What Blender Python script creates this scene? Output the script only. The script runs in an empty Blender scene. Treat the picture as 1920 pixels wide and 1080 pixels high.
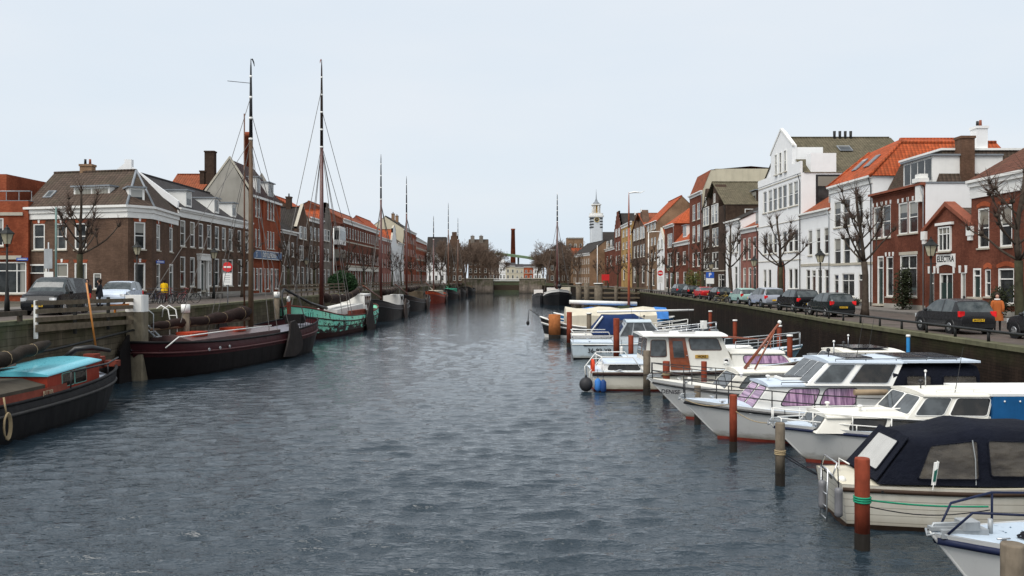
import bpy, bmesh, math, random
from mathutils import Vector, Matrix
random.seed(11)
R = math.radians
scene = bpy.context.scene
COL = scene.collection
V = Vector
HZ, HW = 522.0, 5.5          # horizon row and camera height above the water
ZL, ZR = 3.7, 3.1            # street levels, left and right bank

# ------------------------------------------------------------------ materials
_m = {}
class NT:
    def __init__(s, name):
        s.m = bpy.data.materials.new(name); s.m.use_nodes = True
        s.t = s.m.node_tree; s.t.nodes.clear()
        s.out = s.n('ShaderNodeOutputMaterial'); s.p = s.n('ShaderNodeBsdfPrincipled')
        s.l(s.p.outputs[0], s.out.inputs[0])
    def n(s, k, **kw):
        a = s.t.nodes.new(k)
        for q, v in kw.items(): setattr(a, q, v)
        return a
    def l(s, a, b): s.t.links.new(a, b)
    def set(s, sock, v):
        if isinstance(v, (int, float)): sock.default_value = v
        elif isinstance(v, (tuple, list)):
            sock.default_value = tuple(v) if len(v) == len(sock.default_value) else tuple(v) + (1,)
        else: s.l(v, sock)
    def math(s, op, a, b=0.0, c=None):
        x = s.n('ShaderNodeMath', operation=op); s.set(x.inputs[0], a); s.set(x.inputs[1], b)
        if c is not None: s.set(x.inputs[2], c)
        return x.outputs[0]
    def mix(s, f, a, b, mode='MIX'):
        x = s.n('ShaderNodeMix', data_type='RGBA', blend_type=mode)
        s.set(x.inputs[0], f); s.set(x.inputs[6], a); s.set(x.inputs[7], b)
        return x.outputs[2]
    def noise(s, vec, scale, detail=4, rough=.55):
        x = s.n('ShaderNodeTexNoise'); s.l(vec, x.inputs['Vector'])
        x.inputs['Scale'].default_value = scale; x.inputs['Detail'].default_value = detail
        x.inputs['Roughness'].default_value = rough
        return x.outputs[0]
    def ramp(s, f, a, b, lo=0.0, hi=1.0):
        x = s.n('ShaderNodeMapRange'); s.set(x.inputs[0], f); x.inputs[1].default_value = a; x.inputs[2].default_value = b
        x.inputs[3].default_value = lo; x.inputs[4].default_value = hi
        return x.outputs[0]
    def pos(s): return s.n('ShaderNodeNewGeometry').outputs['Position']
    def objco(s): return s.n('ShaderNodeTexCoord').outputs['Object']
    def gen(s): return s.n('ShaderNodeTexCoord').outputs['Generated']
    def sep(s, v):
        x = s.n('ShaderNodeSeparateXYZ'); s.l(v, x.inputs[0]); return x.outputs
    def comb(s, a, b, c=0.0):
        x = s.n('ShaderNodeCombineXYZ'); s.set(x.inputs[0], a); s.set(x.inputs[1], b); s.set(x.inputs[2], c); return x.outputs[0]
    def scale(s, v, k):
        x = s.n('ShaderNodeMapping'); s.l(v, x.inputs[0]); x.inputs['Scale'].default_value = k; return x.outputs[0]
    def bump(s, h, d=.02, st=.6):
        x = s.n('ShaderNodeBump'); x.inputs['Distance'].default_value = d; x.inputs['Strength'].default_value = st
        s.l(h, x.inputs['Height']); s.l(x.outputs[0], s.p.inputs['Normal'])

SPEC = lambda p, v: setattr(p.inputs['Specular IOR Level'], 'default_value', v)
def mul(c, k): return tuple(min(1, a * k) for a in c)

def plain(name, c, rough=.5, var=.25, scale=2.0, metal=0.0, grime=.35, bump=0.0, coat=0.0, streak=True, dark=.35):
    """painted / natural surface with mottling, grime and vertical runs"""
    if name in _m: return _m[name]
    t = NT(name); P = t.objco()
    n1 = t.noise(P, scale, 5); n2 = t.noise(t.scale(P, (1, 1, .18)) if streak else P, scale * 3.1, 5, .7)
    col = t.mix(t.ramp(n1, .3, .7), mul(c, 1 - var), mul(c, 1 + var * .5))
    col = t.mix(t.math('MULTIPLY', t.ramp(n2, .5, .8), grime), col, mul(c, dark))
    t.l(col, t.p.inputs['Base Color'])
    t.set(t.p.inputs['Roughness'], t.ramp(n2, .2, .8, max(.03, rough - .12), min(1, rough + .15)))
    t.p.inputs['Metallic'].default_value = metal; t.p.inputs['Coat Weight'].default_value = coat
    SPEC(t.p, .5 if rough < .5 else .18)
    if bump: t.bump(n2, bump)
    _m[name] = t.m; return t.m

def brick(name, c1, c2, mortar=None, dirt=.5, ph=.075, pw=.24):
    if name in _m: return _m[name]
    t = NT(name); P = t.pos(); s = t.sep(P)
    u = t.math('ADD', s[0], s[1]); v = t.comb(u, s[2])
    b = t.n('ShaderNodeTexBrick'); t.l(v, b.inputs['Vector'])
    b.inputs['Color1'].default_value = c1 + (1,); b.inputs['Color2'].default_value = c2 + (1,)
    b.inputs['Mortar'].default_value = (mortar or mul(c1, 1.35)) + (1,)
    b.inputs['Scale'].default_value = 1; b.inputs['Mortar Size'].default_value = .009
    b.inputs['Brick Width'].default_value = pw; b.inputs['Row Height'].default_value = ph
    n1 = t.noise(P, .35, 5, .6); n2 = t.noise(t.scale(P, (1, 1, .15)), 1.6, 5, .7); n3 = t.noise(P, 5.5, 4, .8)
    col = t.mix(t.ramp(n1, .35, .7), b.outputs[0], mul(c1, .62))
    col = t.mix(t.math('MULTIPLY', t.ramp(n2, .48, .78), dirt), col, mul(c1, .35))
    col = t.mix(t.math('MULTIPLY', t.ramp(n3, .5, .75), .35), col, mul(c2, 1.5))
    t.l(col, t.p.inputs['Base Color']); t.p.inputs['Roughness'].default_value = .95; SPEC(t.p, .1)
    t.bump(b.outputs['Fac'], -.01, .5)
    _m[name] = t.m; return t.m

def tiles(name, c, c2=None, pitch=.30, row=.30, moss=.25):
    if name in _m: return _m[name]
    c2 = c2 or mul(c, .55)
    t = NT(name); P = t.pos(); s = t.sep(P)
    g = t.sep(t.n('ShaderNodeNewGeometry').outputs['True Normal'])
    f = t.math('GREATER_THAN', t.math('ABSOLUTE', g[0]), t.math('ABSOLUTE', g[1]))
    a = t.math('ADD', t.math('MULTIPLY', s[1], f), t.math('MULTIPLY', s[0], t.math('SUBTRACT', 1.0, f)))
    colw = t.math('SINE', t.math('MULTIPLY', a, 6.2832 / pitch))
    roww = t.math('FRACT', t.math('MULTIPLY', s[2], 1 / (row * .68)))
    cell = t.comb(t.math('FLOOR', t.math('MULTIPLY', a, 1 / pitch)), t.math('FLOOR', t.math('MULTIPLY', s[2], 1 / (row * .68))))
    wn = t.n('ShaderNodeTexWhiteNoise'); t.l(cell, wn.inputs['Vector'])
    col = t.mix(wn.outputs['Value'], mul(c, .78), mul(c, 1.18))
    col = t.mix(t.math('MULTIPLY', t.ramp(roww, 0, .3, 1, 0), .7), col, c2)
    col = t.mix(t.math('MULTIPLY', t.ramp(colw, -1, -.3, 1, 0), .55), col, c2)
    n1 = t.noise(P, .5, 5, .65)
    col = t.mix(t.math('MULTIPLY', t.ramp(n1, .5, .72), moss), col, (.05, .055, .03))
    n2 = t.noise(P, 1.7, 5, .7)
    col = t.mix(t.math('MULTIPLY', t.ramp(n2, .45, .8), .5), col, mul(c, .45))
    t.l(col, t.p.inputs['Base Color']); t.p.inputs['Roughness'].default_value = .8; SPEC(t.p, .15)
    t.bump(t.math('ADD', colw, t.math('MULTIPLY', roww, 1.2)), .03, .7)
    _m[name] = t.m; return t.m

def house_glass():
    t = NT('house_glass'); g = t.sep(t.gen())
    r = t.n('ShaderNodeObjectInfo').outputs['Random']
    r2 = t.math('FRACT', t.math('MULTIPLY', r, 7.31)); r3 = t.math('FRACT', t.math('MULTIPLY', r, 31.7))
    side = t.math('GREATER_THAN', t.math('ABSOLUTE', t.math('SUBTRACT', g[0], .5)), t.math('ADD', .26, t.math('MULTIPLY', r2, .3)))
    curt = t.math('MULTIPLY', side, t.math('GREATER_THAN', r, .45))
    top = t.math('MULTIPLY', t.math('GREATER_THAN', g[2], t.math('ADD', .25, t.math('MULTIPLY', r2, .9))), t.math('LESS_THAN', r, .5))
    f = t.math('MAXIMUM', curt, top)
    fold = t.math('MULTIPLY_ADD', t.math('SINE', t.math('MULTIPLY', g[0], 70.0)), .12, .88)
    cc = t.mix(r3, (.32, .30, .24), (.50, .50, .47))
    x = t.n('ShaderNodeVectorMath', operation='SCALE'); t.l(cc, x.inputs[0]); t.l(fold, x.inputs['Scale'])
    n = t.noise(t.pos(), 1.3, 3)
    dark = t.mix(t.ramp(n, .35, .7), (.012, .014, .015), (.055, .06, .06))
    t.l(t.mix(t.math('MULTIPLY', f, .75), dark, x.outputs[0]), t.p.inputs['Base Color'])
    t.p.inputs['Roughness'].default_value = .06; t.p.inputs['IOR'].default_value = 1.38
    t.bump(t.noise(t.pos(), 2.2, 2), .006, .5)
    return t.m
GLASS = house_glass()

def glass_like(name, c, rough=.05, c2=None):
    if name in _m: return _m[name]
    t = NT(name); n = t.noise(t.objco(), 2.5, 3)
    t.l(t.mix(t.ramp(n, .4, .62), c, c2 or mul(c, 2.2)), t.p.inputs['Base Color'])
    t.p.inputs['Roughness'].default_value = rough; t.p.inputs['IOR'].default_value = 1.5
    _m[name] = t.m; return t.m
CARGLASS = glass_like('car_glass', (.03, .038, .04), .04, (.07, .08, .08))
BOATGLASS = glass_like('boat_glass', (.045, .05, .052), .03, (.085, .095, .10))
DARKGLASS = glass_like('dark_boat_glass', (.012, .012, .011), .05, (.03, .026, .022))

def clear_vinyl():
    t = NT('clear_vinyl'); t.p.inputs['Base Color'].default_value = (.20, .175, .14, 1)
    t.p.inputs['Roughness'].default_value = .12
    n = t.noise(t.scale(t.objco(), (1, 1, 2.2)), 1.5, 2); t.bump(n, .10, .7)
    tr = t.n('ShaderNodeBsdfTransparent'); mx = t.n('ShaderNodeMixShader')
    t.l(t.ramp(n, .35, .7, .22, .5), mx.inputs[0]); t.l(tr.outputs[0], mx.inputs[1]); t.l(t.p.outputs[0], mx.inputs[2])
    t.l(mx.outputs[0], t.out.inputs[0]); return t.m
VINYL = clear_vinyl()

def curtain():
    t = NT('purple_curtain'); g = t.sep(t.gen()); n = t.noise(t.comb(t.math('MULTIPLY', g[0], 11.0), 0.0, t.math('MULTIPLY', g[2], .4)), 1.6, 2, .6)
    col = t.mix(t.ramp(n, .35, .65), (.13, .05, .13), (.50, .30, .45))
    t.l(col, t.p.inputs['Base Color']); t.p.inputs['Roughness'].default_value = .5
    t.p.inputs['Coat Weight'].default_value = 1; t.p.inputs['Coat Roughness'].default_value = .04
    return t.m
CURT = curtain()

WHITE = plain('white_paint', (.80, .79, .75), .5, .08, 1.5, grime=.14, dark=.62)
CREAMP = plain('cream_paint', (.76, .735, .66), .6, .1, 1.2, grime=.25, dark=.6)
WRENDER = plain('white_render', (.83, .83, .82), .85, .05, .8, grime=.16, bump=.01, dark=.6)
CRENDER = plain('cream_render', (.55, .50, .38), .9, .12, .5, grime=.4, bump=.01, dark=.5)
GRENDER = plain('grey_render', (.34, .32, .28), .95, .2, .4, grime=.5, bump=.01, dark=.55)
DOORD = plain('dark_door', (.015, .035, .03), .35, .2, 2)
DOORB = plain('brown_door', (.06, .03, .02), .4, .2, 2)
BLACK = plain('black_paint', (.012, .012, .013), .4, .3, 3, grime=.2)
BLACKM = plain('black_iron', (.02, .021, .02), .5, .3, 3, grime=.3)
STONE = plain('stone_trim', (.48, .44, .36), .85, .12, 2, grime=.35, dark=.5)
LEAD = plain('lead_sheet', (.23, .25, .27), .6, .15, 2)
STEEL = plain('steel', (.55, .56, .57), .3, .1, 3, metal=.85, grime=.1)
GALV = plain('galvanised_steel', (.40, .42, .43), .5, .15, 3, metal=.4, grime=.25)
RUBBER = plain('rubber', (.014, .014, .015), .8, .2, 5, grime=.1)
SOIL = plain('red_coping', (.26, .085, .05), .8, .2, 2)
B_BROWN = brick('brown_brick', (.105, .066, .047), (.165, .103, .072), dirt=.5)
B_DARK = brick('dark_brick', (.060, .040, .030), (.105, .070, .050), dirt=.5)
B_RED = brick('red_brick', (.25, .064, .032), (.36, .105, .05), dirt=.5)
B_ORANGE = brick('orange_brick', (.34, .082, .036), (.44, .12, .055), dirt=.25)
B_MAROON = brick('maroon_brick', (.145, .049, .031), (.22, .078, .048), dirt=.5)
B_PINK = brick('pink_brick', (.29, .125, .10), (.35, .16, .125), dirt=.3)
B_TAN = brick('tan_brick', (.24, .15, .09), (.31, .20, .125), dirt=.45)
B_GREY = brick('grey_brick', (.19, .165, .14), (.26, .225, .19), dirt=.4)
B_YEL = brick('yellow_brick', (.42, .27, .10), (.50, .33, .14), dirt=.35)
T_ORANGE = tiles('orange_tiles', (.46, .098, .034), (.12, .028, .014), moss=.5)
T_RUST = tiles('rust_tiles', (.30, .085, .038), (.10, .03, .018))
T_BRED = tiles('brown_red_tiles', (.15, .062, .040), (.05, .022, .016), moss=.4)
T_BROWN = tiles('brown_tiles', (.092, .064, .048), (.024, .018, .014), moss=.45)
T_DARK = tiles('dark_tiles', (.045, .038, .034), (.02, .018, .018))
T_SLATE = tiles('slate', (.068, .062, .062), (.04, .036, .037), .2, .2, .15)
T_OLIVE = tiles('olive_tiles', (.135, .115, .075), (.06, .05, .032), moss=.5)
T_PURP = tiles('purple_slate', (.085, .052, .048), (.035, .022, .022), .2, .2, .1)

def gelcoat(name, c):
    """boat hull paint with run marks and a scum line above the water"""
    if name in _m: return _m[name]
    t = NT(name); P = t.objco(); s = t.sep(P)
    n1 = t.noise(P, .9, 4); n2 = t.noise(t.scale(P, (1, 1, .12)), 4.5, 5, .7); n3 = t.noise(t.scale(P, (1, 1, 3)), 3, 4, .7)
    col = t.mix(t.ramp(n1, .3, .7), mul(c, .93), mul(c, 1.03))
    col = t.mix(t.math('MULTIPLY', t.ramp(n2, .55, .8), .4), col, mul(c, .55))
    lo = t.math('ADD', s[2], t.math('MULTIPLY', t.math('SUBTRACT', n3, .5), .35))
    col = t.mix(t.ramp(lo, .08, .34, .75, 0), col, (.16, .13, .075))
    t.l(col, t.p.inputs['Base Color']); t.p.inputs['Roughness'].default_value = .28; t.p.inputs['Coat Weight'].default_value = .4
    _m[name] = t.m; return t.m

# ------------------------------------------------------------------ mesh builder
class MB:
    def __init__(s, *mats):
        s.v = []; s.f = []; s.mi = []; s.sm = []; s.mats = list(mats); s.cur = 0; s.smooth = False
    def use(s, m):
        if m not in s.mats: s.mats.append(m)
        s.cur = s.mats.index(m); return s
    def add(s, vs, fs):
        o = len(s.v); s.v += [tuple(a) for a in vs]
        for f in fs:
            s.f.append([i + o for i in f]); s.mi.append(s.cur); s.sm.append(s.smooth)
        return s
    def poly(s, *p): return s.add(p, [list(range(len(p)))])
    def box(s, x0, y0, z0, x1, y1, z1):
        a = [(x0, y0, z0), (x1, y0, z0), (x1, y1, z0), (x0, y1, z0), (x0, y0, z1), (x1, y0, z1), (x1, y1, z1), (x0, y1, z1)]
        return s.add(a, [[3, 2, 1, 0], [4, 5, 6, 7], [0, 1, 5, 4], [1, 2, 6, 5], [2, 3, 7, 6], [3, 0, 4, 7]])
    def cbox(s, cx, cy, cz, sx, sy, sz, bev=0.0, rot=None):
        """box centred on a point with chamfered vertical corners"""
        x, y, z = sx / 2, sy / 2, sz / 2
        if bev <= 0: o = [(-x, -y), (x, -y), (x, y), (-x, y)]
        else:
            b = bev; o = [(-x + b, -y), (x - b, -y), (x, -y + b), (x, y - b), (x - b, y), (-x + b, y), (-x, y - b), (-x, -y + b)]
        n = len(o); r = rot or Matrix.Identity(3); c = V((cx, cy, cz))
        vs = [c + r @ V((a, b, -z)) for a, b in o] + [c + r @ V((a, b, z)) for a, b in o]
        fs = [list(range(n))[::-1], list(range(n, 2 * n))] + [[i, (i + 1) % n, (i + 1) % n + n, i + n] for i in range(n)]
        return s.add(vs, fs)
    def tube(s, p0, p1, r0, r1=None, n=8, caps=True):
        return s.path([p0, p1], [r0, r0 if r1 is None else r1], n, caps)
    def path(s, pts, rad, n=8, caps=True):
        pts = [V(p) for p in pts]
        if not isinstance(rad, (list, tuple)): rad = [rad] * len(pts)
        d0 = (pts[1] - pts[0]).normalized()
        up = V((0, 0, 1)) if abs(d0.z) < .9 else V((1, 0, 0))
        a = d0.cross(up).normalized(); vs = []; k = len(pts)
        for i, p in enumerate(pts):
            d = (pts[min(i + 1, k - 1)] - pts[max(i - 1, 0)])
            if d.length < 1e-9: d = d0
            d = d.normalized(); a = a - d * a.dot(d)
            a = a.normalized() if a.length > 1e-6 else d.orthogonal().normalized()
            b = d.cross(a)
            for j in range(n):
                t = 2 * math.pi * j / n
                vs.append(p + (a * math.cos(t) + b * math.sin(t)) * rad[i])
        fs = [[i * n + j, i * n + (j + 1) % n, (i + 1) * n + (j + 1) % n, (i + 1) * n + j] for i in range(k - 1) for j in range(n)]
        sm = s.smooth; s.smooth = n > 4; s.add(vs, fs); s.smooth = sm
        if caps:
            o = len(s.v) - len(vs)
            for q in ([o + j for j in range(n)][::-1], [o + (k - 1) * n + j for j in range(n)]):
                s.f.append(q); s.mi.append(s.cur); s.sm.append(False)
        return s
    def ball(s, c, r, n=8, m=6, sc=(1, 1, 1), jit=0):
        c = V(c); vs = []
        for i in range(m + 1):
            th = math.pi * i / m
            for j in range(n):
                ph = 2 * math.pi * j / n; q = r * (1 + random.uniform(-jit, jit))
                vs.append(c + V((q * sc[0] * math.sin(th) * math.cos(ph), q * sc[1] * math.sin(th) * math.sin(ph), q * sc[2] * math.cos(th))))
        sm = s.smooth; s.smooth = True
        s.add(vs, [[i * n + j, (i + 1) * n + j, (i + 1) * n + (j + 1) % n, i * n + (j + 1) % n] for i in range(m) for j in range(n)])
        s.smooth = sm; return s
    def ext(s, pts, d):
        """extrude a 3-D polygon along vector d"""
        pts = [V(p) for p in pts]; d = V(d); n = len(pts)
        return s.add(pts + [p + d for p in pts], [list(range(n))[::-1], list(range(n, 2 * n))] + [[i, (i + 1) % n, (i + 1) % n + n, i + n] for i in range(n)])
    def grid(s, rows, closed=False):
        """loft: rows of equal point counts"""
        n = len(rows[0]); vs = [p for r in rows for p in r]
        m = n if closed else n - 1
        return s.add(vs, [[i * n + j, i * n + (j + 1) % n, (i + 1) * n + (j + 1) % n, (i + 1) * n + j] for i in range(len(rows) - 1) for j in range(m)])
    def torus(s, c, R_, r, axis='y', n=20, k=5):
        c = V(c); pts = []
        for i in range(n + 1):
            t = 2 * math.pi * i / n
            pts.append(c + (V((math.cos(t), 0, math.sin(t))) if axis == 'y' else V((0, math.cos(t), math.sin(t))) if axis == 'x' else V((math.cos(t), math.sin(t), 0))) * R_)
        return s.path(pts, r, k, False)
    def mesh(s, name):
        me = bpy.data.meshes.new(name); me.from_pydata(s.v, [], s.f)
        for m in s.mats: me.materials.append(m)
        me.polygons.foreach_set('material_index', s.mi); me.polygons.foreach_set('use_smooth', s.sm)
        me.update(); return me
    def build(s, name, parent=None, fix=True, **kw):
        me = s.mesh(name)
        if fix:
            b = bmesh.new(); b.from_mesh(me); bmesh.ops.recalc_face_normals(b, faces=b.faces); b.to_mesh(me); b.free()
        return link(name, me, parent, **kw)

def each(b, name, parent=None):
    """build every loose piece of the builder as an object of its own"""
    par = list(range(len(b.v)))
    def find(i):
        while par[i] != i: par[i] = par[par[i]]; i = par[i]
        return i
    for f in b.f:
        for k in f[1:]: par[find(k)] = find(f[0])
    comp = {}
    for n, f in enumerate(b.f): comp.setdefault(find(f[0]), []).append(n)
    out = []
    for fs in comp.values():
        m = MB(*b.mats); ids = {}
        for n in fs:
            g = []
            for i in b.f[n]:
                if i not in ids: ids[i] = len(m.v); m.v.append(b.v[i])
                g.append(ids[i])
            m.f.append(g); m.mi.append(b.mi[n]); m.sm.append(b.sm[n])
        out.append(m.build(name, parent))
    return out

def link(name, data, parent=None, loc=None, rot=None, label=None, cat=None, group=None, kind=None):
    o = bpy.data.objects.new(name, data); COL.objects.link(o)
    if parent is not None: o.parent = parent
    if loc is not None: o.location = loc
    if rot is not None: o.rotation_euler = rot if isinstance(rot, (tuple, list)) else (0, 0, rot)
    tag(o, label, cat, group, kind); return o
def tag(o, label=None, cat=None, group=None, kind=None):
    if label: o['label'] = label
    if cat: o['category'] = cat
    if group: o['group'] = group
    if kind: o['kind'] = kind
    return o
def thing(name, label, cat, loc=(0, 0, 0), rot=0.0, group=None):
    return link(name, None, None, loc, rot, label, cat, group)
def dup(root, loc, rot, label=None, group=None):
    def cp(o, par):
        c = o.copy(); COL.objects.link(c)
        if par is not None: c.parent = par
        for ch in kids.get(o.name, []): cp(ch, c)
        return c
    kids = {}
    for o in list(COL.objects):
        if o.parent is not None: kids.setdefault(o.parent.name, []).append(o)
    r = cp(root, None); r.location = loc; r.rotation_euler = (0, 0, rot)
    if label: r['label'] = label
    if group: r['group'] = group
    return r
def X(px, D): return (px - 960) / 1600 * D
def Z(py, D): return HW - (py - HZ) / 1600 * D
def text_mesh(s, size, mat, name='lettering', extrude=.004, parent=None, loc=(0, 0, 0), rot=(0, 0, 0), align='CENTER', shear=0):
    c = bpy.data.curves.new('lettering', 'FONT'); c.body = s; c.size = size; c.extrude = extrude; c.align_x = align; c.align_y = 'CENTER'; c.shear = shear; c.offset = size * .018
    t = bpy.data.objects.new('tmp', c); COL.objects.link(t)
    bpy.context.view_layer.update()
    me = bpy.data.meshes.new_from_object(t.evaluated_get(bpy.context.evaluated_depsgraph_get()))
    bpy.data.objects.remove(t); bpy.data.curves.remove(c)
    me.materials.clear(); me.materials.append(mat)
    return link(name, me, parent, loc, rot)

# ------------------------------------------------------------------ windows, doors, facades
_w = {}
WST = {'sash': ([], [.5]), 'tee': ([.5], [.68]), 'cross': ([.5], [.64]), 'three': ([.33, .67], [.7]), 'plain': ([], []), 'split': ([.5], []),
       'grid': ([.33, .67], [.25, .5, .75]), 'bar': ([], [.7]), 'wide': ([.25, .5, .75], [.72])}
def win_mesh(w, h, style, lintel, fm):
    k = (round(w, 2), round(h, 2), style, lintel, fm.name)
    if k in _w: return _w[k]
    b = MB(); b.use(fm); t = .10 if w > .8 else .075
    b.box(-w / 2, .02, 0, -w / 2 + t, .16, h); b.box(w / 2 - t, .02, 0, w / 2, .16, h)
    b.box(-w / 2 + t, .02, h - t, w / 2 - t, .16, h); b.box(-w / 2 + t, .02, 0, w / 2 - t, .16, t)
    vs, hs = WST[style]
    for q in hs: b.box(-w / 2 + t, .06, h * q - .035, w / 2 - t, .13, h * q + .035)
    for q in vs:
        tt = .022 if style == 'grid' else .04
        b.box(-w / 2 + w * q - tt, .065, t, -w / 2 + w * q + tt, .135, h - t)
    b.use(STONE if fm is not CREAMP else CREAMP); b.box(-w / 2 - .07, -.09, -.10, w / 2 + .07, .02, -.003)
    if lintel == 'key':
        b.use(WHITE)
        for q in (-w / 2 - .02, 0, w / 2 + .02): b.ext([(q - .10, -.035, h + .02), (q + .10, -.035, h + .02), (q + .13, -.035, h + .34), (q - .13, -.035, h + .34)], (0, .034, 0))
    elif lintel == 'one':
        b.use(WHITE); b.ext([(-.07, -.03, h + .05), (.07, -.03, h + .05), (.10, -.03, h + .32), (-.10, -.03, h + .32)], (0, .03, 0))
        b.use(B_RED); b.ext([(-w / 2, -.012, h + .01), (w / 2, -.012, h + .01), (w / 2 + .12, -.012, h + .26), (-w / 2 - .12, -.012, h + .26)], (0, .012, 0))
    elif lintel == 'stone':
        b.use(STONE); b.box(-w / 2 - .12, -.03, h + .01, w / 2 + .12, 0, h + .24)
    elif lintel == 'arch':
        b.use(B_ORANGE); p = [(-w / 2 - .1, -.02, h + .01)] + [((-w / 2 - .16) + (w + .32) * i / 8, -.02, h + .22 + .2 * math.sin(math.pi * i / 8)) for i in range(9)] + [(w / 2 + .1, -.02, h + .01)]
        p2 = [(q[0] * .99, -.02, h + .01 + .13 * math.sin(math.pi * i / 6)) for i, q in enumerate([(w / 2 * (1 - i / 3),) for i in range(7)])]
        b.ext(p + p2[1:-1], (0, .02, 0))
    fme = b.mesh('window')
    g = MB(GLASS); g.poly((-w / 2 + t * .8, .105, t * .8), (w / 2 - t * .8, .105, t * .8), (w / 2 - t * .8, .105, h - t * .8), (-w / 2 + t * .8, .105, h - t * .8))
    _w[k] = (fme, g.mesh('pane')); return _w[k]
def door_mesh(w, h, dm, fm):
    k = ('door', round(w, 2), round(h, 2), dm.name, fm.name)
    if k in _w: return _w[k]
    b = MB(); b.use(fm); t = .12
    b.box(-w / 2, .0, 0, -w / 2 + t, .16, h); b.box(w / 2 - t, .0, 0, w / 2, .16, h); b.box(-w / 2 + t, .0, h - t, w / 2 - t, .16, h)
    hz = h * .76; b.box(-w / 2 + t, .02, hz - .04, w / 2 - t, .15, hz + .04)
    b.use(dm); b.box(-w / 2 + t, .09, .02, w / 2 - t, .14, hz - .04)
    for i in (0, 1):
        for z0, z1 in ((.15, .45), (.52, .92)):
            a = -w / 2 + t + .08 + i * (w / 2 - t); b.box(a, .075, hz * z0, a + w / 2 - t - .14, .09, hz * z1)
    b.use(STONE); b.box(-w / 2 - .15, -.35, -.02, w / 2 + .15, 0, .14)
    g = MB(GLASS); g.poly((-w / 2 + t, .1, hz), (w / 2 - t, .1, hz), (w / 2 - t, .1, h - t), (-w / 2 + t, .1, h - t))
    h_ = MB(STEEL); h_.ball((w / 2 - t - .1, .05, hz * .45), .035, 6, 4)
    _w[k] = (b.mesh('door'), g.mesh('pane'), h_.mesh('handle')); return _w[k]

def facade(par, mb, p0, p1, z0, H, ops, fm=None, lintel=None, detail=True):
    """wall strip p0->p1 with real openings; ops: (x, z, w, h, style) ; windows become children of par"""
    fm = fm or WHITE; p0 = V((p0[0], p0[1], 0)); p1 = V((p1[0], p1[1], 0)); W = (p1 - p0).length
    d = (p1 - p0) / W; nin = V((-d.y, d.x, 0)); ang = math.atan2(d.y, d.x)
    holes = []; proud = []
    for o in ops:
        x, z, w, h = o[:4]
        if x - w / 2 < .05 or x + w / 2 > W - .05: continue
        (holes if z + h < H - .05 else proud).append(o)
    def P(x, z, y=0): return p0 + d * x + nin * y + V((0, 0, z0 + z))
    xs = sorted(set([0, W] + [round(q, 4) for o in holes for q in (o[0] - o[2] / 2, o[0] + o[2] / 2)]))
    zs = sorted(set([0, H] + [round(max(0, q), 4) for o in holes for q in (o[1], o[1] + o[3])]))
    for i in range(len(xs) - 1):
        for j in range(len(zs) - 1):
            cx, cz = (xs[i] + xs[i + 1]) / 2, (zs[j] + zs[j + 1]) / 2
            if any(abs(cx - o[0]) < o[2] / 2 and o[1] < cz < o[1] + o[3] for o in holes): continue
            mb.poly(P(xs[i], zs[j]), P(xs[i + 1], zs[j]), P(xs[i + 1], zs[j + 1]), P(xs[i], zs[j + 1]))
    for o in holes:
        a, b, c, e = o[0] - o[2] / 2, o[0] + o[2] / 2, max(0, o[1]), o[1] + o[3]
        for q in (((a, c), (a, e)), ((a, e), (b, e)), ((b, e), (b, c)), ((b, c), (a, c))):
            mb.poly(P(*q[0]), P(*q[1]), P(*q[1], .2), P(*q[0], .2))
    for o in holes + proud:
        x, z, w, h, st = o[:5]; li = o[5] if len(o) > 5 else lintel
        loc = P(x, max(0, z), -.14 if o in proud else 0)
        if st in ('door', 'bdoor'):
            m = door_mesh(w, h, DOORD if st == 'door' else DOORB, fm)
            q = link('door', m[0], par, loc, ang); link('pane', m[1], q)
            if detail: link('handle', m[2], q)
        else:
            m = win_mesh(w, h, st, li, fm)
            q = link('window', m[0], par, loc, ang); link('pane', m[1], q)
def row(z, h, w, xs, st='sash', li=None): return [(x, z, w, h, st, li) if li else (x, z, w, h, st) for x in xs]
def spread(W, n, m=None):
    m = W / n / 2 if m is None else m
    return [m + (W - 2 * m) * i / (n - 1) for i in range(n)] if n > 1 else [W / 2]

def dormer(par, x, y, z, w=1.5, h=1.3, dep=2.6, n=1, mat=None, slope=.0, roofm=None):
    """dormer box whose front stands at local y, running back into the roof"""
    mat = mat or WHITE; b = MB(mat)
    b.box(x - w / 2, y, z, x + w / 2, y + dep, z + h)
    b.use(roofm or LEAD)
    b.ext([(x - w / 2 - .15, y - .22, z + h), (x + w / 2 + .15, y - .22, z + h), (x + w / 2 + .15, y + dep + slope * 3, z + h + slope), (x - w / 2 - .15, y + dep + slope * 3, z + h + slope)], (0, 0, .12))
    q = b.build('dormer', par); g = MB(GLASS); ww = (w - .2) / n
    for i in range(n):
        a = x - w / 2 + .1 + i * ww + .07; g.poly((a, y - .015, z + .18), (a + ww - .14, y - .015, z + .18), (a + ww - .14, y - .015, z + h - .15), (a, y - .015, z + h - .15))
    g.build('pane', q, fix=False); return q
def chimney(par, x, y, z, w=.9, d=.7, h=1.8, mat=None, pots=2):
    b = MB(mat or B_BROWN); b.box(x - w / 2, y - d / 2, z, x + w / 2, y + d / 2, z + h - .18)
    b.box(x - w / 2 - .06, y - d / 2 - .06, z + h - .18, x + w / 2 + .06, y + d / 2 + .06, z + h)
    q = b.build('chimney', par)
    for i in range(pots):
        c = MB(SOIL if i % 2 else BLACKM); xx = x + (i - (pots - 1) / 2) * min(.4, w / pots)
        c.tube((xx, y, z + h), (xx, y, z + h + .45), .11, .09, 7); c.build('chimney_pot', q)
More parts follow.
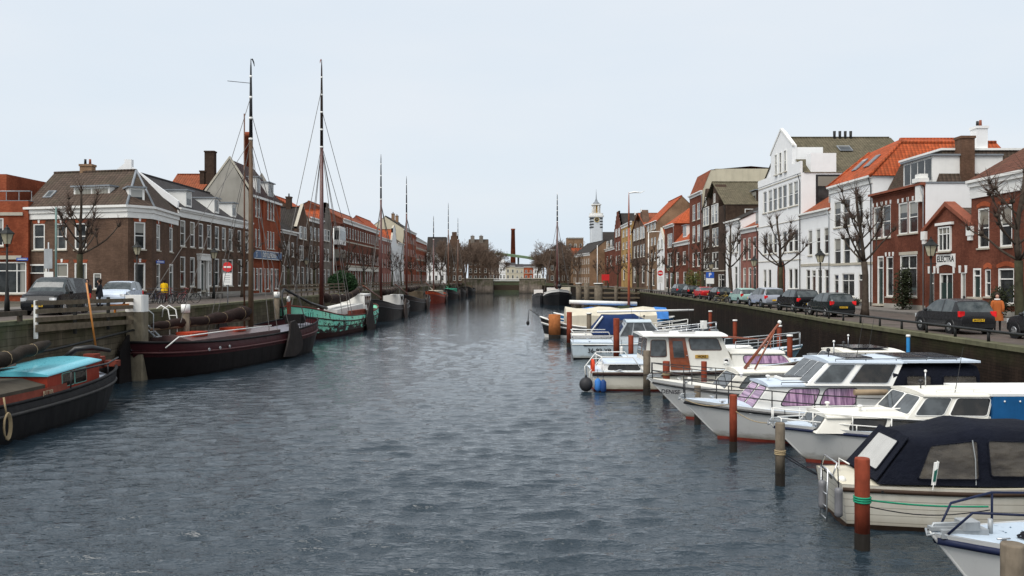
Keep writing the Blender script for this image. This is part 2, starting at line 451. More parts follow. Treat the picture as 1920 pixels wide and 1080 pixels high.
def skylight(par, p0, ux, uy, w, h):
    """roof window in the slope plane spanned by unit vectors ux, uy"""
    n = V(ux).cross(V(uy)).normalized(); n = n if n.z > 0 else -n
    p0 = V(p0) + n * .04; ux = V(ux).normalized(); uy = V(uy).normalized()
    b = MB(LEAD); q = [p0, p0 + ux * w, p0 + ux * w + uy * h, p0 + uy * h]; b.ext(q, n * .08); o = b.build('skylight', par)
    g = MB(GLASS); e = n * .085; g.poly(*[a + e for a in (p0 + ux * .09 + uy * .09, p0 + ux * (w - .09) + uy * .09, p0 + ux * (w - .09) + uy * (h - .09), p0 + ux * .09 + uy * (h - .09))]); g.build('pane', o, fix=False)

def house(label, x, y, side, W, H, wall, ops, depth=10, roof='par', rh=3.0, roofm=None, gable=None, gh=3.0, cornice=.5, cm=None, fm=None,
          lintel=None, zb=None, ang=None, name='row_house', cat='house', plinth=True, hf=0.0, ridge=None, chim=(), bands=(), sidewall=None, detail=True, steps=5):
    """side 'L' or 'R' bank (or ang); x,y = left end of the facade as seen from the canal"""
    rot = ang if ang is not None else (R(90) if side == 'L' else R(-90))
    zb = zb if zb is not None else (ZL if side == 'L' else ZR)
    t = thing(name, label, cat, (x, y, zb), rot)
    w = MB(wall); facade(t, w, (0, 0), (W, 0), 0, H, ops, fm, lintel, detail)
    if sidewall: w.use(sidewall)
    rd = ridge if ridge is not None else depth / 2
    if roof == 'par':
        for xx in (0, W): w.poly((xx, 0, 0), (xx, depth, 0), (xx, depth, H), (xx, rd, H + rh), (xx, 0, H))
    elif roof == 'mans':
        for xx in (0, W): w.poly((xx, 0, 0), (xx, depth, 0), (xx, depth, H), (xx, depth - 1.3, H + rh), (xx, 1.3, H + rh), (xx, 0, H))
    else:
        for xx in (0, W): w.poly((xx, 0, 0), (xx, depth, 0), (xx, depth, H), (xx, 0, H))
    w.poly((0, depth, 0), (W, depth, 0), (W, depth, H), (0, depth, H))
    if gable and gable != 'none':
        c = W / 2
        if gable == 'tri': o = [(0, H), (W, H), (W, H + .2), (c, H + gh), (0, H + .2)]
        elif gable == 'step':
            o = [(0, H), (W, H)]
            for i in range(steps): o += [(W - c * i / steps * .86, H + gh * i / steps), (W - c * i / steps * .86, H + gh * (i + 1) / steps)]
            o += [(2 * c - o[k][0], o[k][1]) for k in range(len(o) - 1, 1, -1)]
        elif gable == 'bell':
            pr = [(0, 0), (.02, .1), (.14, .22), (.2, .42), (.28, .6), (.28, .82), (.36, .86), (.42, .96), (.5, 1)]
            o = [(0, H)] + [(W, H)] + [(W - a * W, H + gh * b) for a, b in pr[1:]] + [(a * W, H + gh * b) for a, b in pr[-2:0:-1]]
        elif gable == 'spout': o = [(0, H), (W, H), (c + .55, H + gh - .3), (c + .55, H + gh + .5), (c - .55, H + gh + .5), (c - .55, H + gh - .3)]
        w.use(wall); w.ext([(a, 0, b) for a, b in o], (0, .32, 0))
        cp = MB(cm or STONE)
        for i in range(2, len(o)):
            a, b = V((o[i][0], -.05, o[i][1])), V((o[(i + 1) % len(o)][0], -.05, o[(i + 1) % len(o)][1]))
            if i == len(o) - 1 and gable != 'tri': b = V((o[0][0], -.05, o[0][1]))
            if (b - a).length > .05: cp.ext([a, b, b + V((0, 0, .1)), a + V((0, 0, .1))], (0, .42, 0))
        if cm is not False: cp.build('coping', t)
    w.build('wall', t)
    if detail and H > 7 and W < 22:
        dp = MB(GALV if len(label) % 2 else BLACKM); dp.path([(W - .14, -.30, H - .15), (W - .14, -.09, H - .9), (W - .14, -.09, .05)], .045, 6); dp.build('drainpipe', t)
    rm = roofm or T_DARK; r = MB(rm); ov = .25
    if roof == 'par':
        k = rh / rd; y0 = -ov if not gable else .3; z0 = H + k * y0
        r.poly((-.08, y0, z0 + .06), (W + .08, y0, z0 + .06), (W + .08, rd, H + rh + .06), (-.08, rd, H + rh + .06))
        r.poly((-.08, depth + ov, H + .0), (W + .08, depth + ov, H), (W + .08, rd, H + rh + .06), (-.08, rd, H + rh + .06))
        for xx in (-.08, W + .08): r.poly((xx, y0, z0 + .06), (xx, rd, H + rh + .06), (xx, rd, H + rh - .12), (xx, y0, z0 - .12))
        for i in range(int(W / .5)): r.cbox(.25 + i * .5, rd, H + rh + .08, .47, .26, .14)
    elif roof == 'mans':
        for (a, b, c, e) in ((0, H + .05, 1.3, H + rh + .05), (1.3, H + rh + .05, depth / 2, H + rh + .6)):
            r.poly((-.05, a, b), (W + .05, a, b), (W + .05, c, e), (-.05, c, e)); r.poly((-.05, depth - a, b), (W + .05, depth - a, b), (W + .05, depth - c, e), (-.05, depth - c, e))
    elif roof == 'perp':
        c = W / 2; y0 = .3 if gable else -ov; top = H + rh
        zr = [(y0, H + .05), (depth, H + .05)]
        r.poly((-.1, y0, H), (-.1, depth, H), (c, depth, top), (c, y0 + hf, top)); r.poly((W + .1, y0, H), (W + .1, depth, H), (c, depth, top), (c, y0 + hf, top))
        if hf: r.poly((-.1, y0, H), (W + .1, y0, H), (c, y0 + hf, top))
        r.poly((-.1, depth, H), (W + .1, depth, H), (c, depth, top))
        for i in range(int((depth - y0 - hf) / .5)): r.cbox(c, y0 + hf + .25 + i * .5, top + .03, .26, .47, .14)
    elif roof == 'hip':
        c = W / 2; h2 = min(hf or c, c, depth / 2)
        q = [(-ov, -ov, H + .03), (W + ov, -ov, H + .03), (W + ov, depth + ov, H + .03), (-ov, depth + ov, H + .03)]
        if W >= depth: a, b = (h2, depth / 2, H + rh), (W - h2, depth / 2, H + rh); r.poly(q[0], q[1], b, a); r.poly(q[1], q[2], b); r.poly(q[2], q[3], a, b); r.poly(q[3], q[0], a)
        else: a, b = (c, h2, H + rh), (c, depth - h2, H + rh); r.poly(q[0], q[1], a); r.poly(q[1], q[2], b, a); r.poly(q[2], q[3], b); r.poly(q[3], q[0], a, b)
    else:
        r.box(-.05, .0 if cornice else -.05, H - .02, W + .05, depth, H + .1)
    r.build('roof', t)
    if cornice:
        c = MB(cm or WHITE); c.box(-.02, -.10, H - cornice, W + .02, -.002, H - cornice * .35); c.box(-.04, -.24, H - cornice * .35, W + .04, -.002, H - .12); c.box(-.06, -.36, H - .12, W + .06, -.002, H + .05)
        c.build('cornice', t)
    if bands:
        c = MB(cm or STONE)
        for z, hh in bands: c.box(-.0, -.05, z, W, -.002, z + hh)
        each(c, 'string_course', t)
    if plinth and detail:
        c = MB(GRENDER); dx = sorted([(o[0] - o[2] / 2, o[0] + o[2] / 2) for o in ops if o[1] < .5]); a = 0
        for q in dx + [(W, W)]:
            if q[0] - a > .05: c.box(a, -.04, 0, q[0], -.002, .45)
            a = max(a, q[1])
        c.build('plinth', t)
    for q in chim: chimney(t, *q)
    return t
# ------------------------------------------------------------------ camera, sky, sun
cam = bpy.data.objects.new('camera', bpy.data.cameras.new('camera')); COL.objects.link(cam)
cam.data.lens = 30.0; cam.data.sensor_width = 36; cam.data.clip_end = 6000; cam.data.clip_start = .1
cam.location = (0, 0, HW); cam.rotation_euler = (R(90), 0, 0); cam.data.shift_y = -(540 - HZ) / 1920
scene.camera = cam
w = bpy.data.worlds.new('World'); scene.world = w; w.use_nodes = True
nt = w.node_tree; nt.nodes.clear(); N = nt.nodes.new; L_ = nt.links.new
SE, SA = 56, 222
sky = N('ShaderNodeTexSky'); sky.sky_type = 'NISHITA'; sky.sun_disc = False; sky.sun_elevation = R(SE); sky.sun_rotation = R(SA)
sky.air_density = 1.2; sky.dust_density = 3.0; sky.ozone_density = 1.5
sc_ = N('ShaderNodeVectorMath'); sc_.operation = 'SCALE'; L_(sky.outputs[0], sc_.inputs[0]); sc_.inputs['Scale'].default_value = .09
tc = N('ShaderNodeTexCoord'); sp = N('ShaderNodeSeparateXYZ'); L_(tc.outputs['Generated'], sp.inputs[0])
mp = N('ShaderNodeMapping'); L_(tc.outputs['Generated'], mp.inputs[0]); mp.inputs['Scale'].default_value = (1.2, 1.2, 4.5)
no = N('ShaderNodeTexNoise'); L_(mp.outputs[0], no.inputs['Vector']); no.inputs['Scale'].default_value = 1.6; no.inputs['Detail'].default_value = 5; no.inputs['Roughness'].default_value = .5
mr = N('ShaderNodeMapRange'); L_(sp.outputs[2], mr.inputs[0]); mr.inputs[1].default_value = 0; mr.inputs[2].default_value = .36
g1 = N('ShaderNodeMix'); g1.data_type = 'RGBA'; L_(mr.outputs[0], g1.inputs[0]); g1.inputs[6].default_value = (.76, .87, .97, 1); g1.inputs[7].default_value = (.82, .89, .97, 1)
m2 = N('ShaderNodeMapRange'); L_(no.outputs[0], m2.inputs[0]); m2.inputs[1].default_value = .38; m2.inputs[2].default_value = .62; m2.inputs[3].default_value = 0; m2.inputs[4].default_value = .55
g2 = N('ShaderNodeMix'); g2.data_type = 'RGBA'; L_(m2.outputs[0], g2.inputs[0]); L_(g1.outputs[2], g2.inputs[6]); g2.inputs[7].default_value = (.90, .935, .98, 1)
g3 = N('ShaderNodeMix'); g3.data_type = 'RGBA'; g3.inputs[0].default_value = .9; L_(sc_.outputs[0], g3.inputs[6]); L_(g2.outputs[2], g3.inputs[7])
bg = N('ShaderNodeBackground'); L_(g3.outputs[2], bg.inputs[0]); bg.inputs[1].default_value = 1.0
wo = N('ShaderNodeOutputWorld'); L_(bg.outputs[0], wo.inputs[0])
sl = bpy.data.lights.new('sun', 'SUN'); sl.energy = 3.2; sl.angle = R(50); sl.color = (1, .96, .9)
so = bpy.data.objects.new('sun', sl); COL.objects.link(so)
az = R(SA); dv = V((math.sin(az) * math.cos(R(SE)), math.cos(az) * math.cos(R(SE)), math.sin(R(SE))))
so.rotation_euler = (-dv).to_track_quat('-Z', 'Y').to_euler()
scene.view_settings.view_transform = 'Standard'; scene.view_settings.look = 'None'; scene.view_settings.exposure = 0; scene.view_settings.gamma = 1

# ------------------------------------------------------------------ water
def water_mat():
    t = NT('canal_water'); P = t.pos()
    m = t.n('ShaderNodeMapping'); t.l(P, m.inputs[0]); m.inputs['Rotation'].default_value = (0, 0, R(-14)); m.inputs['Scale'].default_value = (.55, 1.25, 1)
    v = m.outputs[0]
    a = t.noise(v, 3.4, 3, .6); b = t.noise(v, 9.0, 3, .6)
    near = t.math('DIVIDE', 18.0, t.math('MAXIMUM', t.sep(P)[1], 18.0))
    h = t.math('MULTIPLY', t.math('ADD', t.math('MULTIPLY', a, .21), t.math('MULTIPLY', b, .078)), near)
    t.bump(h, .45, 1.0)
    t.p.inputs['Base Color'].default_value = (.016, .028, .038, 1); t.p.inputs['Roughness'].default_value = .05; t.p.inputs['IOR'].default_value = 1.52
    return t.m
import numpy as np
def water_mesh():
    ys = [6.0]
    while ys[-1] < 420: ys.append(ys[-1] + max(.065, ys[-1] * .0044))
    ys = np.array([-80.0, 0.0] + ys + [900.0])
    xs = np.concatenate(([-400.0, -24.0], np.arange(-22, 24.5, .115), [26.0, 400.0]))
    Xg, Yg = np.meshgrid(xs, ys); Zg = np.zeros_like(Xg); DX = np.zeros_like(Xg); DY = np.zeros_like(Xg); rs = np.random.RandomState(7); n = 130
    step = np.maximum(.115, np.abs(Yg) * .0044)
    gust = .75 + .35 * np.sin(Xg * .19 + Yg * .045 + 1) * np.sin(Yg * .085 - Xg * .07) + .15 * np.sin(Yg * .021 + 2)
    for i in range(n):
        lam = .27 * (4.8 ** (rs.rand() ** 1.1)); th = np.radians(101 + rs.randn() * 20); k = 2 * np.pi / lam
        sl = .0265 * (1.0 if lam < .95 else .72); att = np.clip((lam / step - 1.6) / 1.6, 0, 1)
        ph = k * (Xg * np.cos(th) + Yg * np.sin(th)) + rs.rand() * 6.283
        am = att * sl / k; Zg += am * np.sin(ph); DX += am * 1.25 * np.cos(th) * np.cos(ph); DY += am * 1.25 * np.sin(th) * np.cos(ph)
    edge = (np.abs(Xg) < 25) & (Yg > 3) & (Yg < 430)
    Zg = np.where(edge, Zg * gust, 0); Xg = Xg + np.where(edge, DX * gust, 0); Yg = Yg + np.where(edge, DY * gust, 0)
    co = np.stack([Xg, Yg, Zg], -1).reshape(-1, 3); ny, nx = Xg.shape
    idx = np.arange(ny * nx).reshape(ny, nx); q = np.stack([idx[:-1, :-1], idx[:-1, 1:], idx[1:, 1:], idx[1:, :-1]], -1).reshape(-1, 4)
    me = bpy.data.meshes.new('water'); me.vertices.add(len(co)); me.vertices.foreach_set('co', co.astype('f4').ravel())
    me.loops.add(q.size); me.loops.foreach_set('vertex_index', q.ravel().astype('i4')); me.polygons.add(len(q))
    me.polygons.foreach_set('loop_start', np.arange(0, q.size, 4, dtype='i4')); me.polygons.foreach_set('use_smooth', np.ones(len(q), dtype=bool))
    me.update(calc_edges=True); me.validate(); me.materials.append(water_mat()); return me
link('water', water_mesh(), kind='structure')

# ------------------------------------------------------------------ banks
QL = [(-20.8, -40), (-20.8, 47), (-20.6, 150), (-19.5, 250), (-18, 314)]
QR = [(17.2, -40), (17.6, 30), (18.3, 49), (20.6, 77), (22.8, 148), (22.6, 220), (17, 285), (10.8, 314)]
def paving():
    t = NT('brick_paving'); P = t.pos(); s = t.sep(P)
    b = t.n('ShaderNodeTexBrick'); t.l(P, b.inputs['Vector']); b.inputs['Scale'].default_value = 1
    b.inputs['Brick Width'].default_value = .22; b.inputs['Row Height'].default_value = .11; b.inputs['Mortar Size'].default_value = .008
    b.inputs['Color1'].default_value = (.085, .062, .052, 1); b.inputs['Color2'].default_value = (.13, .095, .078, 1); b.inputs['Mortar'].default_value = (.05, .045, .04, 1)
    n = t.noise(P, .6, 5, .6); n2 = t.noise(P, 3, 4, .7)
    c = t.mix(t.ramp(n, .35, .7), b.outputs[0], (.07, .06, .05)); c = t.mix(t.math('MULTIPLY', t.ramp(n2, .5, .75), .5), c, (.19, .17, .15))
    t.l(c, t.p.inputs['Base Color']); t.set(t.p.inputs['Roughness'], t.ramp(n, .3, .7, .6, .95)); SPEC(t.p, .25); return t.m
PAVE = paving()
SLAB = plain('pavement_slabs', (.17, .155, .14), .85, .25, .8, grime=.4, streak=False)
EARTH = plain('earth', (.10, .09, .07), .95, .3, .1, streak=False)
GRASS = plain('grass_verge', (.035, .042, .018), .95, .4, .5, grime=.3, streak=False)
def strip(pts, off0, off1, z, mat, name, sgn=1, dz=0):
    b = MB(mat)
    for (a, c) in zip(pts[:-1], pts[1:]): b.poly((a[0] + off0, a[1], z), (c[0] + off0, c[1], z), (c[0] + off1, c[1], z), (a[0] + off1, a[1], z))
    return b.build(name, kind='structure')
g = MB(EARTH)
for a, c in zip(QL[:-1], QL[1:]): g.poly((a[0], a[1], ZL), (c[0], c[1], ZL), (-3000, c[1], ZL), (-3000, a[1], ZL))
for a, c in zip(QR[:-1], QR[1:]): g.poly((a[0], a[1], ZR), (c[0], c[1], ZR), (3000, c[1], ZR), (3000, a[1], ZR))
g.poly((-7, 314, ZL), (-3000, 314, ZL), (-3000, 356, ZL), (-7, 356, ZL)); g.poly((2.7, 314, ZL), (3000, 314, ZL), (3000, 356, ZL), (2.7, 356, ZL))
g.poly((-3000, 372, 4.9), (3000, 372, 4.9), (3000, 5000, 4.9), (-3000, 5000, 4.9))
g.build('ground', kind='structure')
b = MB(GRASS); b.poly((-60, 356, -.2), (60, 356, -.2), (60, 373, 4.9), (-60, 373, 4.9)); b.build('grass_bank', kind='structure')
strip(QL[:5], -.6, -5.6, ZL + .004, PAVE, 'road'); strip(QR[:7], .5, 8.5, ZR + .004, PAVE, 'road')
def kerbed(line, off0, off1, z, name):
    b = MB(SLAB)
    for (a, c) in zip(line[:-1], line[1:]):
        p = [(a[0] + off0, a[1]), (c[0] + off0, c[1]), (c[0] + off1, c[1]), (a[0] + off1, a[1])]
        b.ext([(q[0], q[1], z) for q in p], (0, 0, .13))
    return b.build(name, kind='structure')
kerbed([(-26.9, -30), (-26.9, 300)], 0, -2.2, ZL, 'pavement'); kerbed([(26.3, -30), (26.3, 260)], 0, 3.1, ZR, 'pavement')
def wallmat(name, c, row, wd):
    t = NT(name); P = t.pos(); s = t.sep(P); v = t.comb(t.math('ADD', s[0], s[1]), s[2])
    b = t.n('ShaderNodeTexBrick'); t.l(v, b.inputs['Vector']); b.inputs['Scale'].default_value = 1; b.inputs['Brick Width'].default_value = wd; b.inputs['Row Height'].default_value = row
    b.inputs['Mortar Size'].default_value = .012; b.inputs['Color1'].default_value = c + (1,); b.inputs['Color2'].default_value = mul(c, 1.5) + (1,); b.inputs['Mortar'].default_value = mul(c, .6) + (1,)
    n = t.noise(t.scale(P, (1, 1, .12)), 1.3, 6, .7); n2 = t.noise(P, .8, 5); n3 = t.noise(t.scale(P, (1, 1, .3)), 7, 4, .8)
    col = t.mix(t.math('MULTIPLY', t.ramp(n, .45, .75), .8), b.outputs[0], mul(c, .35)); col = t.mix(t.math('MULTIPLY', t.ramp(n, .25, .45, 1, 0), .75), col, mul(c, 2.6))
    low = t.ramp(s[2], 0, 1.6, 1, 0)
    col = t.mix(t.math('MULTIPLY', low, .75), col, (.012, .013, .010))
    hi = t.math('MULTIPLY', t.ramp(s[2], 2.3, 3.3), t.ramp(n2, .3, .6))
    col = t.mix(t.math('MULTIPLY', hi, .7), col, (.055, .062, .022))
    col = t.mix(t.ramp(n3, .70, .80), col, (.16, .16, .14))
    t.l(col, t.p.inputs['Base Color']); t.p.inputs['Roughness'].default_value = .9; SPEC(t.p, .12); t.bump(b.outputs['Fac'], -.02, .6); return t.m
QM = wallmat('quay_stone', (.018, .0115, .008), .11, .42); QML = wallmat('quay_stone_left', (.095, .078, .054), .3, 1.1)
for pts, z, m, s, lb in ((QL, ZL, QML, -1, 'mossy grey stone quay wall along the left bank behind the sailing barges'), (QR, ZR, QM, 1, 'dark stained brick quay wall along the right bank behind the motor boats')):
    b = MB(m)
    for a, c in zip(pts[:-1], pts[1:]): b.poly((a[0], a[1], -1), (c[0], c[1], -1), (c[0], c[1], z - .15), (a[0], a[1], z - .15))
    q = thing('quay_wall', lb, 'wall', (0, 0, 0)); b.build('wall', q)
    k = MB(plain('coping_stone', (.13, .125, .075), .9, .3, 1.5, grime=.6))
    for a, c in zip(pts[:-1], pts[1:]): k.ext([(a[0] - .08 * s, a[1], z - .15), (c[0] - .08 * s, c[1], z - .15), (c[0] + .55 * s, c[1], z - .15), (a[0] + .55 * s, a[1], z - .15)], (0, 0, .17))
    k.build('coping', q)

# low pipe rail along the right quay edge
def at_line(pts, y):
    for a, c in zip(pts[:-1], pts[1:]):
        if a[1] <= y <= c[1]: return a[0] + (c[0] - a[0]) * (y - a[1]) / (c[1] - a[1])
    return pts[-1][0]
q = thing('quay_rail', 'low black pipe rail on short posts along the right quay edge', 'railing', (0, 0, 0))
b = MB(BLACKM); ys = [14 + 2.6 * i for i in range(80)]
b.path([(at_line(QR, y) + .3, y, ZR + .42) for y in ys], .055, 7); b.build('rail', q)
for i, y in enumerate(ys[:80]):
    c = MB(BLACKM); x = at_line(QR, y) + .3; c.tube((x, y, ZR), (x, y, ZR + .40), .06, .05, 7); c.build('post', q)
# left bank post and rail fence
TIMBER = plain('weathered_timber', (.16, .125, .085), .9, .35, 3, grime=.5, bump=.01)
TIMBERD = plain('dark_timber', (.075, .055, .04), .9, .35, 3, grime=.5, bump=.01)
def rail_fence(y0, y1, lb, n=3, step=2.6, off=-.35):
    q = thing('rail_fence', lb, 'fence', (0, 0, 0))
    ys = [y0 + step * i for i in range(int((y1 - y0) / step) + 1)]
    for k in range(n):
        b = MB(TIMBER); z = ZL + .35 + k * .36
        for a, c in zip(ys[:-1], ys[1:]):
            xa, xc = at_line(QL, a) + off, at_line(QL, c) + off
            b.ext([(xa, a, z), (xc, c, z), (xc, c, z + .15), (xa, a, z + .15)], (-.05, 0, 0))
        b.build('rail', q)
    for y in ys:
        b = MB(TIMBERD); x = at_line(QL, y) + off; b.box(x - .16, y - .07, ZL, x - .055, y + .07, ZL + 1.2); b.build('post', q)
rail_fence(78, 150, 'weathered brown post and rail fence on the left quay past the maroon barge')
rail_fence(152, 240, 'far stretch of the brown post and rail fence on the left quay before the lock')
# near left plank fence down over the quay edge
q = thing('plank_fence', 'grey timber plank fence with dark posts standing on the left quay before the van', 'fence', (0, 0, 0))
PL = [(-20.45, 36.6), (-20.35, 47.2)]
for z in (3.18, 3.62, 3.98, 4.34):
    b = MB(TIMBER); b.ext([(PL[0][0], PL[0][1], z), (PL[1][0], PL[1][1], z - .12), (PL[1][0], PL[1][1], z + .08), (PL[0][0], PL[0][1], z + .20 if z > 3.3 else z + .33)], (.05, 0, 0)); b.build('plank', q)
for i, y in enumerate((36.8, 40.1, 43.4, 46.7)):
    b = MB(WHITE if i == 0 else BLACKM); b.box(-20.60, y - .06, 2.9, -20.47, y + .06, 4.55); b.build('post', q)
b = MB(BLACKM); b.path([(-20.35, 30, 2.2), (-20.35, 38, 2.35), (-20.3, 46, 2.75)], .06, 6); tag(b.build('pipe'), 'thin dark pipe fixed sloping along the left quay wall', 'pipe')
b = MB(plain('orange_board', (.62, .2, .02), .5, .15)); b.box(-20.6, 43.6, 3.9, -20.55, 46.5, 4.15); b.box(-20.62, 44.2, ZL, -20.55, 44.3, 3.9); b.box(-20.62, 45.9, ZL, -20.55, 46, 3.9)
tag(b.build('barrier_board'), 'orange barrier board standing behind the plank fence beside the white car', 'barrier')
q = thing('plank_fence', 'low dark timber kerb rail at the far left edge beside the lamp post', 'fence', (0, 0, 0))
b = MB(TIMBERD); b.box(-20.6, 30, 3.95, -20.45, 36, 4.15); b.build('rail', q)
for y in (31, 33.3, 35.6): b = MB(TIMBERD); b.box(-20.66, y, ZL, -20.5, y + .15, 3.95); b.build('post', q)
# big dolphin post with white top
q = thing('mooring_post', 'thick square weathered mooring post with white painted top beside the left quay', 'post', (-20.3, 46.2, 0))
b = MB(plain('post_timber', (.20, .17, .12), .9, .3, 2, grime=.7, bump=.02)); b.cbox(.0, 0, 1.7, .95, .8, 5.4, .08); b.build('shaft', q)
b = MB(WHITE); b.cbox(0, 0, 4.15, .97, .82, .9, .08); b.build('painted_top', q)

# ------------------------------------------------------------------ houses
def lx(px, side, X0, D0): D = X0 * 1600 / (px - 960); return D - D0 if side == 'L' else D0 - D
def prow(side, X0, D0, spec, zb):
    out = []
    for s in spec:
        yt, yb, wp, pxs, st = s[:5]; li = s[5] if len(s) > 5 else None
        D = X0 * 1600 / (pxs[0] - 960); zt = Z(yt, D) - zb; z = max(0, Z(yb, D) - zb)
        for p in pxs:
            w = abs(lx(p + wp / 2, side, X0, D0) - lx(p - wp / 2, side, X0, D0))
            if p == pxs[0]: w0 = w
            o = (lx(p, side, X0, D0), z, w0, zt - z, st)
            out.append(o + (li,) if li else o)
    return out
XR_, XL_ = 29.5, -29.4
def RH(label, p0, p1, H, wall, spec=(), extra=(), X0=XR_, **k):
    D0 = X0 * 1600 / (p0 - 960); D1 = X0 * 1600 / (p1 - 960)
    return house(label, X0, D0, 'R', D0 - D1, H, wall, prow('R', X0, D0, spec, ZR) + list(extra), **k), D0 - D1
def LH(label, p0, p1, H, wall, spec=(), extra=(), X0=XL_, **k):
    D0 = X0 * 1600 / (p0 - 960); D1 = X0 * 1600 / (p1 - 960)
    return house(label, X0, D0, 'L', D1 - D0, H, wall, prow('L', X0, D0, spec, ZL) + list(extra), **k), D1 - D0

# --- right bank, near to far
D0 = 54.8
ops = prow('R', XR_, D0, [(390, 465, 21, [1844, 1886], 'sash', 'arch'), (503, 561, 15, [1832], 'door', 'arch'), (505, 556, 11, [1852], 'sash', 'arch'), (503, 570, 30, [1886], 'bar', 'arch')], ZR)
ops += [(11.0, 4.3, 1.3, 2.5, 'sash', 'arch'), (14, 4.3, 1.3, 2.5, 'sash', 'arch'), (10.6, 0.05, 1.1, 2.6, 'bdoor', 'arch'), (13.5, .9, 1.7, 2.0, 'bar', 'arch')]
t = house('red brick two storey house with orange window arches, rightmost in the row', XR_, D0, 'R', 17, 8.6, B_MAROON, ops, roof='hip', rh=4.4, hf=5, roofm=T_BRED, cornice=1.1, depth=11)
skylight(t, (5.2, 1.6, 9.9), V((1, 0, 0)), V((0, 1, .62)), 1.2, 1.3)
# electra gable
De = 60.9
t = thing('row_house', 'low red brick gabled house with white ELECTRA sign over its arched door', 'house', (XR_, De, ZR), R(-90))
W = 6.1; wb = MB(B_MAROON)
ops = prow('R', XR_, De, [(425, 471, 23, [1773], 'three')], ZR) + [(2.9, 0, 1.8, 2.75, 'split'), (.95, .3, .6, 2.5, 'bar'), (5.1, .3, .62, 2.5, 'plain')]
facade(t, wb, (0, 0), (W, 0), 0, 5.8, ops)
wb.ext([(0, 0, 5.8), (W, 0, 5.8), (W / 2 + .1, 0, 7.35), (W / 2 - .1, 0, 7.35)], (0, .3, 0)); wb.poly((W, 0, 0), (W, 3, 0), (W, 3, 5.8), (W, 0, 5.8)); wb.poly((0, 0, 0), (0, 3, 0), (0, 3, 5.8), (0, 0, 5.8))
wb.build('wall', t)
b = MB(SOIL)
for s in (-1, 1): b.ext([(W / 2, -.18, 7.3), (W / 2 + s * 3.3, -.18, 5.65), (W / 2 + s * 3.3, -.18, 5.9), (W / 2, -.18, 7.62)], (0, .7, 0))
b.build('coping', t)
b = MB(WHITE)
for s in (-1, 1): b.box(W / 2 + s * 3.05 - .3, -.2, 5.15, W / 2 + s * 3.05 + .3, .1, 5.75); b.box(W / 2 + s * 3.05 - .2, -.16, 4.85, W / 2 + s * 3.05 + .2, .1, 5.14)
b.box(1.75, -.2, 6.02, 3.95, -.003, 6.2)
for xx in (.55, 1.35, 1.85, 3.95, 4.72, 5.48): b.ext([(xx - .1, -.04, 2.75), (xx + .1, -.04, 2.75), (xx + .14, -.04, 3.25), (xx - .14, -.04, 3.25)], (0, .037, 0))
each(b, 'stone_block', t)
b = MB(WHITE); zc = 3.15
ar = [(2.9 + (-1 + 2 * i / 10) * 1.25, -.05, 3.12 + .22 * math.sin(math.pi * i / 10)) for i in range(11)]
b.ext(ar + [(4.15, -.05, 4.05), (1.65, -.05, 4.05)], (0, .047, 0)); q = b.build('name_sign', t)
text_mesh('ELECTRA', .56, BLACK, parent=q, loc=(2.9, -.06, 3.7), rot=(R(90), 0, 0))
b = MB(DOORD); b.box(2.1, .085, 0, 3.7, .2, 2.1); b.build('door', t)
b = MB(T_BROWN); b.poly((-.1, .3, 5.7), (W / 2, .3, 7.2), (W / 2, 2.2, 7.2), (-.1, 2.2, 5.7)); b.poly((W + .1, .3, 5.7), (W / 2, .3, 7.2), (W / 2, 2.2, 7.2), (W + .1, 2.2, 5.7)); b.build('roof', t)
t, W = RH('maroon brick two storey house with white window blocks beside the ELECTRA gable', 1636, 1735, 9.2, B_MAROON,
          [(380, 439, 17, [1693, 1712], 'sash', 'key'), (388, 447, 15, [1645, 1662], 'sash', 'key'), (481, 572, 11, [1640, 1651], 'door', 'key'), (481, 556, 13, [1668], 'bar', 'key'), (478, 556, 32, [1703], 'tee', 'stone')],
          roof='none', roofm=LEAD, cornice=.22, cm=SOIL, depth=13, sidewall=WRENDER)
b = MB(T_BROWN); lo = [(.3, .9, 9.25), (W - .02, .9, 9.25), (W - .02, 12.9, 9.25), (.3, 12.9, 9.25)]; hi = [(1.3, 1.8, 11.7), (W - 1.1, 1.8, 11.7), (W - 1.1, 12, 11.7), (1.3, 12, 11.7)]
for i in range(4): b.poly(lo[i], lo[(i + 1) % 4], hi[(i + 1) % 4], hi[i])
b.build('mansard_roof', t); b = MB(WHITE); b.box(1.15, 1.6, 11.7, W - .95, 12.2, 11.85); b.build('roof_edge', t)
chimney(t, W - .55, 3.1, 9.2, .95, .95, 3.4, brick('chimney_brick', (.13, .075, .05), (.20, .12, .08)), 0); chimney(t, W - 1.6, 4.7, 11.8, .9, .8, 1.7, WRENDER, 2)
dormer(t, 6.3, .7, 9.35, 4.6, 1.85, 5, 4); 
b = MB(WHITE); b.box(8.0, -.3, 7.9, 8.7, .3, 9.9); b.box(7.85, -.45, 9.3, 8.85, .3, 9.6); b.build('coping', t)
t, W = RH('white plastered house with steep orange tiled roof and two skylights', 1557, 1636, 10.8, WRENDER,
          [(377, 427, 13, [1570, 1587, 1611], 'sash'), (446, 496, 13, [1570, 1587, 1611], 'sash'), (514, 552, 9, [1568], 'bar'), (512, 556, 24, [1590], 'tee'), (512, 565, 12, [1615], 'bdoor')],
          roof='none', cornice=.6, depth=12.4, bands=((3.55, .22),))
b = MB(T_ORANGE); H = 10.8; k = [(-.2, -.3, H), (W + .2, -.3, H)]; a_, b_ = (1.6, 3.0, H + 3.0), (W - 1.6, 3.0, H + 3.0); c_, d_ = (W - 1.6, 11, H + 3.0), (1.6, 11, H + 3.0)
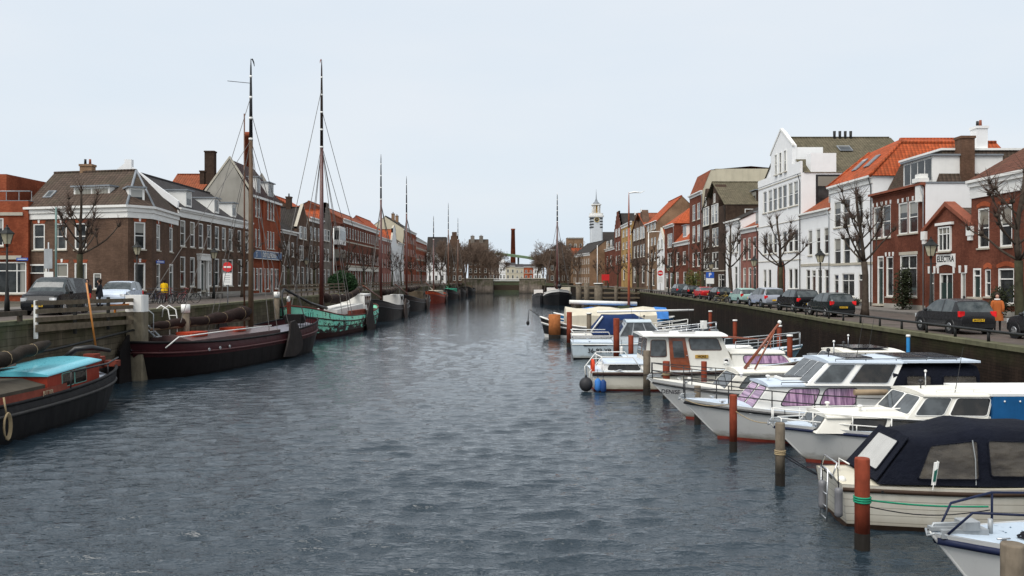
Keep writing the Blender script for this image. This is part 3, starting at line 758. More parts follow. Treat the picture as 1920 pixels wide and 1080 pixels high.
b.poly(k[0], k[1], b_, a_); b.poly(k[1], (W + .2, 12.6, H), c_, b_); b.poly(k[0], a_, d_, (-.2, 12.6, H)); e1, e2 = (W / 2, 4.4, H + 3.75), (W / 2, 9.8, H + 3.75); b.poly(c_, (W + .2, 12.6, H), (-.2, 12.6, H), d_); b.poly(c_, d_, e2)
b.poly(a_, b_, e1); b.poly(b_, c_, e2, e1); b.poly(a_, e1, e2, d_)
for p, q in ((k[0], a_), (k[1], b_), (b_, c_), (b_, e1), (e1, e2)): b.path([p, q], .14, 6)
b.build('roof', t); uy = (V(a_) - V((1.6, -.3, H))).normalized()
for xx in (2.6, 5.2): skylight(t, V((xx, -.3, H)) + uy * 1.7, V((1, 0, 0)), uy, .95, 1.5)

t, W = RH('narrow small white house between the tall white gable and the orange roofed house', 1502, 1557, 8.9, WRENDER,
          [(431, 479, 8, [1519, 1534, 1549], 'sash'), (505, 552, 8, [1515, 1537, 1550], 'bar'), (505, 558, 8, [1526], 'bdoor')], roof='par', rh=3.2, roofm=T_RUST, cornice=.45, bands=((3.6, .25),), depth=10)
dormer(t, 5.2, 1.2, 9.4, 1.6, 1.7, 3)
# tall white gable
t, W = RH('tall white plastered house with pointed centre gable and arched brown door', 1422, 1502, 13.2, WRENDER,
          [(359, 400, 7, [1434, 1444, 1453, 1462, 1471, 1482, 1492], 'sash'), (440, 477, 7, [1434, 1444, 1453, 1471, 1482, 1492], 'sash'), (505, 540, 6, [1434, 1443, 1482, 1492], 'plain')],
          roof='perp', rh=4.8, roofm=T_OLIVE, cornice=.0, gable='none', depth=12.5, bands=((4.3, .08), (8.4, .06), (12.9, .1)))
gx0, gx1 = lx(1446, 'R', XR_, XR_ * 1600 / (1422 - 960)), lx(1486, 'R', XR_, XR_ * 1600 / (1422 - 960)); gc = (gx0 + gx1) / 2
b = MB(WRENDER); b.ext([(gx0, -.05, 13.2), (gx1, -.05, 13.2), (gx1, -.05, 16.4), (gc, -.05, 18.6), (gx0, -.05, 16.4)], (0, .5, 0)); b.ext([(0, .46, 13.2), (W, .46, 13.2), (W / 2, .46, 17.95)], (0, .2, 0)); b.box(gx1 - .6, .47, 13.2, gx1, 3.2, 16.2); b.box(gx1 + .003, -.06, 13.2, W, .15, 14.4); b.box(0, -.06, 13.2, gx0 - .003, .15, 14.0); b.box(gx1 + 1.2, 1.0, 13.2, W - .02, 3.6, 15.2); b.build('gable', t)
b = MB(WHITE); b.ext([(gx0 - .15, -.12, 16.35), (gc, -.12, 18.6), (gc, -.12, 18.85), (gx0 - .15, -.12, 16.6)], (0, .3, 0)); b.ext([(gx1 + .15, -.12, 16.35), (gc, -.12, 18.6), (gc, -.12, 18.85), (gx1 + .15, -.12, 16.6)], (0, .3, 0)); b.build('coping', t)
for i in (-1, 0, 1):
    m = win_mesh(.8, 2.3, 'sash', None, WHITE); q = link('window', m[0], t, (gc + i * 1.6, -.16, 13.9), 0); link('pane', m[1], q)
dx = lx(1465, 'R', XR_, XR_ * 1600 / (1422 - 960)); b = MB(BLACK)
b.ext([(dx - 1.35, -.03, .1), (dx + 1.35, -.03, .1)] + [(dx + 1.35 * math.cos(math.pi * i / 8), -.03, 3.2 + 1.3 * math.sin(math.pi * i / 8)) for i in range(9)], (0, .028, 0)); b.use(B_MAROON); b.ext([(dx - 1.15, -.06, .1), (dx + 1.15, -.06, .1)] + [(dx + 1.15 * math.cos(math.pi * i / 8), -.06, 3.1 + 1.15 * math.sin(math.pi * i / 8)) for i in range(9)], (0, .028, 0)); b.build('door', t)
b = MB(BLACK); b.box(W - .002, 1.5, 9.3, W + .05, 4.2, 13.0); q = b.build('window', t); b = MB(GLASS); b.poly((W + .06, 1.7, 9.5), (W + .06, 4.0, 9.5), (W + .06, 4.0, 12.8), (W + .06, 1.7, 12.8)); b.build('pane', q, fix=False)
for i in range(4): c = MB(BLACKM); c.tube((W / 2 + .15, 6.2 + i * .6, 17.6), (W / 2 + .15, 6.2 + i * .6, 18.7), .13, .16, 7); c.build('chimney_pot', t)
skylight(t, (W * .72, 5.6, 16.0), V((0, 1, 0)), V((-.85, 0, .53)), 1.4, 1.3)
t, W = RH('small pink brick house with orange tiled roof left of the tall white gable', 1389, 1422, 8.7, B_PINK, [(447, 487, 5, [1396, 1405, 1415], 'sash'), (502, 545, 5, [1396, 1406, 1415], 'bar')], roof='par', rh=2.6, roofm=T_RUST, cornice=.6)
dormer(t, 4.6, .8, 9.0, 1.5, 1.6, 3)
t, W = RH('narrow white house squeezed between dark gables and the pink brick house', 1361, 1389, 10.1, WRENDER, [(440, 475, 4, [1367, 1374, 1382], 'sash'), (500, 545, 5, [1368, 1380], 'bar')], roof='par', rh=2.4, roofm=T_DARK, cornice=.5)
t, W = RH('tall dark brick building with twin pointed gables and olive roof', 1317, 1361, 12.6, B_DARK,
          [(390, 424, 5, [1322, 1327, 1338, 1344], 'sash'), (432, 465, 5, [1322, 1327, 1338, 1344], 'sash'), (475, 505, 5, [1322, 1327, 1338, 1344], 'sash'), (515, 545, 5, [1320, 1326, 1350, 1355], 'bar')],
          roof='perp', rh=3.9, roofm=T_OLIVE, cornice=0, depth=13, bands=((3.4, .15),))
for c in (2.6, 8.2):
    b = MB(B_DARK); b.ext([(c - 1.9, -.02, 12.6), (c + 1.9, -.02, 12.6), (c + 1.9, -.02, 13.6), (c + .5, -.02, 16.0), (c - .5, -.02, 16.0), (c - 1.9, -.02, 13.6)], (0, 1.5, 0)); q = b.build('gable', t)
    m = win_mesh(.7, 1.3, 'plain', None, WHITE); q = link('window', m[0], t, (c, -.14, 13.4), 0); link('pane', m[1], q)
m = win_mesh(2.0, 2.0, 'plain', None, WHITE); q = link('window', m[0], t, (W + .06, 3.6, 10.0), R(90)); link('pane', m[1], q)
dormer(t, W - 2.2, 4.5, 13, 2.5, 1.7, 3, 1, B_DARK)
t, W = RH('tall dark brick building with cream gable end and dark mansard roof above', 1293, 1317, 16, B_MAROON, [(384, 414, 5, [1301, 1310], 'sash'), (424, 455, 5, [1301, 1310], 'sash'), (474, 500, 5, [1301, 1310], 'sash'), (510, 545, 5, [1304], 'door')],
          roof='mans', rh=3.2, roofm=T_RUST, sidewall=CRENDER, cornice=.5, depth=15)
b = MB(CRENDER); b.box(.5, 2, 16, W + .02, 15, 19.4); b.build('attic', t)
t, W = RH('maroon brick house with long steep orange roof beside the dark tall buildings', 1264, 1293, 8.8, B_MAROON, [(473, 497, 5, [1271, 1283], 'sash'), (510, 540, 5, [1270, 1284], 'bar')], roof='par', rh=7.0, roofm=T_ORANGE, cornice=.7, sidewall=CRENDER, depth=12)
dormer(t, 6.5, .6, 9.6, 3, 2.0, 3, 2)
t, W = RH('maroon brick house with white bay windows and small orange roof', 1246, 1264, 12.4, B_MAROON, [(438, 464, 9, [1256], 'cross'), (474, 500, 9, [1256], 'cross'), (512, 540, 5, [1250, 1259], 'bar')], roof='hip', rh=3.4, roofm=T_ORANGE, cornice=.5, hf=4)
t, W = RH('narrow white house with pointed gable beside the tan block', 1232, 1246, 8.8, WRENDER, [(450, 468, 3, [1236, 1242], 'sash'), (480, 500, 3, [1236, 1242], 'sash')], roof='perp', rh=3.4, gable='tri', gh=3.6, roofm=T_ORANGE, cornice=0, detail=False)
t, W = RH('tan rendered four storey block with orange roof behind', 1211, 1232, 14.2, B_TAN, [(420, 434, 3, [1216, 1222, 1228], 'sash'), (448, 462, 3, [1216, 1222, 1228], 'sash'), (475, 490, 3, [1216, 1222, 1228], 'sash'), (505, 535, 4, [1215, 1225], 'bar')], roof='par', rh=5, roofm=T_ORANGE, cornice=.3, detail=False)
t, W = RH('brown brick warehouse with twin white topped gables', 1185, 1211, 13.6, B_BROWN, [(430, 452, 3, [1190, 1196, 1202, 1207], 'sash'), (462, 484, 3, [1190, 1196, 1202, 1207], 'sash'), (500, 530, 4, [1190, 1206], 'bar')], roof='perp', rh=4, roofm=T_RUST, cornice=0, detail=False)
for c in (5.5, 15): b = MB(B_BROWN); b.ext([(c - 4, -.02, 13.6), (c + 4, -.02, 13.6), (c + .6, -.02, 18), (c - .6, -.02, 18)], (0, 1.5, 0)); b.use(WHITE); b.ext([(c - .9, -.1, 17.6), (c + .9, -.1, 17.6), (c + .6, -.1, 18.3), (c - .6, -.1, 18.3)], (0, .08, 0)); b.build('gable', t)
RH('yellow brick house with balconies and pale top storey', 1165, 1185, 16.5, B_YEL, [(432, 445, 3, [1169, 1175, 1181], 'cross'), (455, 468, 3, [1169, 1175, 1181], 'cross'), (478, 492, 3, [1169, 1175, 1181], 'cross'), (505, 525, 3, [1170, 1180], 'bar')], roof='none', roofm=T_DARK, cornice=.8, detail=False)
RH('tall narrow dark brick house with stepped gable near the white spire', 1152, 1165, 15.5, B_MAROON, [(430, 445, 2.5, [1156, 1161], 'sash'), (455, 470, 2.5, [1156, 1161], 'sash'), (480, 495, 2.5, [1156, 1161], 'sash')], roof='perp', rh=5, gable='step', gh=5.5, roofm=T_DARK, cornice=0, detail=False)
RH('low maroon brick house right below the church roof', 1128, 1152, 11.5, B_MAROON, [(455, 470, 2.5, [1133, 1139, 1146], 'sash'), (482, 500, 2.5, [1133, 1139, 1146], 'sash')], roof='par', rh=4, roofm=T_DARK, cornice=.7, detail=False)

# church
t = thing('church', 'white wooden church spire with clock above a dark nave roof', 'church', (29.8, 302, ZR), 0)
b = MB(plain('spire_boards', (.60, .63, .65), .8, .08)); b.cbox(0, 0, 12, 4.2, 4.2, 24, .4); b.build('tower', t)
LOUV = plain('louvre_dark', (.05, .055, .06), .8)
b = MB(LOUV)
for z in (20.2, 21.2, 22.2, 23.2):
    for s in (-1, 1): b.box(s * 1.6 - .52, -2.16, z, s * 1.6 + .52, -1.9, z + .45); b.box(s * 2.16 - .12, -1.6, z, s * 2.16 + .0, 1.6, z + .45)
each(b, 'louvre', t)
b = MB(WHITE); b.cbox(0, 0, 24.3, 5.0, 5.0, .5, .5); b.cbox(0, 0, 25.0, 4.5, 4.5, .8, .5)
for i in range(8): a = math.pi / 4 * i + .39; b.tube((1.4 * math.cos(a), 1.4 * math.sin(a), 25.4), (1.4 * math.cos(a), 1.4 * math.sin(a), 28.3), .2, .2, 5)
b.cbox(0, 0, 28.45, 3.4, 3.4, .4, .7); b.build('lantern', t)
b = MB(B_YEL); b.cbox(0, 0, 26.8, 1.7, 1.7, 3, .4); b.build('bell_chamber', t)
b = MB(LEAD); b.path([(0, 0, 28.6), (0, 0, 29.1), (0, 0, 29.6), (0, 0, 30.1), (0, 0, 30.6), (0, 0, 34.0)], [1.35, 1.1, .55, .4, .2, .03], 8); b.build('spire', t)
b = MB(LOUV); b.tube((0, -2.12, 23.0), (0, -2.22, 23.0), .85, .85, 16); q = b.build('clock', t)
b = MB(plain('gilding', (.75, .55, .2), .4, .05)); b.torus((0, -2.25, 23), .8, .09, 'y', 16, 4); b.tube((0, -2.26, 23), (.1, -2.26, 23.6), .06, .04, 4); b.tube((0, -2.26, 23), (.42, -2.26, 22.9), .06, .04, 4); b.build('clock_hand', q)
b = MB(B_DARK); b.box(-2, 3, 0, 14, 22, 11); b.build('nave_wall', t)
b = MB(T_DARK); b.poly((-3, 2, 11), (15, 2, 11), (15, 12, 19.5), (1, 12, 19.5)); b.poly((-3, 22, 11), (15, 22, 11), (15, 12, 19.5), (1, 12, 19.5)); b.poly((-3, 2, 11), (1, 12, 19.5), (-3, 22, 11)); b.build('roof', t)
# right bend houses near the lock
def FH(lb, px0, px1, D, H, wall, rows, **k):
    x0, x1 = X(px0, D), X(px1, D); k.setdefault('zb', ZL)
    return house(lb, x0, D, 'R', x1 - x0, H, wall, rows, ang=k.pop('ang', 0.0), detail=False, **k)
def frows(W, H, n, fl, z0=1.0, w=1.0, st='sash'): return [(x, z0 + f * (H - 1) / fl, w, min(1.9, (H - 1) / fl * .6), st) for f in range(fl) for x in spread(W, n)]
house('tan house with orange roof and white dormers beyond the moored black barge', 21.5, 300, 'R', 30, 10.5, B_TAN, frows(30, 10, 9, 3), roof='par', rh=4, roofm=T_DARK, cornice=.8, zb=ZR, ang=R(-84), detail=False)
FH('brown corner block with small turret beyond the right end of the lock', 1030, 1072, 330, 13, B_BROWN, frows(8.6, 13, 4, 3), roof='hip', rh=3, hf=3, roofm=T_SLATE, cornice=.5)
FH('orange roofed low house with white dormer beside the church row', 1073, 1096, 312, 9, B_TAN, frows(4.4, 9, 2, 2), roof='par', rh=4, roofm=T_ORANGE, cornice=.5)
FH('flat topped brown block behind the bare trees on the right bank', 1064, 1094, 360, 19, B_TAN, frows(6.7, 19, 3, 4), roof='none', cornice=.4)

# --- left bank
t = thing('corner_house', 'brown brick corner house with cut corner, white cornice and brown tiled roof', 'house', (0, 0, ZL), 0)
P = [(-38.6, 67.6), (-29.3, 65.1), (-28.2, 66.8), (-29.4, 75.0), (-38.6, 77)]
wb = MB(B_BROWN); H = 7.35
def along(px, a, b):
    a = V((a[0], a[1])); b = V((b[0], b[1])); k = (px - 960) / 1600; return abs((a.x - k * a.y) / ((a.x - b.x) - k * (a.y - b.y))) * (b - a).length
def seg(i, items): return [(along(px, P[i], P[i + 1]),) + tuple(r) for px, *r in items]
facade(t, wb, P[0], P[1], 0, H, seg(0, [(73, 4.05, 1.1, 2.05, 'sash', 'one'), (114, 4.05, 1.1, 2.05, 'sash', 'one'), (151, 4.05, 1.1, 2.05, 'sash', 'one'), (69, .02, 1.9, 2.9, 'bdoor', 'one'), (116, .9, 1.15, 2.1, 'sash', 'one'), (151, .9, 1.15, 2.1, 'plain', 'one'), (182, 1.0, .72, 1.2, 'plain')]))
facade(t, wb, P[1], P[2], 0, H, [(1.0, 4.05, .95, 2.1, 'sash', 'one'), (1.0, .9, .95, 2.1, 'plain', 'one')])
facade(t, wb, P[2], P[3], 0, H, seg(2, [(297, 4.05, 1.1, 2.1, 'sash', 'one'), (321, 4.05, 1.1, 2.1, 'sash', 'one'), (297, .9, 1.1, 2.1, 'sash', 'one'), (321, .02, 1.3, 3.0, 'door', 'one')]))
wb.poly(*[(p[0], p[1], z) for p, z in ((P[3], 0), (P[4], 0), (P[4], H), (P[3], H))]); wb.build('wall', t)
c = MB(WHITE)
for z0, z1, o in ((H - .9, H - .45, .1), (H - .45, H - .12, .2), (H - .12, H + .06, .38)):
    Q = [(P[0][0], P[0][1] - o), (P[1][0] + o * .1, P[1][1] - o), (P[2][0] + o, P[2][1] - o * .5), (P[3][0] + o, P[3][1])]
    for i in range(3): c.ext([(P[i][0], P[i][1], z0), (P[i + 1][0], P[i + 1][1], z0), Q[i + 1] + (z0,), Q[i] + (z0,)], (0, 0, z1 - z0))
c.build('cornice', t)
r = MB(T_BROWN); e = [(P[0][0], P[0][1] - .2), (P[1][0], P[1][1] - .2), (P[2][0] + .2, P[2][1]), (P[3][0] + .2, P[3][1]), (P[4][0], P[4][1])]; zt = 10.7
rw, re_ = (-38.6, 72, zt), (-30.9, 70.2, zt)
E3 = [(a[0], a[1], H + .06) for a in e]
r.poly(E3[0], E3[1], re_, rw); r.poly(E3[1], E3[2], re_); r.poly(E3[2], E3[3], re_); r.poly(E3[3], E3[4], rw, re_); r.path([rw, re_], .12, 6); r.build('roof', t)
c = MB(LEAD); c.path([E3[1], re_], .1, 5); c.path([E3[2], re_], .1, 5); c.build('hip_flashing', t)
b = MB(WHITE); D_ = thing; m = MB(WHITE)
ca = math.atan2(P[2][1] - P[1][1], P[2][0] - P[1][0])
def place_dormer(wx, wy, z, ang, w, h, n=1):
    q = dormer(t, 0, 0, 0, w, h, 2.2, n); q.location = (wx, wy, z); q.rotation_euler = (0, 0, ang); return q
place_dormer(-29.25, 66.5, H + .15, ca * .6, 1.15, 1.35); place_dormer(-33.3, 67.6, H + .55, R(-15), 3.4, 1.15, 2)
chimney(t, -35.6, 71.6, 10.0, 1.0, .7, 1.35, B_TAN, 2)
skylight(t, (-37.6, 68.4, H + .85), V((1, -.27, 0)), V((0.1, 1, .78)), .8, 1.0)

t, W = LH('long brown brick house with white cornice, three dormers and a white framed entrance', 333, 470, 8.0, B_BROWN,
          [(413, 462, 9.5, [343, 361, 377, 392.5, 407, 420, 432.5, 449, 463], 'sash'), (481, 538, 9.5, [343, 361], 'sash'), (484, 537, 8.5, [393, 407, 421, 433], 'sash'), (486, 536, 7, [450, 463], 'sash'), (478, 547, 9, [379], 'door')],
          roof='par', rh=3.3, roofm=T_SLATE, cornice=.75, depth=9)
for x in (3.4, 10.8, 16.2): dormer(t, x, .3, 8.35, 1.4, 1.45, 2.6)
b = MB(WHITE); dd = lx(379, 'L', XL_, XL_ * 1600 / (333 - 960))
for s in (-1, 1): b.box(dd + s * 1.05 - .16, -.25, 0, dd + s * 1.05 + .16, -.003, 3.5)
b.box(dd - 1.35, -.35, 3.5, dd + 1.35, -.003, 4.0); b.box(dd - 1.45, -.42, 4.0, dd + 1.45, -.003, 4.12); b.build('door_surround', t)
b = MB(WRENDER); b.ext([(-.12, 0, 8), (-.12, 4.5, 11.3), (-.12, 9, 8), (-.12, 9, 8.5), (-.12, 4.5, 12.0), (-.12, -.1, 8.6)], (.3, 0, 0)); b.box(-.15, 4.0, 11.2, .3, 4.6, 12.25); b.build('parapet', t)
# tall red brick with grey gable wall
t = thing('corner_house', 'tall red brick house with bare grey gable end, dark roof and blue shop sign', 'house', (XL_, 95.8, ZL), R(90)); W = 12.3
wb = MB(B_RED); ops = [(x, z, .72, 2.1, 'sash') for z in (5.4, 8.9) for x in (2.2, 3.4, 7.0, 8.2, 9.4)] + [(x, .5, .95, 2.5, 'bar') for x in (1.3, 2.7, 5.6, 7.0, 10.4, 11.5)] + [(4.1, 0.02, 1.1, 3.0, 'door'), (8.7, .02, 1.1, 3.0, 'door')]
facade(t, wb, (0, 0), (W, 0), 0, 11.2, ops); wb.use(GRENDER)
sidep = [(0, 0, 0), (0, 7, 0), (0, 7, 10), (0, 5.6, 11.3), (0, 5.0, 11.4), (0, 2.3, 15.2), (0, 0.2, 11.6)]
wb.poly(*sidep); wb.poly(*[(W, p[1], p[2]) for p in sidep]); wb.build('wall', t)
b = MB(STONE); b.ext([(-.06, -.1, 11.5), (-.06, 2.3, 15.25), (-.06, 2.3, 15.55), (-.06, -.1, 11.8)], (.35, 0, 0)); b.ext([(-.06, 5.2, 11.2), (-.06, 2.3, 15.25), (-.06, 2.3, 15.55), (-.06, 5.3, 11.45)], (.35, 0, 0)); b.build('coping', t)
b = MB(T_PURP); b.poly((.2, -.2, 11.3), (W, -.2, 11.3), (W - 3.2, 2.3, 15.2), (.2, 2.3, 15.2)); b.poly((W, -.2, 11.3), (W, 7, 10), (W - 3.2, 2.3, 15.2)); b.poly((.2, 7, 10), (W, 7, 10), (W - 3.2, 2.3, 15.2), (.2, 2.3, 15.2)); b.build('roof', t)
dormer(t, 3.5, .1, 11.6, 1.5, 1.9, 2); dormer(t, 8.6, .1, 11.6, 2.4, 1.8, 2, 2)
b = MB(WHITE); b.box(-.02, -.3, 11.0, W + .02, -.003, 11.25); b.build('cornice', t)
b = MB(B_ORANGE)
for x in (.25, 4.9, 11.9): b.box(x - .22, -.12, 0, x + .22, -.003, 11)
each(b, 'pilaster', t)
b = MB(plain('blue_sign', (.10, .17, .30), .5, .1)); b.box(.5, -.32, 4.05, W - .3, -.22, 5.05); b.use(WHITE)
for z in (4.05, 4.97): b.box(.5, -.34, z, W - .3, -.325, z + .08)
q = b.build('shop_sign', t)
for s, xx in (('S', 1.4), ('DISTILLEERDERIJ', 6.6)): text_mesh(s, .78, WHITE, parent=q, loc=(xx, -.34, 4.52), rot=(R(90), 0, 0))
b = MB(B_RED); b.path([(0, 0, 0), (0, 0, 20.0), (0, 0, 20.01), (0, 0, 20.6)], [.75, .48, .58, .58], 12); tag(b.build('factory_chimney'), 'round brick chimney rising behind the grey gable end of the left row', 'chimney').location = (-34, 110, ZL)
t = FH('rear house with rust tiled roof and big stepped chimney behind the long brown house', 305, 428, 101, 11.3, B_BROWN, [], roof='par', rh=3.3, roofm=T_RUST, cornice=0, depth=9, plinth=False)
chimney(t, 4.6, 3, 11.8, 1.15, .9, 5.5, B_DARK, 0); chimney(t, 3.8, 3, 11.8, .7, .9, 3.1, B_DARK, 0); dormer(t, 7.0, 1.0, 11.6, 1.2, 1.7, 2)
t = thing('modern_house', 'orange red brick modern house with roof terrace rail at the far left edge', 'house', (-50, 67.2, ZL), 0); W = 11.9
wb = MB(B_RED); facade(t, wb, (0, 0), (W, 0), 0, 7.9, [(11.0, 4.35, 1.7, 2.2, 'split'), (9.3, 4.35, 1.3, 2.2, 'split'), (10.2, .6, 3.1, 2.5, 'wide'), (6, 4.35, 1.6, 2.2, 'split'), (6.3, .6, 1.8, 2.4, 'wide')]); wb.poly((W, 0, 0), (W, 3, 0), (W, 3, 7.9), (W, 0, 7.9)); wb.box(4, 1.5, 7.9, 9.3, 9, 10.2); wb.build('wall', t)
b = MB(LEAD); b.box(0, .02, 7.88, W, 3, 7.95); b.build('roof', t); b = MB(STONE); b.box(8, -.1, 6.75, W - .4, -.003, 7.0); b.box(8, -.12, 3.3, W - .5, -.003, 3.6); each(b, 'string_course', t)
b = MB(GALV); b.tube((8, .3, 8.7), (W, .3, 8.7), .04, None, 5); [b.tube((8 + i * 1.0, .3, 7.9), (8 + i * 1.0, .3, 8.7), .03, None, 4) for i in range(5)]; b.build('railing', t)

t, W = LH('dark roofed low brown house right of the blue signed building', 525, 556, 8.0, B_BROWN, [(452, 480, 5, [533, 541, 549], 'sash'), (497, 535, 5, [532, 540, 549], 'bar')], roof='par', rh=3.6, roofm=T_DARK, cornice=.4, chim=((6.5, 4.5, 10.8, .9, .7, 1.6, B_DARK, 1),))
LH('brown brick house with pointed gable and large white ground floor window', 556, 580, 8.6, B_BROWN, [(424, 448, 5, [563, 571], 'sash'), (460, 488, 9, [565], 'three'), (500, 535, 5, [560, 568, 576], 'bar')], roof='perp', rh=3.2, gable='tri', gh=3.6, roofm=T_DARK, cornice=0, chim=((3.7, 2, 11.5, .8, .7, 1.8, B_DARK, 1),))
LH('brown brick house with orange roof and white cornice behind the green barge mast', 580, 605, 10.7, B_BROWN, [(425, 450, 4, [584, 591, 598], 'sash'), (460, 490, 4, [584, 591, 598], 'sash'), (503, 535, 4, [584, 591, 598], 'bar')], roof='par', rh=3, roofm=T_ORANGE, cornice=.6)
LH('narrow grey brick house with steep stepped gable right of the second mast', 605, 621, 9.3, B_GREY, [(430, 452, 4, [609, 615], 'sash'), (466, 490, 4, [609, 615], 'sash'), (505, 535, 4, [609, 616], 'bar')], roof='perp', rh=3.4, gable='step', gh=4.4, roofm=T_ORANGE, cornice=0)
t, W = LH('maroon brick house with projecting white bay windows', 621, 643, 11.2, B_MAROON, [(508, 533, 4, [627, 634], 'bar')], roof='none', cornice=.3, cm=SOIL)
for z, mm in ((7.4, WHITE), (3.9, B_MAROON)):
    b = MB(mm); b.box(1.5, -1.1, z, 6.6, -.003, z + 3.0); q = b.build('bay_window', t); b = MB(GLASS)
    for xx in (1.7, 3.35, 5.0): b.poly((xx, -1.12, z + .8), (xx + 1.4, -1.12, z + .8), (xx + 1.4, -1.12, z + 2.7), (xx, -1.12, z + 2.7))
    b.poly((1.48, -.95, z + .8), (1.48, -.15, z + .8), (1.48, -.15, z + 2.7), (1.48, -.95, z + 2.7)); b.build('pane', q, fix=False)
t, W = LH('long maroon brick terrace block with white bands and orange roof', 643, 710, 12.2, B_MAROON, [], [(x, z, 1.15, 1.9 if z > 1 else 2.4, 'sash' if z > 1 else 'bar') for z in (.7, 4.7, 9.0) for x in spread(40, 15)], roof='par', rh=3.0, roofm=T_RUST, cornice=.7, bands=((3.9, .3), (8.2, .25)), depth=12)
b = MB(plain('awning_white', (.7, .68, .6), .8)); b.box(2, -.3, 3.2, 38, -.06, 3.8); b.build('fascia', t)
LH('red house with bright orange roof and skylight past the long terrace', 710, 733, 11, B_PINK, [], frows(19, 11, 5, 3), roof='par', rh=4.6, roofm=T_ORANGE, cornice=.6, detail=False)
LH('white plastered house with curved gable in the left row', 733, 745, 10, WRENDER, [], frows(12, 10, 4, 3), roof='perp', rh=4, gable='bell', gh=5, roofm=T_ORANGE, cornice=0, detail=False)
LH('white house with flat cornice and brown roof in the left row', 745, 757, 11, WRENDER, [], frows(14, 11, 4, 3), roof='par', rh=3.5, roofm=T_BROWN, cornice=.7, detail=False)
LH('tall house with a bare cream side wall above its neighbours', 757, 780, 15.5, B_RED, [], frows(29, 15.5, 7, 4), roof='par', rh=3.2, roofm=T_DARK, sidewall=CRENDER, cornice=.6, depth=9, ridge=5, detail=False, chim=((8, 4, 18, 1.2, .8, 2, B_TAN, 2), (16, 4, 18, 1.2, .8, 2, B_TAN, 2)))
LH('red and white striped house at the far end of the left row', 780, 800, 14, B_RED, [], frows(30, 14, 8, 4), roof='hip', rh=3, hf=3, roofm=T_DARK, cornice=.8, detail=False, bands=((4, .4), (7.5, .4), (11, .4)))
FH('white fronted house with dark roof left of the stepped gable', 800, 836, 322, 11.5, WRENDER, frows(7.2, 11.5, 3, 3), roof='par', rh=6, roofm=T_DARK, cornice=.5, depth=9)
t = FH('brown brick house with white edged stepped gable beyond the far masts', 836, 868, 326, 11, B_BROWN, frows(6.5, 11, 3, 3), roof='perp', rh=6, gable='step', gh=8.5, cm=WHITE, roofm=T_DARK, cornice=0, steps=6)
t = FH('large brown building with steep roof and twin chimneys behind bare trees', 878, 915, 352, 13.5, B_BROWN, frows(8.1, 13.5, 4, 4), roof='par', rh=4.5, roofm=T_BROWN, cornice=.6, depth=9)
chimney(t, 1.6, 3.5, 16.5, 1.6, 1, 3, B_GREY, 2); chimney(t, 5.2, 3.5, 16.5, 1.6, 1, 3, B_GREY, 2)
for i, (lb, a, c, D, H, wl, rf, rm, rh) in enumerate([
    ('row of brown houses seen through bare trees left of the lock', 905, 936, 425, 8, B_BROWN, 'par', T_SLATE, 3),
    ('white fronted tall house with pointed gable beyond the lock', 936, 948, 425, 8.6, WRENDER, 'perp', T_SLATE, 2.4),
    ('cream house with wide windows directly behind the lock', 948, 966, 425, 6.8, CRENDER, 'par', T_SLATE, 1.6),
    ('low cream and orange brick house beyond the lock gate', 966, 982, 425, 6.2, CRENDER, 'par', T_SLATE, 1.5),
    ('orange brick house with pale bands right of the lock opening', 982, 1000, 425, 6.4, B_ORANGE, 'par', T_SLATE, 1.2),
    ('white house at the right end of the far row', 1000, 1016, 425, 6.6, WRENDER, 'par', T_SLATE, 1.6)]):
    W_ = (c - a) / 1600 * D
    FH(lb, a, c, D, H, wl, frows(W_, H, max(2, int(W_ / 1.6)), 2, .5, 1.0, 'cross' if i % 2 else 'sash'), roof=rf, rh=rh, roofm=rm, gable='tri' if rf == 'perp' else None, gh=rh + .4, cornice=.4, zb=4.9, depth=8, bands=((3.1, .3),))
# green canopy and factory chimney far behind
b = MB(plain('green_copper', (.15, .215, .125), .7, .2, .2, streak=False))
pts = [(X(928 + 110 * i / 10, 460), 460, Z(474 + 15 * (i / 10) ** 1.3, 460)) for i in range(11)]
for a, c in zip(pts[:-1], pts[1:]): b.ext([a, c, (c[0], 474, c[2] + .6), (a[0], 474, a[2] + .6)], (0, 0, -1.3))
t = thing('station_canopy', 'long sloping green canopy roof rising above the houses beyond the lock', 'canopy'); b.build('roof', t)
for i in (1, 4, 7, 9): c = MB(GALV); c.tube((pts[i][0], 466, 4.9), (pts[i][0], 466, pts[i][2] - 1), .5, .5, 8); c.build('column', t)
b = MB(B_RED); b.path([(0, 0, 0), (0, 0, 33), (0, 0, 33.01), (0, 0, 34)], [2.2, 1.4, 1.6, 1.6], 14); o = b.build('factory_chimney'); o.location = (X(962, 620), 620, 4.9); o.scale = (1, 1, 1.08); tag(o, 'tall slender red brick factory chimney standing far beyond the lock', 'chimney')
# lock
STN = wallmat('lock_stone', (.20, .165, .135), .5, 1.3)
for lb, x0, x1 in (('weathered stone lock wall left of the narrow lock opening', -18.2, -7), ('weathered stone lock wall right of the narrow lock opening', 2.7, 12)):
    t = thing('lock_wall', lb, 'lock wall'); b = MB(STN); b.box(x0, 313, -1, x1, 330, 5.3); b.build('wall', t)
    b = MB(STONE); b.box(x0 - .1, 312.8, 5.303, x1 + .1, 330.1, 5.6); b.build('coping', t)
t = thing('footbridge', 'narrow lock footbridge with white rails across the opening', 'bridge')
for z in (4.55, 5.15): b = MB(WHITE); b.box(-7, 314, z, 2.7, 314.3, z + .28); b.build('rail', t)
b = MB(TIMBERD); b.box(-7, 314.2, 4.0, 2.7, 316, 4.25); b.build('deck', t)
b = MB(TIMBERD); b.box(-6.99, 322, 1.1, 2.69, 322.6, 3.0); tag(b.build('lock_gate'), 'dark timber lock gate closing the far end of the canal', 'gate')
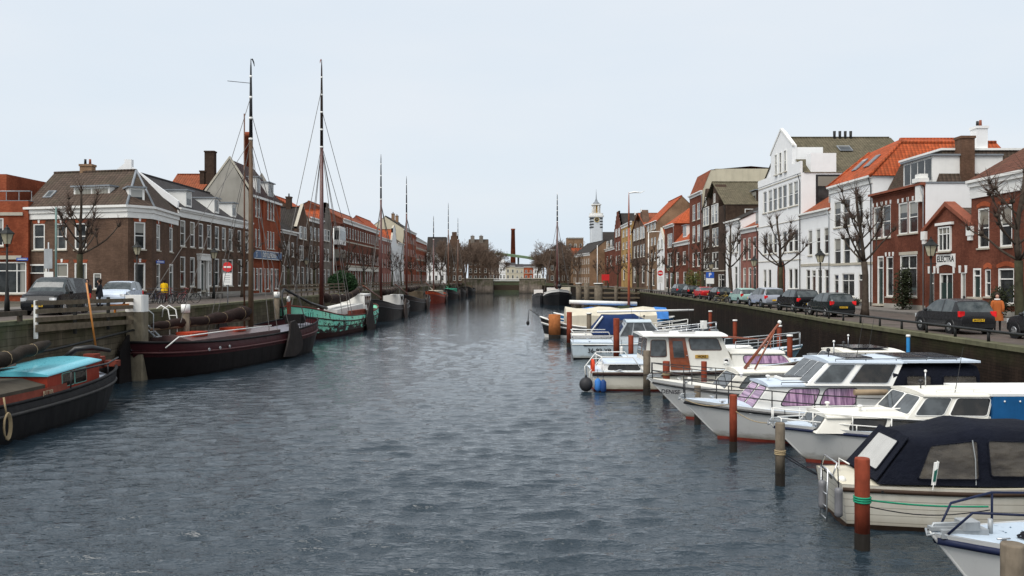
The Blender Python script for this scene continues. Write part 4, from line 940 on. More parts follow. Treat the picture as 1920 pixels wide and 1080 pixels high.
# ------------------------------------------------------------------ cars
def smooth_prof(pr, k=3):
    """Catmull-Rom through (x,z) keeping the tag of every segment"""
    out = []; n = len(pr)
    for i in range(n - 1):
        p0, p1, p2, p3 = [V((pr[j][0], pr[j][1])) for j in (max(i - 1, 0), i, i + 1, min(i + 2, n - 1))]
        for s in range(k):
            t = s / k; q = .5 * ((2 * p1) + (p2 - p0) * t + (2 * p0 - 5 * p1 + 4 * p2 - p3) * t * t + (3 * p1 - p0 - 3 * p2 + p3) * t ** 3)
            out.append((q.x, q.y, pr[i][2]))
    return out + [(pr[-1][0], pr[-1][1], 'b')]
CARS = {  # rear -> front profile of the roofline, tags: b body, w rear window, p pillar, r side glass, s windscreen
    'hatch': (3.95, 1.72, [(-1.93, .42, 'b'), (-1.97, .70, 'b'), (-1.90, .96, 'w'), (-1.55, 1.38, 'p'), (-1.38, 1.44, 'r'), (-.62, 1.50, 'p'), (-.52, 1.50, 'r'), (.25, 1.44, 's'), (1.02, 1.0, 'b'), (1.55, .90, 'b'), (1.88, .68, 'b'), (1.95, .42, 'b')]),
    'mpv': (4.5, 1.84, [(-2.18, .42, 'b'), (-2.24, .75, 'b'), (-2.16, 1.05, 'w'), (-1.88, 1.52, 'p'), (-1.68, 1.58, 'r'), (-.75, 1.64, 'p'), (-.65, 1.64, 'r'), (.25, 1.58, 's'), (1.25, 1.06, 'b'), (1.85, .95, 'b'), (2.15, .70, 'b'), (2.22, .42, 'b')]),
    'suv': (4.4, 1.82, [(-2.14, .46, 'b'), (-2.19, .80, 'b'), (-2.10, 1.08, 'w'), (-1.72, 1.50, 'p'), (-1.52, 1.56, 'r'), (-.62, 1.62, 'p'), (-.52, 1.62, 'r'), (.3, 1.56, 's'), (1.08, 1.12, 'b'), (1.75, 1.03, 'b'), (2.12, .80, 'b'), (2.18, .46, 'b')]),
    'sedan': (4.4, 1.74, [(-2.12, .42, 'b'), (-2.19, .75, 'b'), (-2.10, .98, 'b'), (-1.65, 1.02, 'w'), (-1.02, 1.36, 'p'), (-.85, 1.39, 'r'), (-.32, 1.42, 'p'), (-.22, 1.42, 'r'), (.45, 1.36, 's'), (1.15, .96, 'b'), (1.75, .86, 'b'), (2.12, .66, 'b'), (2.18, .42, 'b')]),
    'van': (4.4, 1.83, [(-2.18, .45, 'b'), (-2.20, .85, 'b'), (-2.18, 1.15, 'w'), (-2.06, 1.72, 'p'), (-1.86, 1.80, 'b'), (-.2, 1.84, 'r'), (.55, 1.80, 's'), (1.30, 1.16, 'b'), (1.85, 1.02, 'b'), (2.15, .74, 'b'), (2.2, .45, 'b')]),
}
def paint(name, c): 
    m = plain(name, c, .27, .06, 1.5, grime=.18, coat=.15, streak=False, dark=.55); m.node_tree.nodes['Principled BSDF'].inputs['Specular IOR Level'].default_value = .16 if max(c) < .05 else .4; return m
PLATE = plain('yellow_plate', (.75, .45, .02), .4, .05); TAIL = glass_like('tail_lamp', (.45, .01, .012), .1); HEAD = glass_like('head_lamp', (.5, .52, .53), .05)
RIM = plain('wheel_rim', (.42, .43, .44), .3, .1, 3, metal=.7, grime=.2)
def car(kind, pm, x, y, z, rot, label, group='cars parked along the quay'):
    L, Wd, pr = CARS[kind]; pr = smooth_prof(pr); hw = Wd / 2; H = max(p[1] for p in pr)
    t = thing('parked_car' if kind != 'van' else 'parked_van', label, 'car' if kind != 'van' else 'van', (x, y, z), rot, group)
    belt = lambda xx: (.94 if kind in ('hatch', 'sedan') else 1.05) - .03 * (xx / (L / 2))
    rows = []
    for (px, pz, tg) in pr:
        tp = max(0, (abs(px) - (L / 2 - .65)) / .65); pl = 1 - .16 * tp * tp; bz = belt(px); zt = pz
        if zt > bz + .03: k = (zt - bz) / (H - bz); wr = hw * (.97 - .19 * k); b4 = bz
        else: wr = hw * .93; b4 = zt - .05; k = 0
        b3 = min(.62, b4 - .02); b2 = min(.36, b3 - .02)
        pts = [(hw * .86 * pl, min(.24, zt)), (hw * .97 * pl, b2), (hw * pl, b3), (hw * .965 * pl, b4), (wr * pl, max(zt - .045, b4 + .01)), (wr * .86 * pl, zt - .004), (0, zt + .012)]
        rows.append([(px, -a, b) for a, b in pts] + [(px, a, b) for a, b in pts[-2::-1]])
    parts = {k: MB(pm if k == 'body' else CARGLASS) for k in ('body', 'side_window', 'rear_window', 'windscreen', 'side_window2')}
    for k in parts: parts[k].smooth = True
    parts['body'].use(BLACK); parts['body'].use(pm)
    n = len(rows[0])
    for i in range(len(rows) - 1):
        tg = pr[i][2]; 
        for j in range(n - 1):
            a, b, c, d = rows[i][j], rows[i][j + 1], rows[i + 1][j + 1], rows[i + 1][j]
            up = j in (4, 5, 6, 7); sd = j in (3, 8); zmid = min(pr[i][1], pr[i + 1][1]) if i + 1 < len(pr) else 0
            tgt = 'body'
            if tg == 'w' and up: tgt = 'rear_window'
            elif tg == 's' and up: tgt = 'windscreen'
            elif sd and tg in 'rs' and zmid > belt(pr[i][0]) + .08: tgt = 'side_window' if j == 3 else 'side_window2'
            elif sd and tg == 'p' and zmid > belt(pr[i][0]) + .2: parts['body'].use(BLACK)
            if j in (0, 11): parts['body'].use(BLACK)
            parts[tgt].add([a, b, c, d], [[0, 1, 2, 3]]); parts['body'].use(pm)
    parts['body'].poly(*rows[0]); parts['body'].poly(*rows[-1]); parts['body'].use(BLACK); parts['body'].poly(*[(q[0][0], q[0][1], q[0][2]) for q in rows] + [(q[-1][0], q[-1][1], q[-1][2]) for q in rows[::-1]])
    wb = L * .31; wr = .31 if kind in ('hatch', 'sedan') else .34
    for s in (-1, 1):
        for wx in (-wb, wb):
            parts['body'].use(BLACK); parts['body'].tube((wx, s * (hw - .12), wr + .02), (wx, s * (hw + .004), wr + .02), wr + .055, None, 18)
    for k, b in parts.items():
        if b.f: b.build(k.rstrip('2'), t)
    for s in (-1, 1):
        for wx in (-wb, wb):
            b = MB(RUBBER); b.tube((wx, s * (hw - .19), wr), (wx, s * (hw + .012), wr), wr, None, 20); q = b.build('wheel', t)
            b = MB(RIM); b.tube((wx, s * (hw + .0), wr), (wx, s * (hw + .026), wr), wr * .62, wr * .55, 12); b.use(BLACK)
            for a in range(5): aa = a * 1.2566; b.tube((wx + math.cos(aa) * wr * .38, s * (hw + .0265), wr + math.sin(aa) * wr * .38), (wx + math.cos(aa) * wr * .38, s * (hw + .028), wr + math.sin(aa) * wr * .38), wr * .11, None, 6)
            b.build('rim', q)
        b = MB(TAIL); zt = 1.0 if kind != 'sedan' else .85; b.cbox(-L / 2 + .10, s * hw * .80, zt - .12, .16, hw * .3, .24, .03); b.build('taillight', t)
        b = MB(HEAD); b.cbox(L / 2 - .17, s * hw * .72, .70 if kind in ('hatch', 'sedan') else .78, .26, hw * .34, .17, .05); b.build('headlight', t)
        b = MB(pm); b.ball((L * .16, s * (hw + .07), belt(0) + .06), .1, 8, 5, (.8, 1, .75)); b.build('mirror', t)
    for s in (-1, 1):
        b = MB(PLATE); b.cbox(s * (L / 2 + .005), 0, .62 if s < 0 else .48, .03, .50, .11)
        q = b.build('number_plate', t)
        if y < 60: text_mesh('24-XTR-7' if kind == 'hatch' else '71-LB-NK', .11, BLACK, 'plate_lettering', .002, q, (s * (L / 2 + .022), 0, .62 if s < 0 else .48), (R(90), 0, R(90) * s))
    b = MB(BLACK); b.cbox(-L / 2 + .04, 0, .36, .16, Wd * .80, .16, .04); b.build('bumper', t)
    return t
UP, DN = R(90), R(-90)
P_GREY, P_BLK = paint('grey_car_paint', (.024, .024, .026)), paint('black_car_paint', (.006, .006, .007))
car('hatch', P_GREY, 19.75, 38.2, ZR, UP + .03, 'dark grey hatchback parked beside the woman in the orange coat')
car('hatch', P_GREY, 20.85, 32.75, ZR, UP, 'dark car cut off by the right edge of the picture behind the woman in orange')
car('hatch', paint('darkgreen_car_paint', (.012, .018, .018)), 20.3, 54.4, ZR, UP + .04, 'small black hatchback parked in front of the white house by the lamp post')
car('suv', P_BLK, 20.95, 62.6, ZR, UP + .05, 'shiny black crossover car parked between the silver people carrier and the small black hatchback')
car('mpv', paint('silver_car_paint', (.36, .39, .45)), 21.3, 71.6, ZR, UP + .05, 'silver people carrier parked beside the mint green car')
car('hatch', paint('mint_car_paint', (.33, .50, .45)), 21.7, 80.2, ZR, UP + .05, 'pale mint green hatchback with yellow plate beside the pollard tree')
car('hatch', P_BLK, 22.0, 90.3, ZR, UP + .04, 'dark car parked between the red saloon and the leaning bicycle')
car('sedan', paint('red_car_paint', (.48, .016, .02)), 22.4, 99.5, ZR, UP + .04, 'bright red saloon parked on the right quay')
car('hatch', P_BLK, 22.8, 109, ZR, UP + .03, 'black car parked beyond the bright red saloon')
car('mpv', paint('teal_car_paint', (.03, .05, .06)), 23.2, 118, ZR, UP, 'farthest dark car parked on the right quay near the no entry sign')
car('van', P_BLK, -23.1, 43.3, ZL, R(-84), 'black delivery van parked on the left quay behind the plank fence', 'cars parked on the left quay')
car('suv', paint('paleblue_car_paint', (.55, .62, .72)), -24.6, 53.6, ZL, R(-80), 'pale blue white car parked behind the black van on the left quay', 'cars parked on the left quay')
car('hatch', paint('blue_car_paint', (.08, .14, .25)), -25.7, 39.2, ZL, R(-84), 'blue car just entering the picture at the far left edge', 'cars parked on the left quay')

# ------------------------------------------------------------------ street lamps
LAMPG = glass_like('lamp_glass', (.42, .38, .26), .25, (.6, .55, .40))
def lamp(x, y, z, label, h=4.5):
    t = thing('street_lamp', label, 'street lamp', (x, y, z), 0, 'old style lantern street lamps')
    b = MB(BLACKM); hp = h - 1.0
    b.path([(0, 0, 0), (0, 0, .7), (0, 0, .75), (0, 0, 1.3), (0, 0, 1.35), (0, 0, hp)], [.14, .12, .10, .09, .065, .045], 10)
    b.tube((-.3, 0, hp - .35), (.3, 0, hp - .35), .02, None, 5); b.ball((0, 0, hp - .02), .08, 8, 5); b.build('post', t)
    b = MB(LAMPG); b.grid([[(r * math.cos(math.pi / 3 * i), r * math.sin(math.pi / 3 * i), zz) for i in range(6)] for r, zz in ((.17, hp + .06), (.33, hp + .58))], True); b.build('lantern_glass', t)
    b = MB(BLACKM)
    for i in range(6):
        a = math.pi / 3 * i; b.tube((.175 * math.cos(a), .175 * math.sin(a), hp + .05), (.335 * math.cos(a), .335 * math.sin(a), hp + .59), .018, None, 4)
    b.grid([[(r * math.cos(math.pi / 3 * i), r * math.sin(math.pi / 3 * i), zz) for i in range(6)] for r, zz in ((.40, hp + .57), (.38, hp + .62), (.16, hp + .80), (.13, hp + .88), (.01, hp + .98))], True)
    b.ball((0, 0, hp + 1.0), .05, 6, 4); b.build('lantern_cap', t); return t
for i, (x, y, z, lb) in enumerate([(21.6, 44, ZR, 'nearest lantern street lamp on the right quay in front of the ELECTRA house'), (22.4, 62, ZR, 'lantern street lamp before the small white house behind the black cars'),
    (22.7, 80, ZR, 'lantern street lamp in front of the pink brick house'), (23.6, 101, ZR, 'lantern street lamp before the dark twin gabled building'), (24.4, 133, ZR, 'small distant lantern lamp by the no entry sign on the right quay'),
    (-25.8, 43.6, ZL, 'lantern street lamp at the far left beside the black van'), (-27.6, 62.8, ZL, 'lantern street lamp at the cut corner of the brown corner house'), (-26.2, 75, ZL, 'lantern street lamp in front of the long brown house by the chairs'), (-26, 108, ZL, 'lantern street lamp between the two tallest masts on the left quay')]):
    lamp(x, y, z, lb)
def flagpole(x, y, z, h, lb, arm=0):
    t = thing('lamp_mast', lb, 'pole', (x, y, z)); b = MB(WHITE); b.tube((0, 0, 0), (0, 0, h), .11, .07, 8); b.build('pole', t)
    if arm: b = MB(WHITE); b.path([(0, 0, h), (arm * .4, 0, h + .12), (arm, 0, h + .1)], [.07, .1, .12], 6); b.build('lamp_arm', t)
flagpole(24, 150, ZR, 10.5, 'tall white street light mast standing right of the orange mast end of the far quay', 2.2); flagpole(19.5, 195, ZR, 10, 'slender white pole standing before the church on the right bank')
flagpole(-25.5, 122, ZL, 9, 'slim white flag pole standing in front of the long terrace on the left')

# ------------------------------------------------------------------ trees
BARK = plain('bark', (.072, .055, .042), .95, .4, 4, grime=.5, bump=.02); BARKG = plain('mossy_bark', (.055, .052, .03), .95, .4, 3, grime=.5)
TWIG = plain('twigs', (.085, .055, .043), .95, .4, 3)
def pollard(seed, h=8.6, mat=BARK):
    rnd = random.Random(seed); tr = MB(BARKG if seed % 2 else BARK); cr = MB(mat); tw = MB(TWIG); th = h * .40
    bend = rnd.uniform(-.15, .15)
    pts = [V((bend * (q ** 2), rnd.uniform(-.05, .05), th * q)) for q in (0, .15, .45, .75, 1)]
    tr.path(pts, [.30, .23, .20, .185, .19], 9)
    top = pts[-1]
    def limb(p, d, L, r, n=5):
        q = V(p); out = [V(q)]; rr = [r]; d = V(d)
        for i in range(n):
            d = (d + V((rnd.uniform(-.16, .16), rnd.uniform(-.16, .16), .13))).normalized(); q = q + d * L / n; out.append(V(q)); rr.append(r * (1 - .45 * (i + 1) / n))
        cr.path(out, rr, 6); return out, rr, d
    def knob(p, d, k=1.0):
        cr.ball(p, .125 * k, 6, 5, (1, 1, 1), .25)
        for _ in range(int(24 * k)):
            a = (d * .6 + V((rnd.gauss(0, .8), rnd.gauss(0, .8), rnd.gauss(.35, .5)))).normalized(); l = rnd.uniform(.3, 1.0) * k; m = p + a * l * .5 + V((0, 0, .03))
            tw.path([p, m, p + a * l + V((rnd.gauss(0, .06), rnd.gauss(0, .06), .08))], [.015, .011, .006], 3, False)
    # central leader with side limbs, kept cut back to knobs
    lead, lr, ld = limb(top, (rnd.uniform(-.1, .1), rnd.uniform(-.1, .1), 1), h * .5, .13, 6); knob(lead[-1], ld, 1.1)
    for i in range(10):
        a = i * 2.4 + rnd.uniform(-.3, .3); k = min(5, i // 2); p = (top if i < 4 else lead[k - 1]); 
        L = (h * .36 - i * .15) * rnd.uniform(.7, 1.15)
        o, r_, d = limb(p, (math.cos(a), math.sin(a), .42 + .07 * i), L, .075 - i * .0035); knob(o[-1], d)
        for j in (2, 4):
            if rnd.random() < .7:
                b2 = (d + V((rnd.uniform(-1, 1), rnd.uniform(-1, 1), rnd.uniform(0, .9)))).normalized(); o2, r2, d2 = limb(o[j], b2, rnd.uniform(.5, 1.1), .05, 3); knob(o2[-1], d2, .75)
    return tr.mesh('trunk'), cr.mesh('crown'), tw.mesh('twigs')
POL = [pollard(s) for s in (3, 6, 9, 14, 21)]
def tree(x, y, z, i, rot, sc, label, grp):
    t = thing('pollard_tree', label, 'tree', (x, y, z), rot, grp); t.scale = (sc,) * 3
    m = POL[i % len(POL)]; link('trunk', m[0], t); c = link('crown', m[1], t); link('twigs', m[2], c); return t
GR, GL = 'bare pollard trees along the right quay', 'bare pollard trees along the left quay'
NM = ['nearest', 'second', 'third', 'fourth', 'fifth', 'sixth', 'seventh', 'eighth', 'ninth', 'tenth', 'eleventh', 'twelfth']
RL = {0: 'bare knobbly pollard tree at the right edge beside the woman in orange', 1: 'bare pollard tree with green tinged trunk before the maroon brick house', 2: 'bare pollard tree in front of the arched door of the tall white house', 3: 'bare pollard tree with a bicycle leaning at its foot beside the mint green car'}
for i, (px, y, sc) in enumerate([(1912, 38, .93), (1622, 53, 1.0), (1464, 72, .98), (1370, 89, 1.02), (1318, 106, .95), (1262, 124, .9), (1221, 143, .95), (1196, 160, .9), (1180, 178, .95), (1158, 200, .95), (1140, 222, 1.0), (1120, 245, 1.0)]):
    tree(X(px, y), y, ZR, i, i * 1.7, sc, RL.get(i, f'bare pollard tree on the right quay, {NM[i]} from the camera'), GR)
LLb = {0: 'bare pollard tree standing behind the black van before the corner house', 1: 'bare pollard tree before the long brown house left of the first tall mast', 2: 'bare pollard tree right of the first tall mast before the dark roofed house'}
for i, (px, y, sc) in enumerate([(150, 56, .98), (455, 82, .82), (541, 98, .85), (590, 113, .85), (652, 130, .9), (682, 148, .9), (700, 165, .95), (735, 184, .95), (752, 203, .95), (772, 222, .95), (790, 242, 1.0), (806, 262, 1.0)]):
    tree(X(px, y), y, ZL, i + 2, i * 2.3 + .5, sc, LLb.get(i, f'bare pollard tree on the left quay, {NM[i]} from the camera'), GL)
FTWIG = plain('far_branches', (.15, .105, .078), .95, .3, 1)
def bare(seed, h=13, lv=6):
    rnd = random.Random(seed); tr = MB(FTWIG); cr = MB(FTWIG)
    def br(p, d, L, r, k):
        q = p + d * L * .5 + V((rnd.uniform(-.1, .1), rnd.uniform(-.1, .1), 0)) * L * .4; e = q + (d + V((rnd.uniform(-.2, .2), rnd.uniform(-.2, .2), .1))).normalized() * L * .5
        (tr if k == 0 else cr).path([p, q, e], [r, r * .85, r * .7], 6 if k < 2 else 3, False)
        if k >= lv: return
        for _ in range(3 if k > 1 else 4):
            a = (d + V((rnd.gauss(0, .55), rnd.gauss(0, .55), rnd.gauss(.12, .3)))).normalized(); br(e if rnd.random() < .7 else q, a, L * rnd.uniform(.6, .85), max(r * .56, .022), k + 1)
    br(V((0, 0, 0)), V((0, 0, 1)), h * .27, .3, 0); return tr.mesh('trunk'), cr.mesh('crown')
BARE = [bare(s, 13, 7) for s in (2, 5)]
def wild(x, y, z, i, sc, label, grp='bare trees around the lock'):
    t = thing('bare_tree', label, 'tree', (x, y, z), i * 1.9, grp); t.scale = (sc * 1.15, sc * 1.15, sc * 1.3); m = BARE[i % 2]; link('trunk', m[0], t); link('crown', m[1], t)
for i, (px, y, sc) in enumerate([(826, 290, 1.0), (842, 300, 1.15), (858, 286, 1.0), (872, 305, 1.1), (888, 318, 1.1), (903, 334, 1.15), (920, 345, 1.1), (934, 380, 1.0), (1026, 345, 1.1), (1040, 318, 1.2), (1056, 330, 1.15), (1068, 300, 1.0), (1082, 285, .9), (1018, 385, 1.0), (1008, 372, 1.0)]):
    wild(X(px, y), y, ZL, i, sc, f'leafless spreading tree {"left" if px < 960 else "right"} of the lock, {NM[i if px < 960 else i - 8]} in that group counting from the {"left" if px < 960 else "lock"}')
for k_, (px_, y_) in enumerate([(816, 330), (850, 340), (866, 350), (896, 375), (912, 392), (928, 400), (1034, 372), (1048, 362), (1062, 350), (1076, 335)]): wild(X(px_, y_), y_, ZL, k_ + 1, 1.15, 'bare tree in the brown thicket of branches behind the nearer lock trees', 'bare trees in the thicket behind the lock')
wild(-42, 59, ZL, 1, .62, 'bare twiggy tree behind the modern red house at the far left', 'bare trees beside the left houses')
# bushes
LEAF = plain('evergreen_leaves', (.022, .055, .018), .7, .5, 8, grime=.2, streak=False); LEAF2 = plain('shrub_leaves', (.10, .11, .03), .7, .5, 8, grime=.2, streak=False); LEAFD = plain('dark_shrub_leaves', (.022, .028, .012), .8, .4, 6, streak=False)
def bush(x, y, z, sx, sy, sz, n, mat, label, leaf=.16, seed=1, stem=.2):
    rnd = random.Random(seed); t = thing('shrub', label, 'shrub', (x, y, z)); b = MB(mat)
    lobes = [(V((rnd.uniform(-.45, .45) * sx, rnd.uniform(-.4, .4) * sy, rnd.uniform(.35, .62) * sz)), rnd.uniform(.42, .62)) for _ in range(7)]
    for _ in range(n):
        c, k = rnd.choice(lobes); d = V((rnd.gauss(0, 1), rnd.gauss(0, 1), rnd.gauss(0, 1))).normalized() * rnd.uniform(.6, 1.0) * k
        p = c + V((d.x * sx * .8, d.y * sy * .8, d.z * sz * .85)); p.z = max(.05, p.z)
        a = V((rnd.gauss(0, 1), rnd.gauss(0, 1), rnd.gauss(0, 1))).normalized() * leaf; e = a.orthogonal().normalized() * leaf * .5
        b.poly(p - a, p + e, p + a, p - e)
    b.build('foliage', t, fix=False)
    b = MB(TWIG)
    for i in range(5): b.path([(rnd.uniform(-.1, .1), rnd.uniform(-.1, .1), 0), (rnd.uniform(-.4, .4) * sx, rnd.uniform(-.3, .3) * sy, sz * .7)], [.05, .02], 4, False)
    b.build('stem', t)
bush(X(643, 108), 108, ZL, 2.3, 1.8, 2.7, 5200, LEAF, 'dense rounded evergreen bush behind the fence on the left quay', .16, 2)
bush(X(1270, 118) + 2.2, 118, ZR, 1.6, 1.6, 3.6, 1300, LEAF2, 'loose yellow green shrub beside the parked dark car on the right quay', .13, 4)
bush(28.5, 62.2, ZR, .9, 1.1, 3.4, 1700, LEAFD, 'dark climbing shrub before the maroon brick house left of ELECTRA', .11, 5)
bush(28.3, 70.5, ZR, .7, 1.2, .8, 500, LEAFD, 'low dark shrub at the foot of the maroon brick house', .09, 6)
bush(28.3, 49.5, ZR, .8, 1.3, 2.2, 900, LEAFD, 'dark shrub against the rightmost brick house behind the woman', .1, 7)
bush(27.8, 88.5, ZR, .5, .5, 1.6, 260, LEAF, 'small round potted tree beside the arched door of the white house', .1, 8)

# ------------------------------------------------------------------ bicycles
def bicycle_meshes(fm):
    o = []
    b = MB(fm); R_ = .34; A, Bk, S, H1, H2 = (0, 0, .3), (-.52, 0, R_), (-.16, 0, .82), (.36, 0, .92), (.40, 0, .72)
    for p, q, r in ((Bk, A, .014), (Bk, (-.14, 0, .70), .012), (A, S, .017), (A, H2, .018), ((-.13, 0, .66), H1, .016), (H1, (.54, 0, R_), .015), (H1, (.33, 0, 1.08), .014)): b.tube(p, q, r, None, 5)
    b.path([(.20, -.27, 1.05), (.34, -.12, 1.10), (.34, .12, 1.10), (.20, .27, 1.05)], .013, 5); b.box(-.80, -.06, .70, -.38, .06, .715); b.torus((0, 0, .3), .09, .01, 'y', 12, 4); o.append(('frame', b.mesh('frame')))
    b = MB(BLACK); b.cbox(-.17, 0, .87, .26, .15, .06, .03); o.append(('saddle', b.mesh('saddle')))
    for wx in (-.54, .54):
        b = MB(RUBBER); b.torus((wx, 0, R_), R_, .02, 'y', 20, 5); b.use(STEEL)
        for i in range(8): a = math.pi * i / 8; b.tube((wx + math.cos(a) * R_, 0, R_ + math.sin(a) * R_), (wx - math.cos(a) * R_, 0, R_ - math.sin(a) * R_), .003, None, 3, False)
        o.append(('wheel', b.mesh('wheel')))
    b = MB(fm)
    for wx in (-.54, .54): b.path([(wx + math.cos(a) * (R_ + .035), 0, R_ + math.sin(a) * (R_ + .035)) for a in [R(10 + 20 * k) for k in range(9)]], .012, 4)
    o.append(('mudguard', b.mesh('mudguard'))); return o
BK = [bicycle_meshes(m) for m in (BLACK, plain('blue_bike', (.03, .06, .14), .3), plain('red_bike', (.25, .02, .02), .3), plain('tan_bike', (.35, .28, .12), .4))]
def bicycle(x, y, z, rot, k, label, grp='bicycles parked by the corner house'):
    t = thing('bicycle', label, 'bicycle', (x, y, z), rot, grp); t.rotation_euler = (R(6), 0, rot)
    for n, m in BK[k]: link(n, m, t)
for i in range(9):
    px = 272 + i * 10; D = 60 + (i % 3) * 1.2
    bicycle(X(px, D), D, ZL, R([70, 85, 60, 95, 75, 100, 65, 88, 20][i]), [0, 0, 1, 0, 2, 0, 0, 2, 0][i], ['black bicycle at the left end of the cluster by the lantern lamp', 'black bicycle parked second from the left of the cluster', 'blue bicycle parked left of the person in yellow', 'black bicycle parked just left of the person in yellow', 'red bicycle parked beside the person in yellow', 'black bicycle parked just right of the person in yellow', 'black bicycle between two red ones in the cluster', 'red bicycle near the right end of the cluster', 'black bicycle lying sideways at the right end of the cluster'][i])
GB = 'bicycles parked between cars on the right quay'
bicycle(20.6, 83.6, ZR, R(8), 3, 'tan bicycle leaning at the pollard tree left of the mint green car', GB); bicycle(21.0, 59.3, ZR, R(5), 0, 'black bicycle parked between the black crossover and the small black hatchback', GB)
bicycle(21.0, 86.2, ZR, R(12), 0, 'black bicycle parked behind the dark car near the red saloon', GB)

# ------------------------------------------------------------------ signs
RED = plain('sign_red', (.62, .02, .02), .4, .05); BLUE = plain('sign_blue', (.02, .10, .45), .4, .05)
def noentry(x, y, z, h, r, lb):
    t = thing('no_entry_sign', lb, 'sign', (x, y, z)); b = MB(GALV); b.tube((0, 0, 0), (0, 0, h + r), .04, None, 6); b.build('pole', t)
    b = MB(RED); b.tube((0, -.05, h), (0, -.08, h), r, None, 20); b.use(WHITE); b.box(-r * .72, -.095, h - r * .17, r * .72, -.0805, h + r * .17); b.build('sign_face', t)
    b = MB(WHITE); b.box(-r * .9, -.08, h - r * 3.6, r * .9, -.05, h - r * 1.25); q = b.build('sub_plate', t); b = MB(GALV); 
    for k in range(4): b.box(-r * .55, -.085, h - r * (1.7 + .45 * k), r * .55, -.081, h - r * (1.6 + .45 * k))
    b.build('plate_print', q)
noentry(X(427, 60), 60, ZL, 2.6, .35, 'red no entry sign with white plate before the long brown house'); noentry(X(1238, 128), 128, ZR, 3.2, .42, 'red no entry sign on the right quay beside the yellow green shrub')
t = thing('parking_sign', 'blue parking sign with white lower plate beside the dark twin gabled building', 'sign', (X(1331, 96), 96, ZR)); b = MB(GALV); b.tube((0, 0, 0), (0, 0, 3.1), .04, None, 6); b.build('pole', t)
b = MB(BLUE); b.box(-.45, -.08, 2.45, .45, -.05, 3.1); q = b.build('sign_face', t); text_mesh('P', .6, WHITE, parent=q, loc=(0, -.085, 2.78), rot=(R(90), 0, 0)); b = MB(WHITE); b.box(-.45, -.08, 1.8, .45, -.05, 2.42); b.build('sub_plate', t)
for lb, x, y, z in (('small blue street name plate on the red modern house wall', -38.5, 67.1, 3.2 + ZL), ('small blue street name plate on the corner house beside its canal window', -28.0, 67.9, 3.0 + ZL)):
    t = thing('street_name_plate', lb, 'sign', (x, y, z), 0 if x < -30 else R(70)); b = MB(BLUE); b.box(-.45, -.03, 0, .45, 0, .22); q = b.build('plate', t); b = MB(WHITE); b.box(-.36, -.034, .08, .36, -.031, .14); b.build('lettering', q)
t = thing('traffic_sign', 'grey traffic sign boards seen from behind beside the black van', 'sign', (X(91, 52), 52, ZL)); b = MB(GALV); b.tube((0, 0, 0), (0, 0, 4), .04, None, 6); b.build('pole', t); b = MB(GALV); b.box(-.25, -.05, 2.4, .25, -.02, 3.6); b.use(WHITE); b.box(-.25, -.05, 1.7, .3, -.02, 2.2); b.build('sign_back', t)
b = MB(plain('green_pole', (.16, .24, .22), .6)); b.tube((0, 0, 0), (0, 0, 6.3), .07, .06, 8); o = b.build('lamp_column'); o.location = (X(105, 54), 54, ZL); tag(o, 'plain grey green column standing before the corner house windows', 'pole')
b = MB(RED); b.box(0, -.03, 0, 1.9, .03, 1.5); b.box(.1, -.02, -.6, .2, .02, 0); b.box(1.7, -.02, -.6, 1.8, .02, 0); o = b.build('banner'); o.location = (X(1128, 210), 210, 5.0); tag(o, 'red cloth banner below the tall poles on the far right quay', 'banner')

# ------------------------------------------------------------------ chairs in front of the long house
def garden_chair():
    b1 = MB(TIMBERD); b1.box(-.25, -.25, .42, .25, .25, .46); b2 = MB(TIMBERD); b2.box(-.25, .22, .62, .25, .26, .9); l = MB(BLACKM)
    l.path([(-.23, -.24, 0), (-.23, -.24, .44)], .018, 4)
    return [('seat', b1.mesh('seat'), (0, 0, 0)), ('backrest', b2.mesh('backrest'), (0, 0, 0))] + [('leg', l.mesh('leg') if i == 0 else None, p) for i, p in enumerate(((0, 0, 0), (.46, 0, 0), (0, .48, 0), (.46, .48, 0)))]
GC = garden_chair(); LEG = GC[2][1]
for i, px in enumerate((366, 375, 393, 402, 412)):
    t = thing('garden_chair', 'small dark wooden terrace chair ' + ['left of the white framed entrance steps', 'nearest the white entrance steps on the left', 'just right of the white framed entrance', 'second right of the white framed entrance', 'beside the red no entry sign'][i], 'chair', (X(px, 76), 76, ZL), i * .9, 'terrace chairs before the long brown house')
    for n, m, p in GC: link(n, m or LEG, t, p)

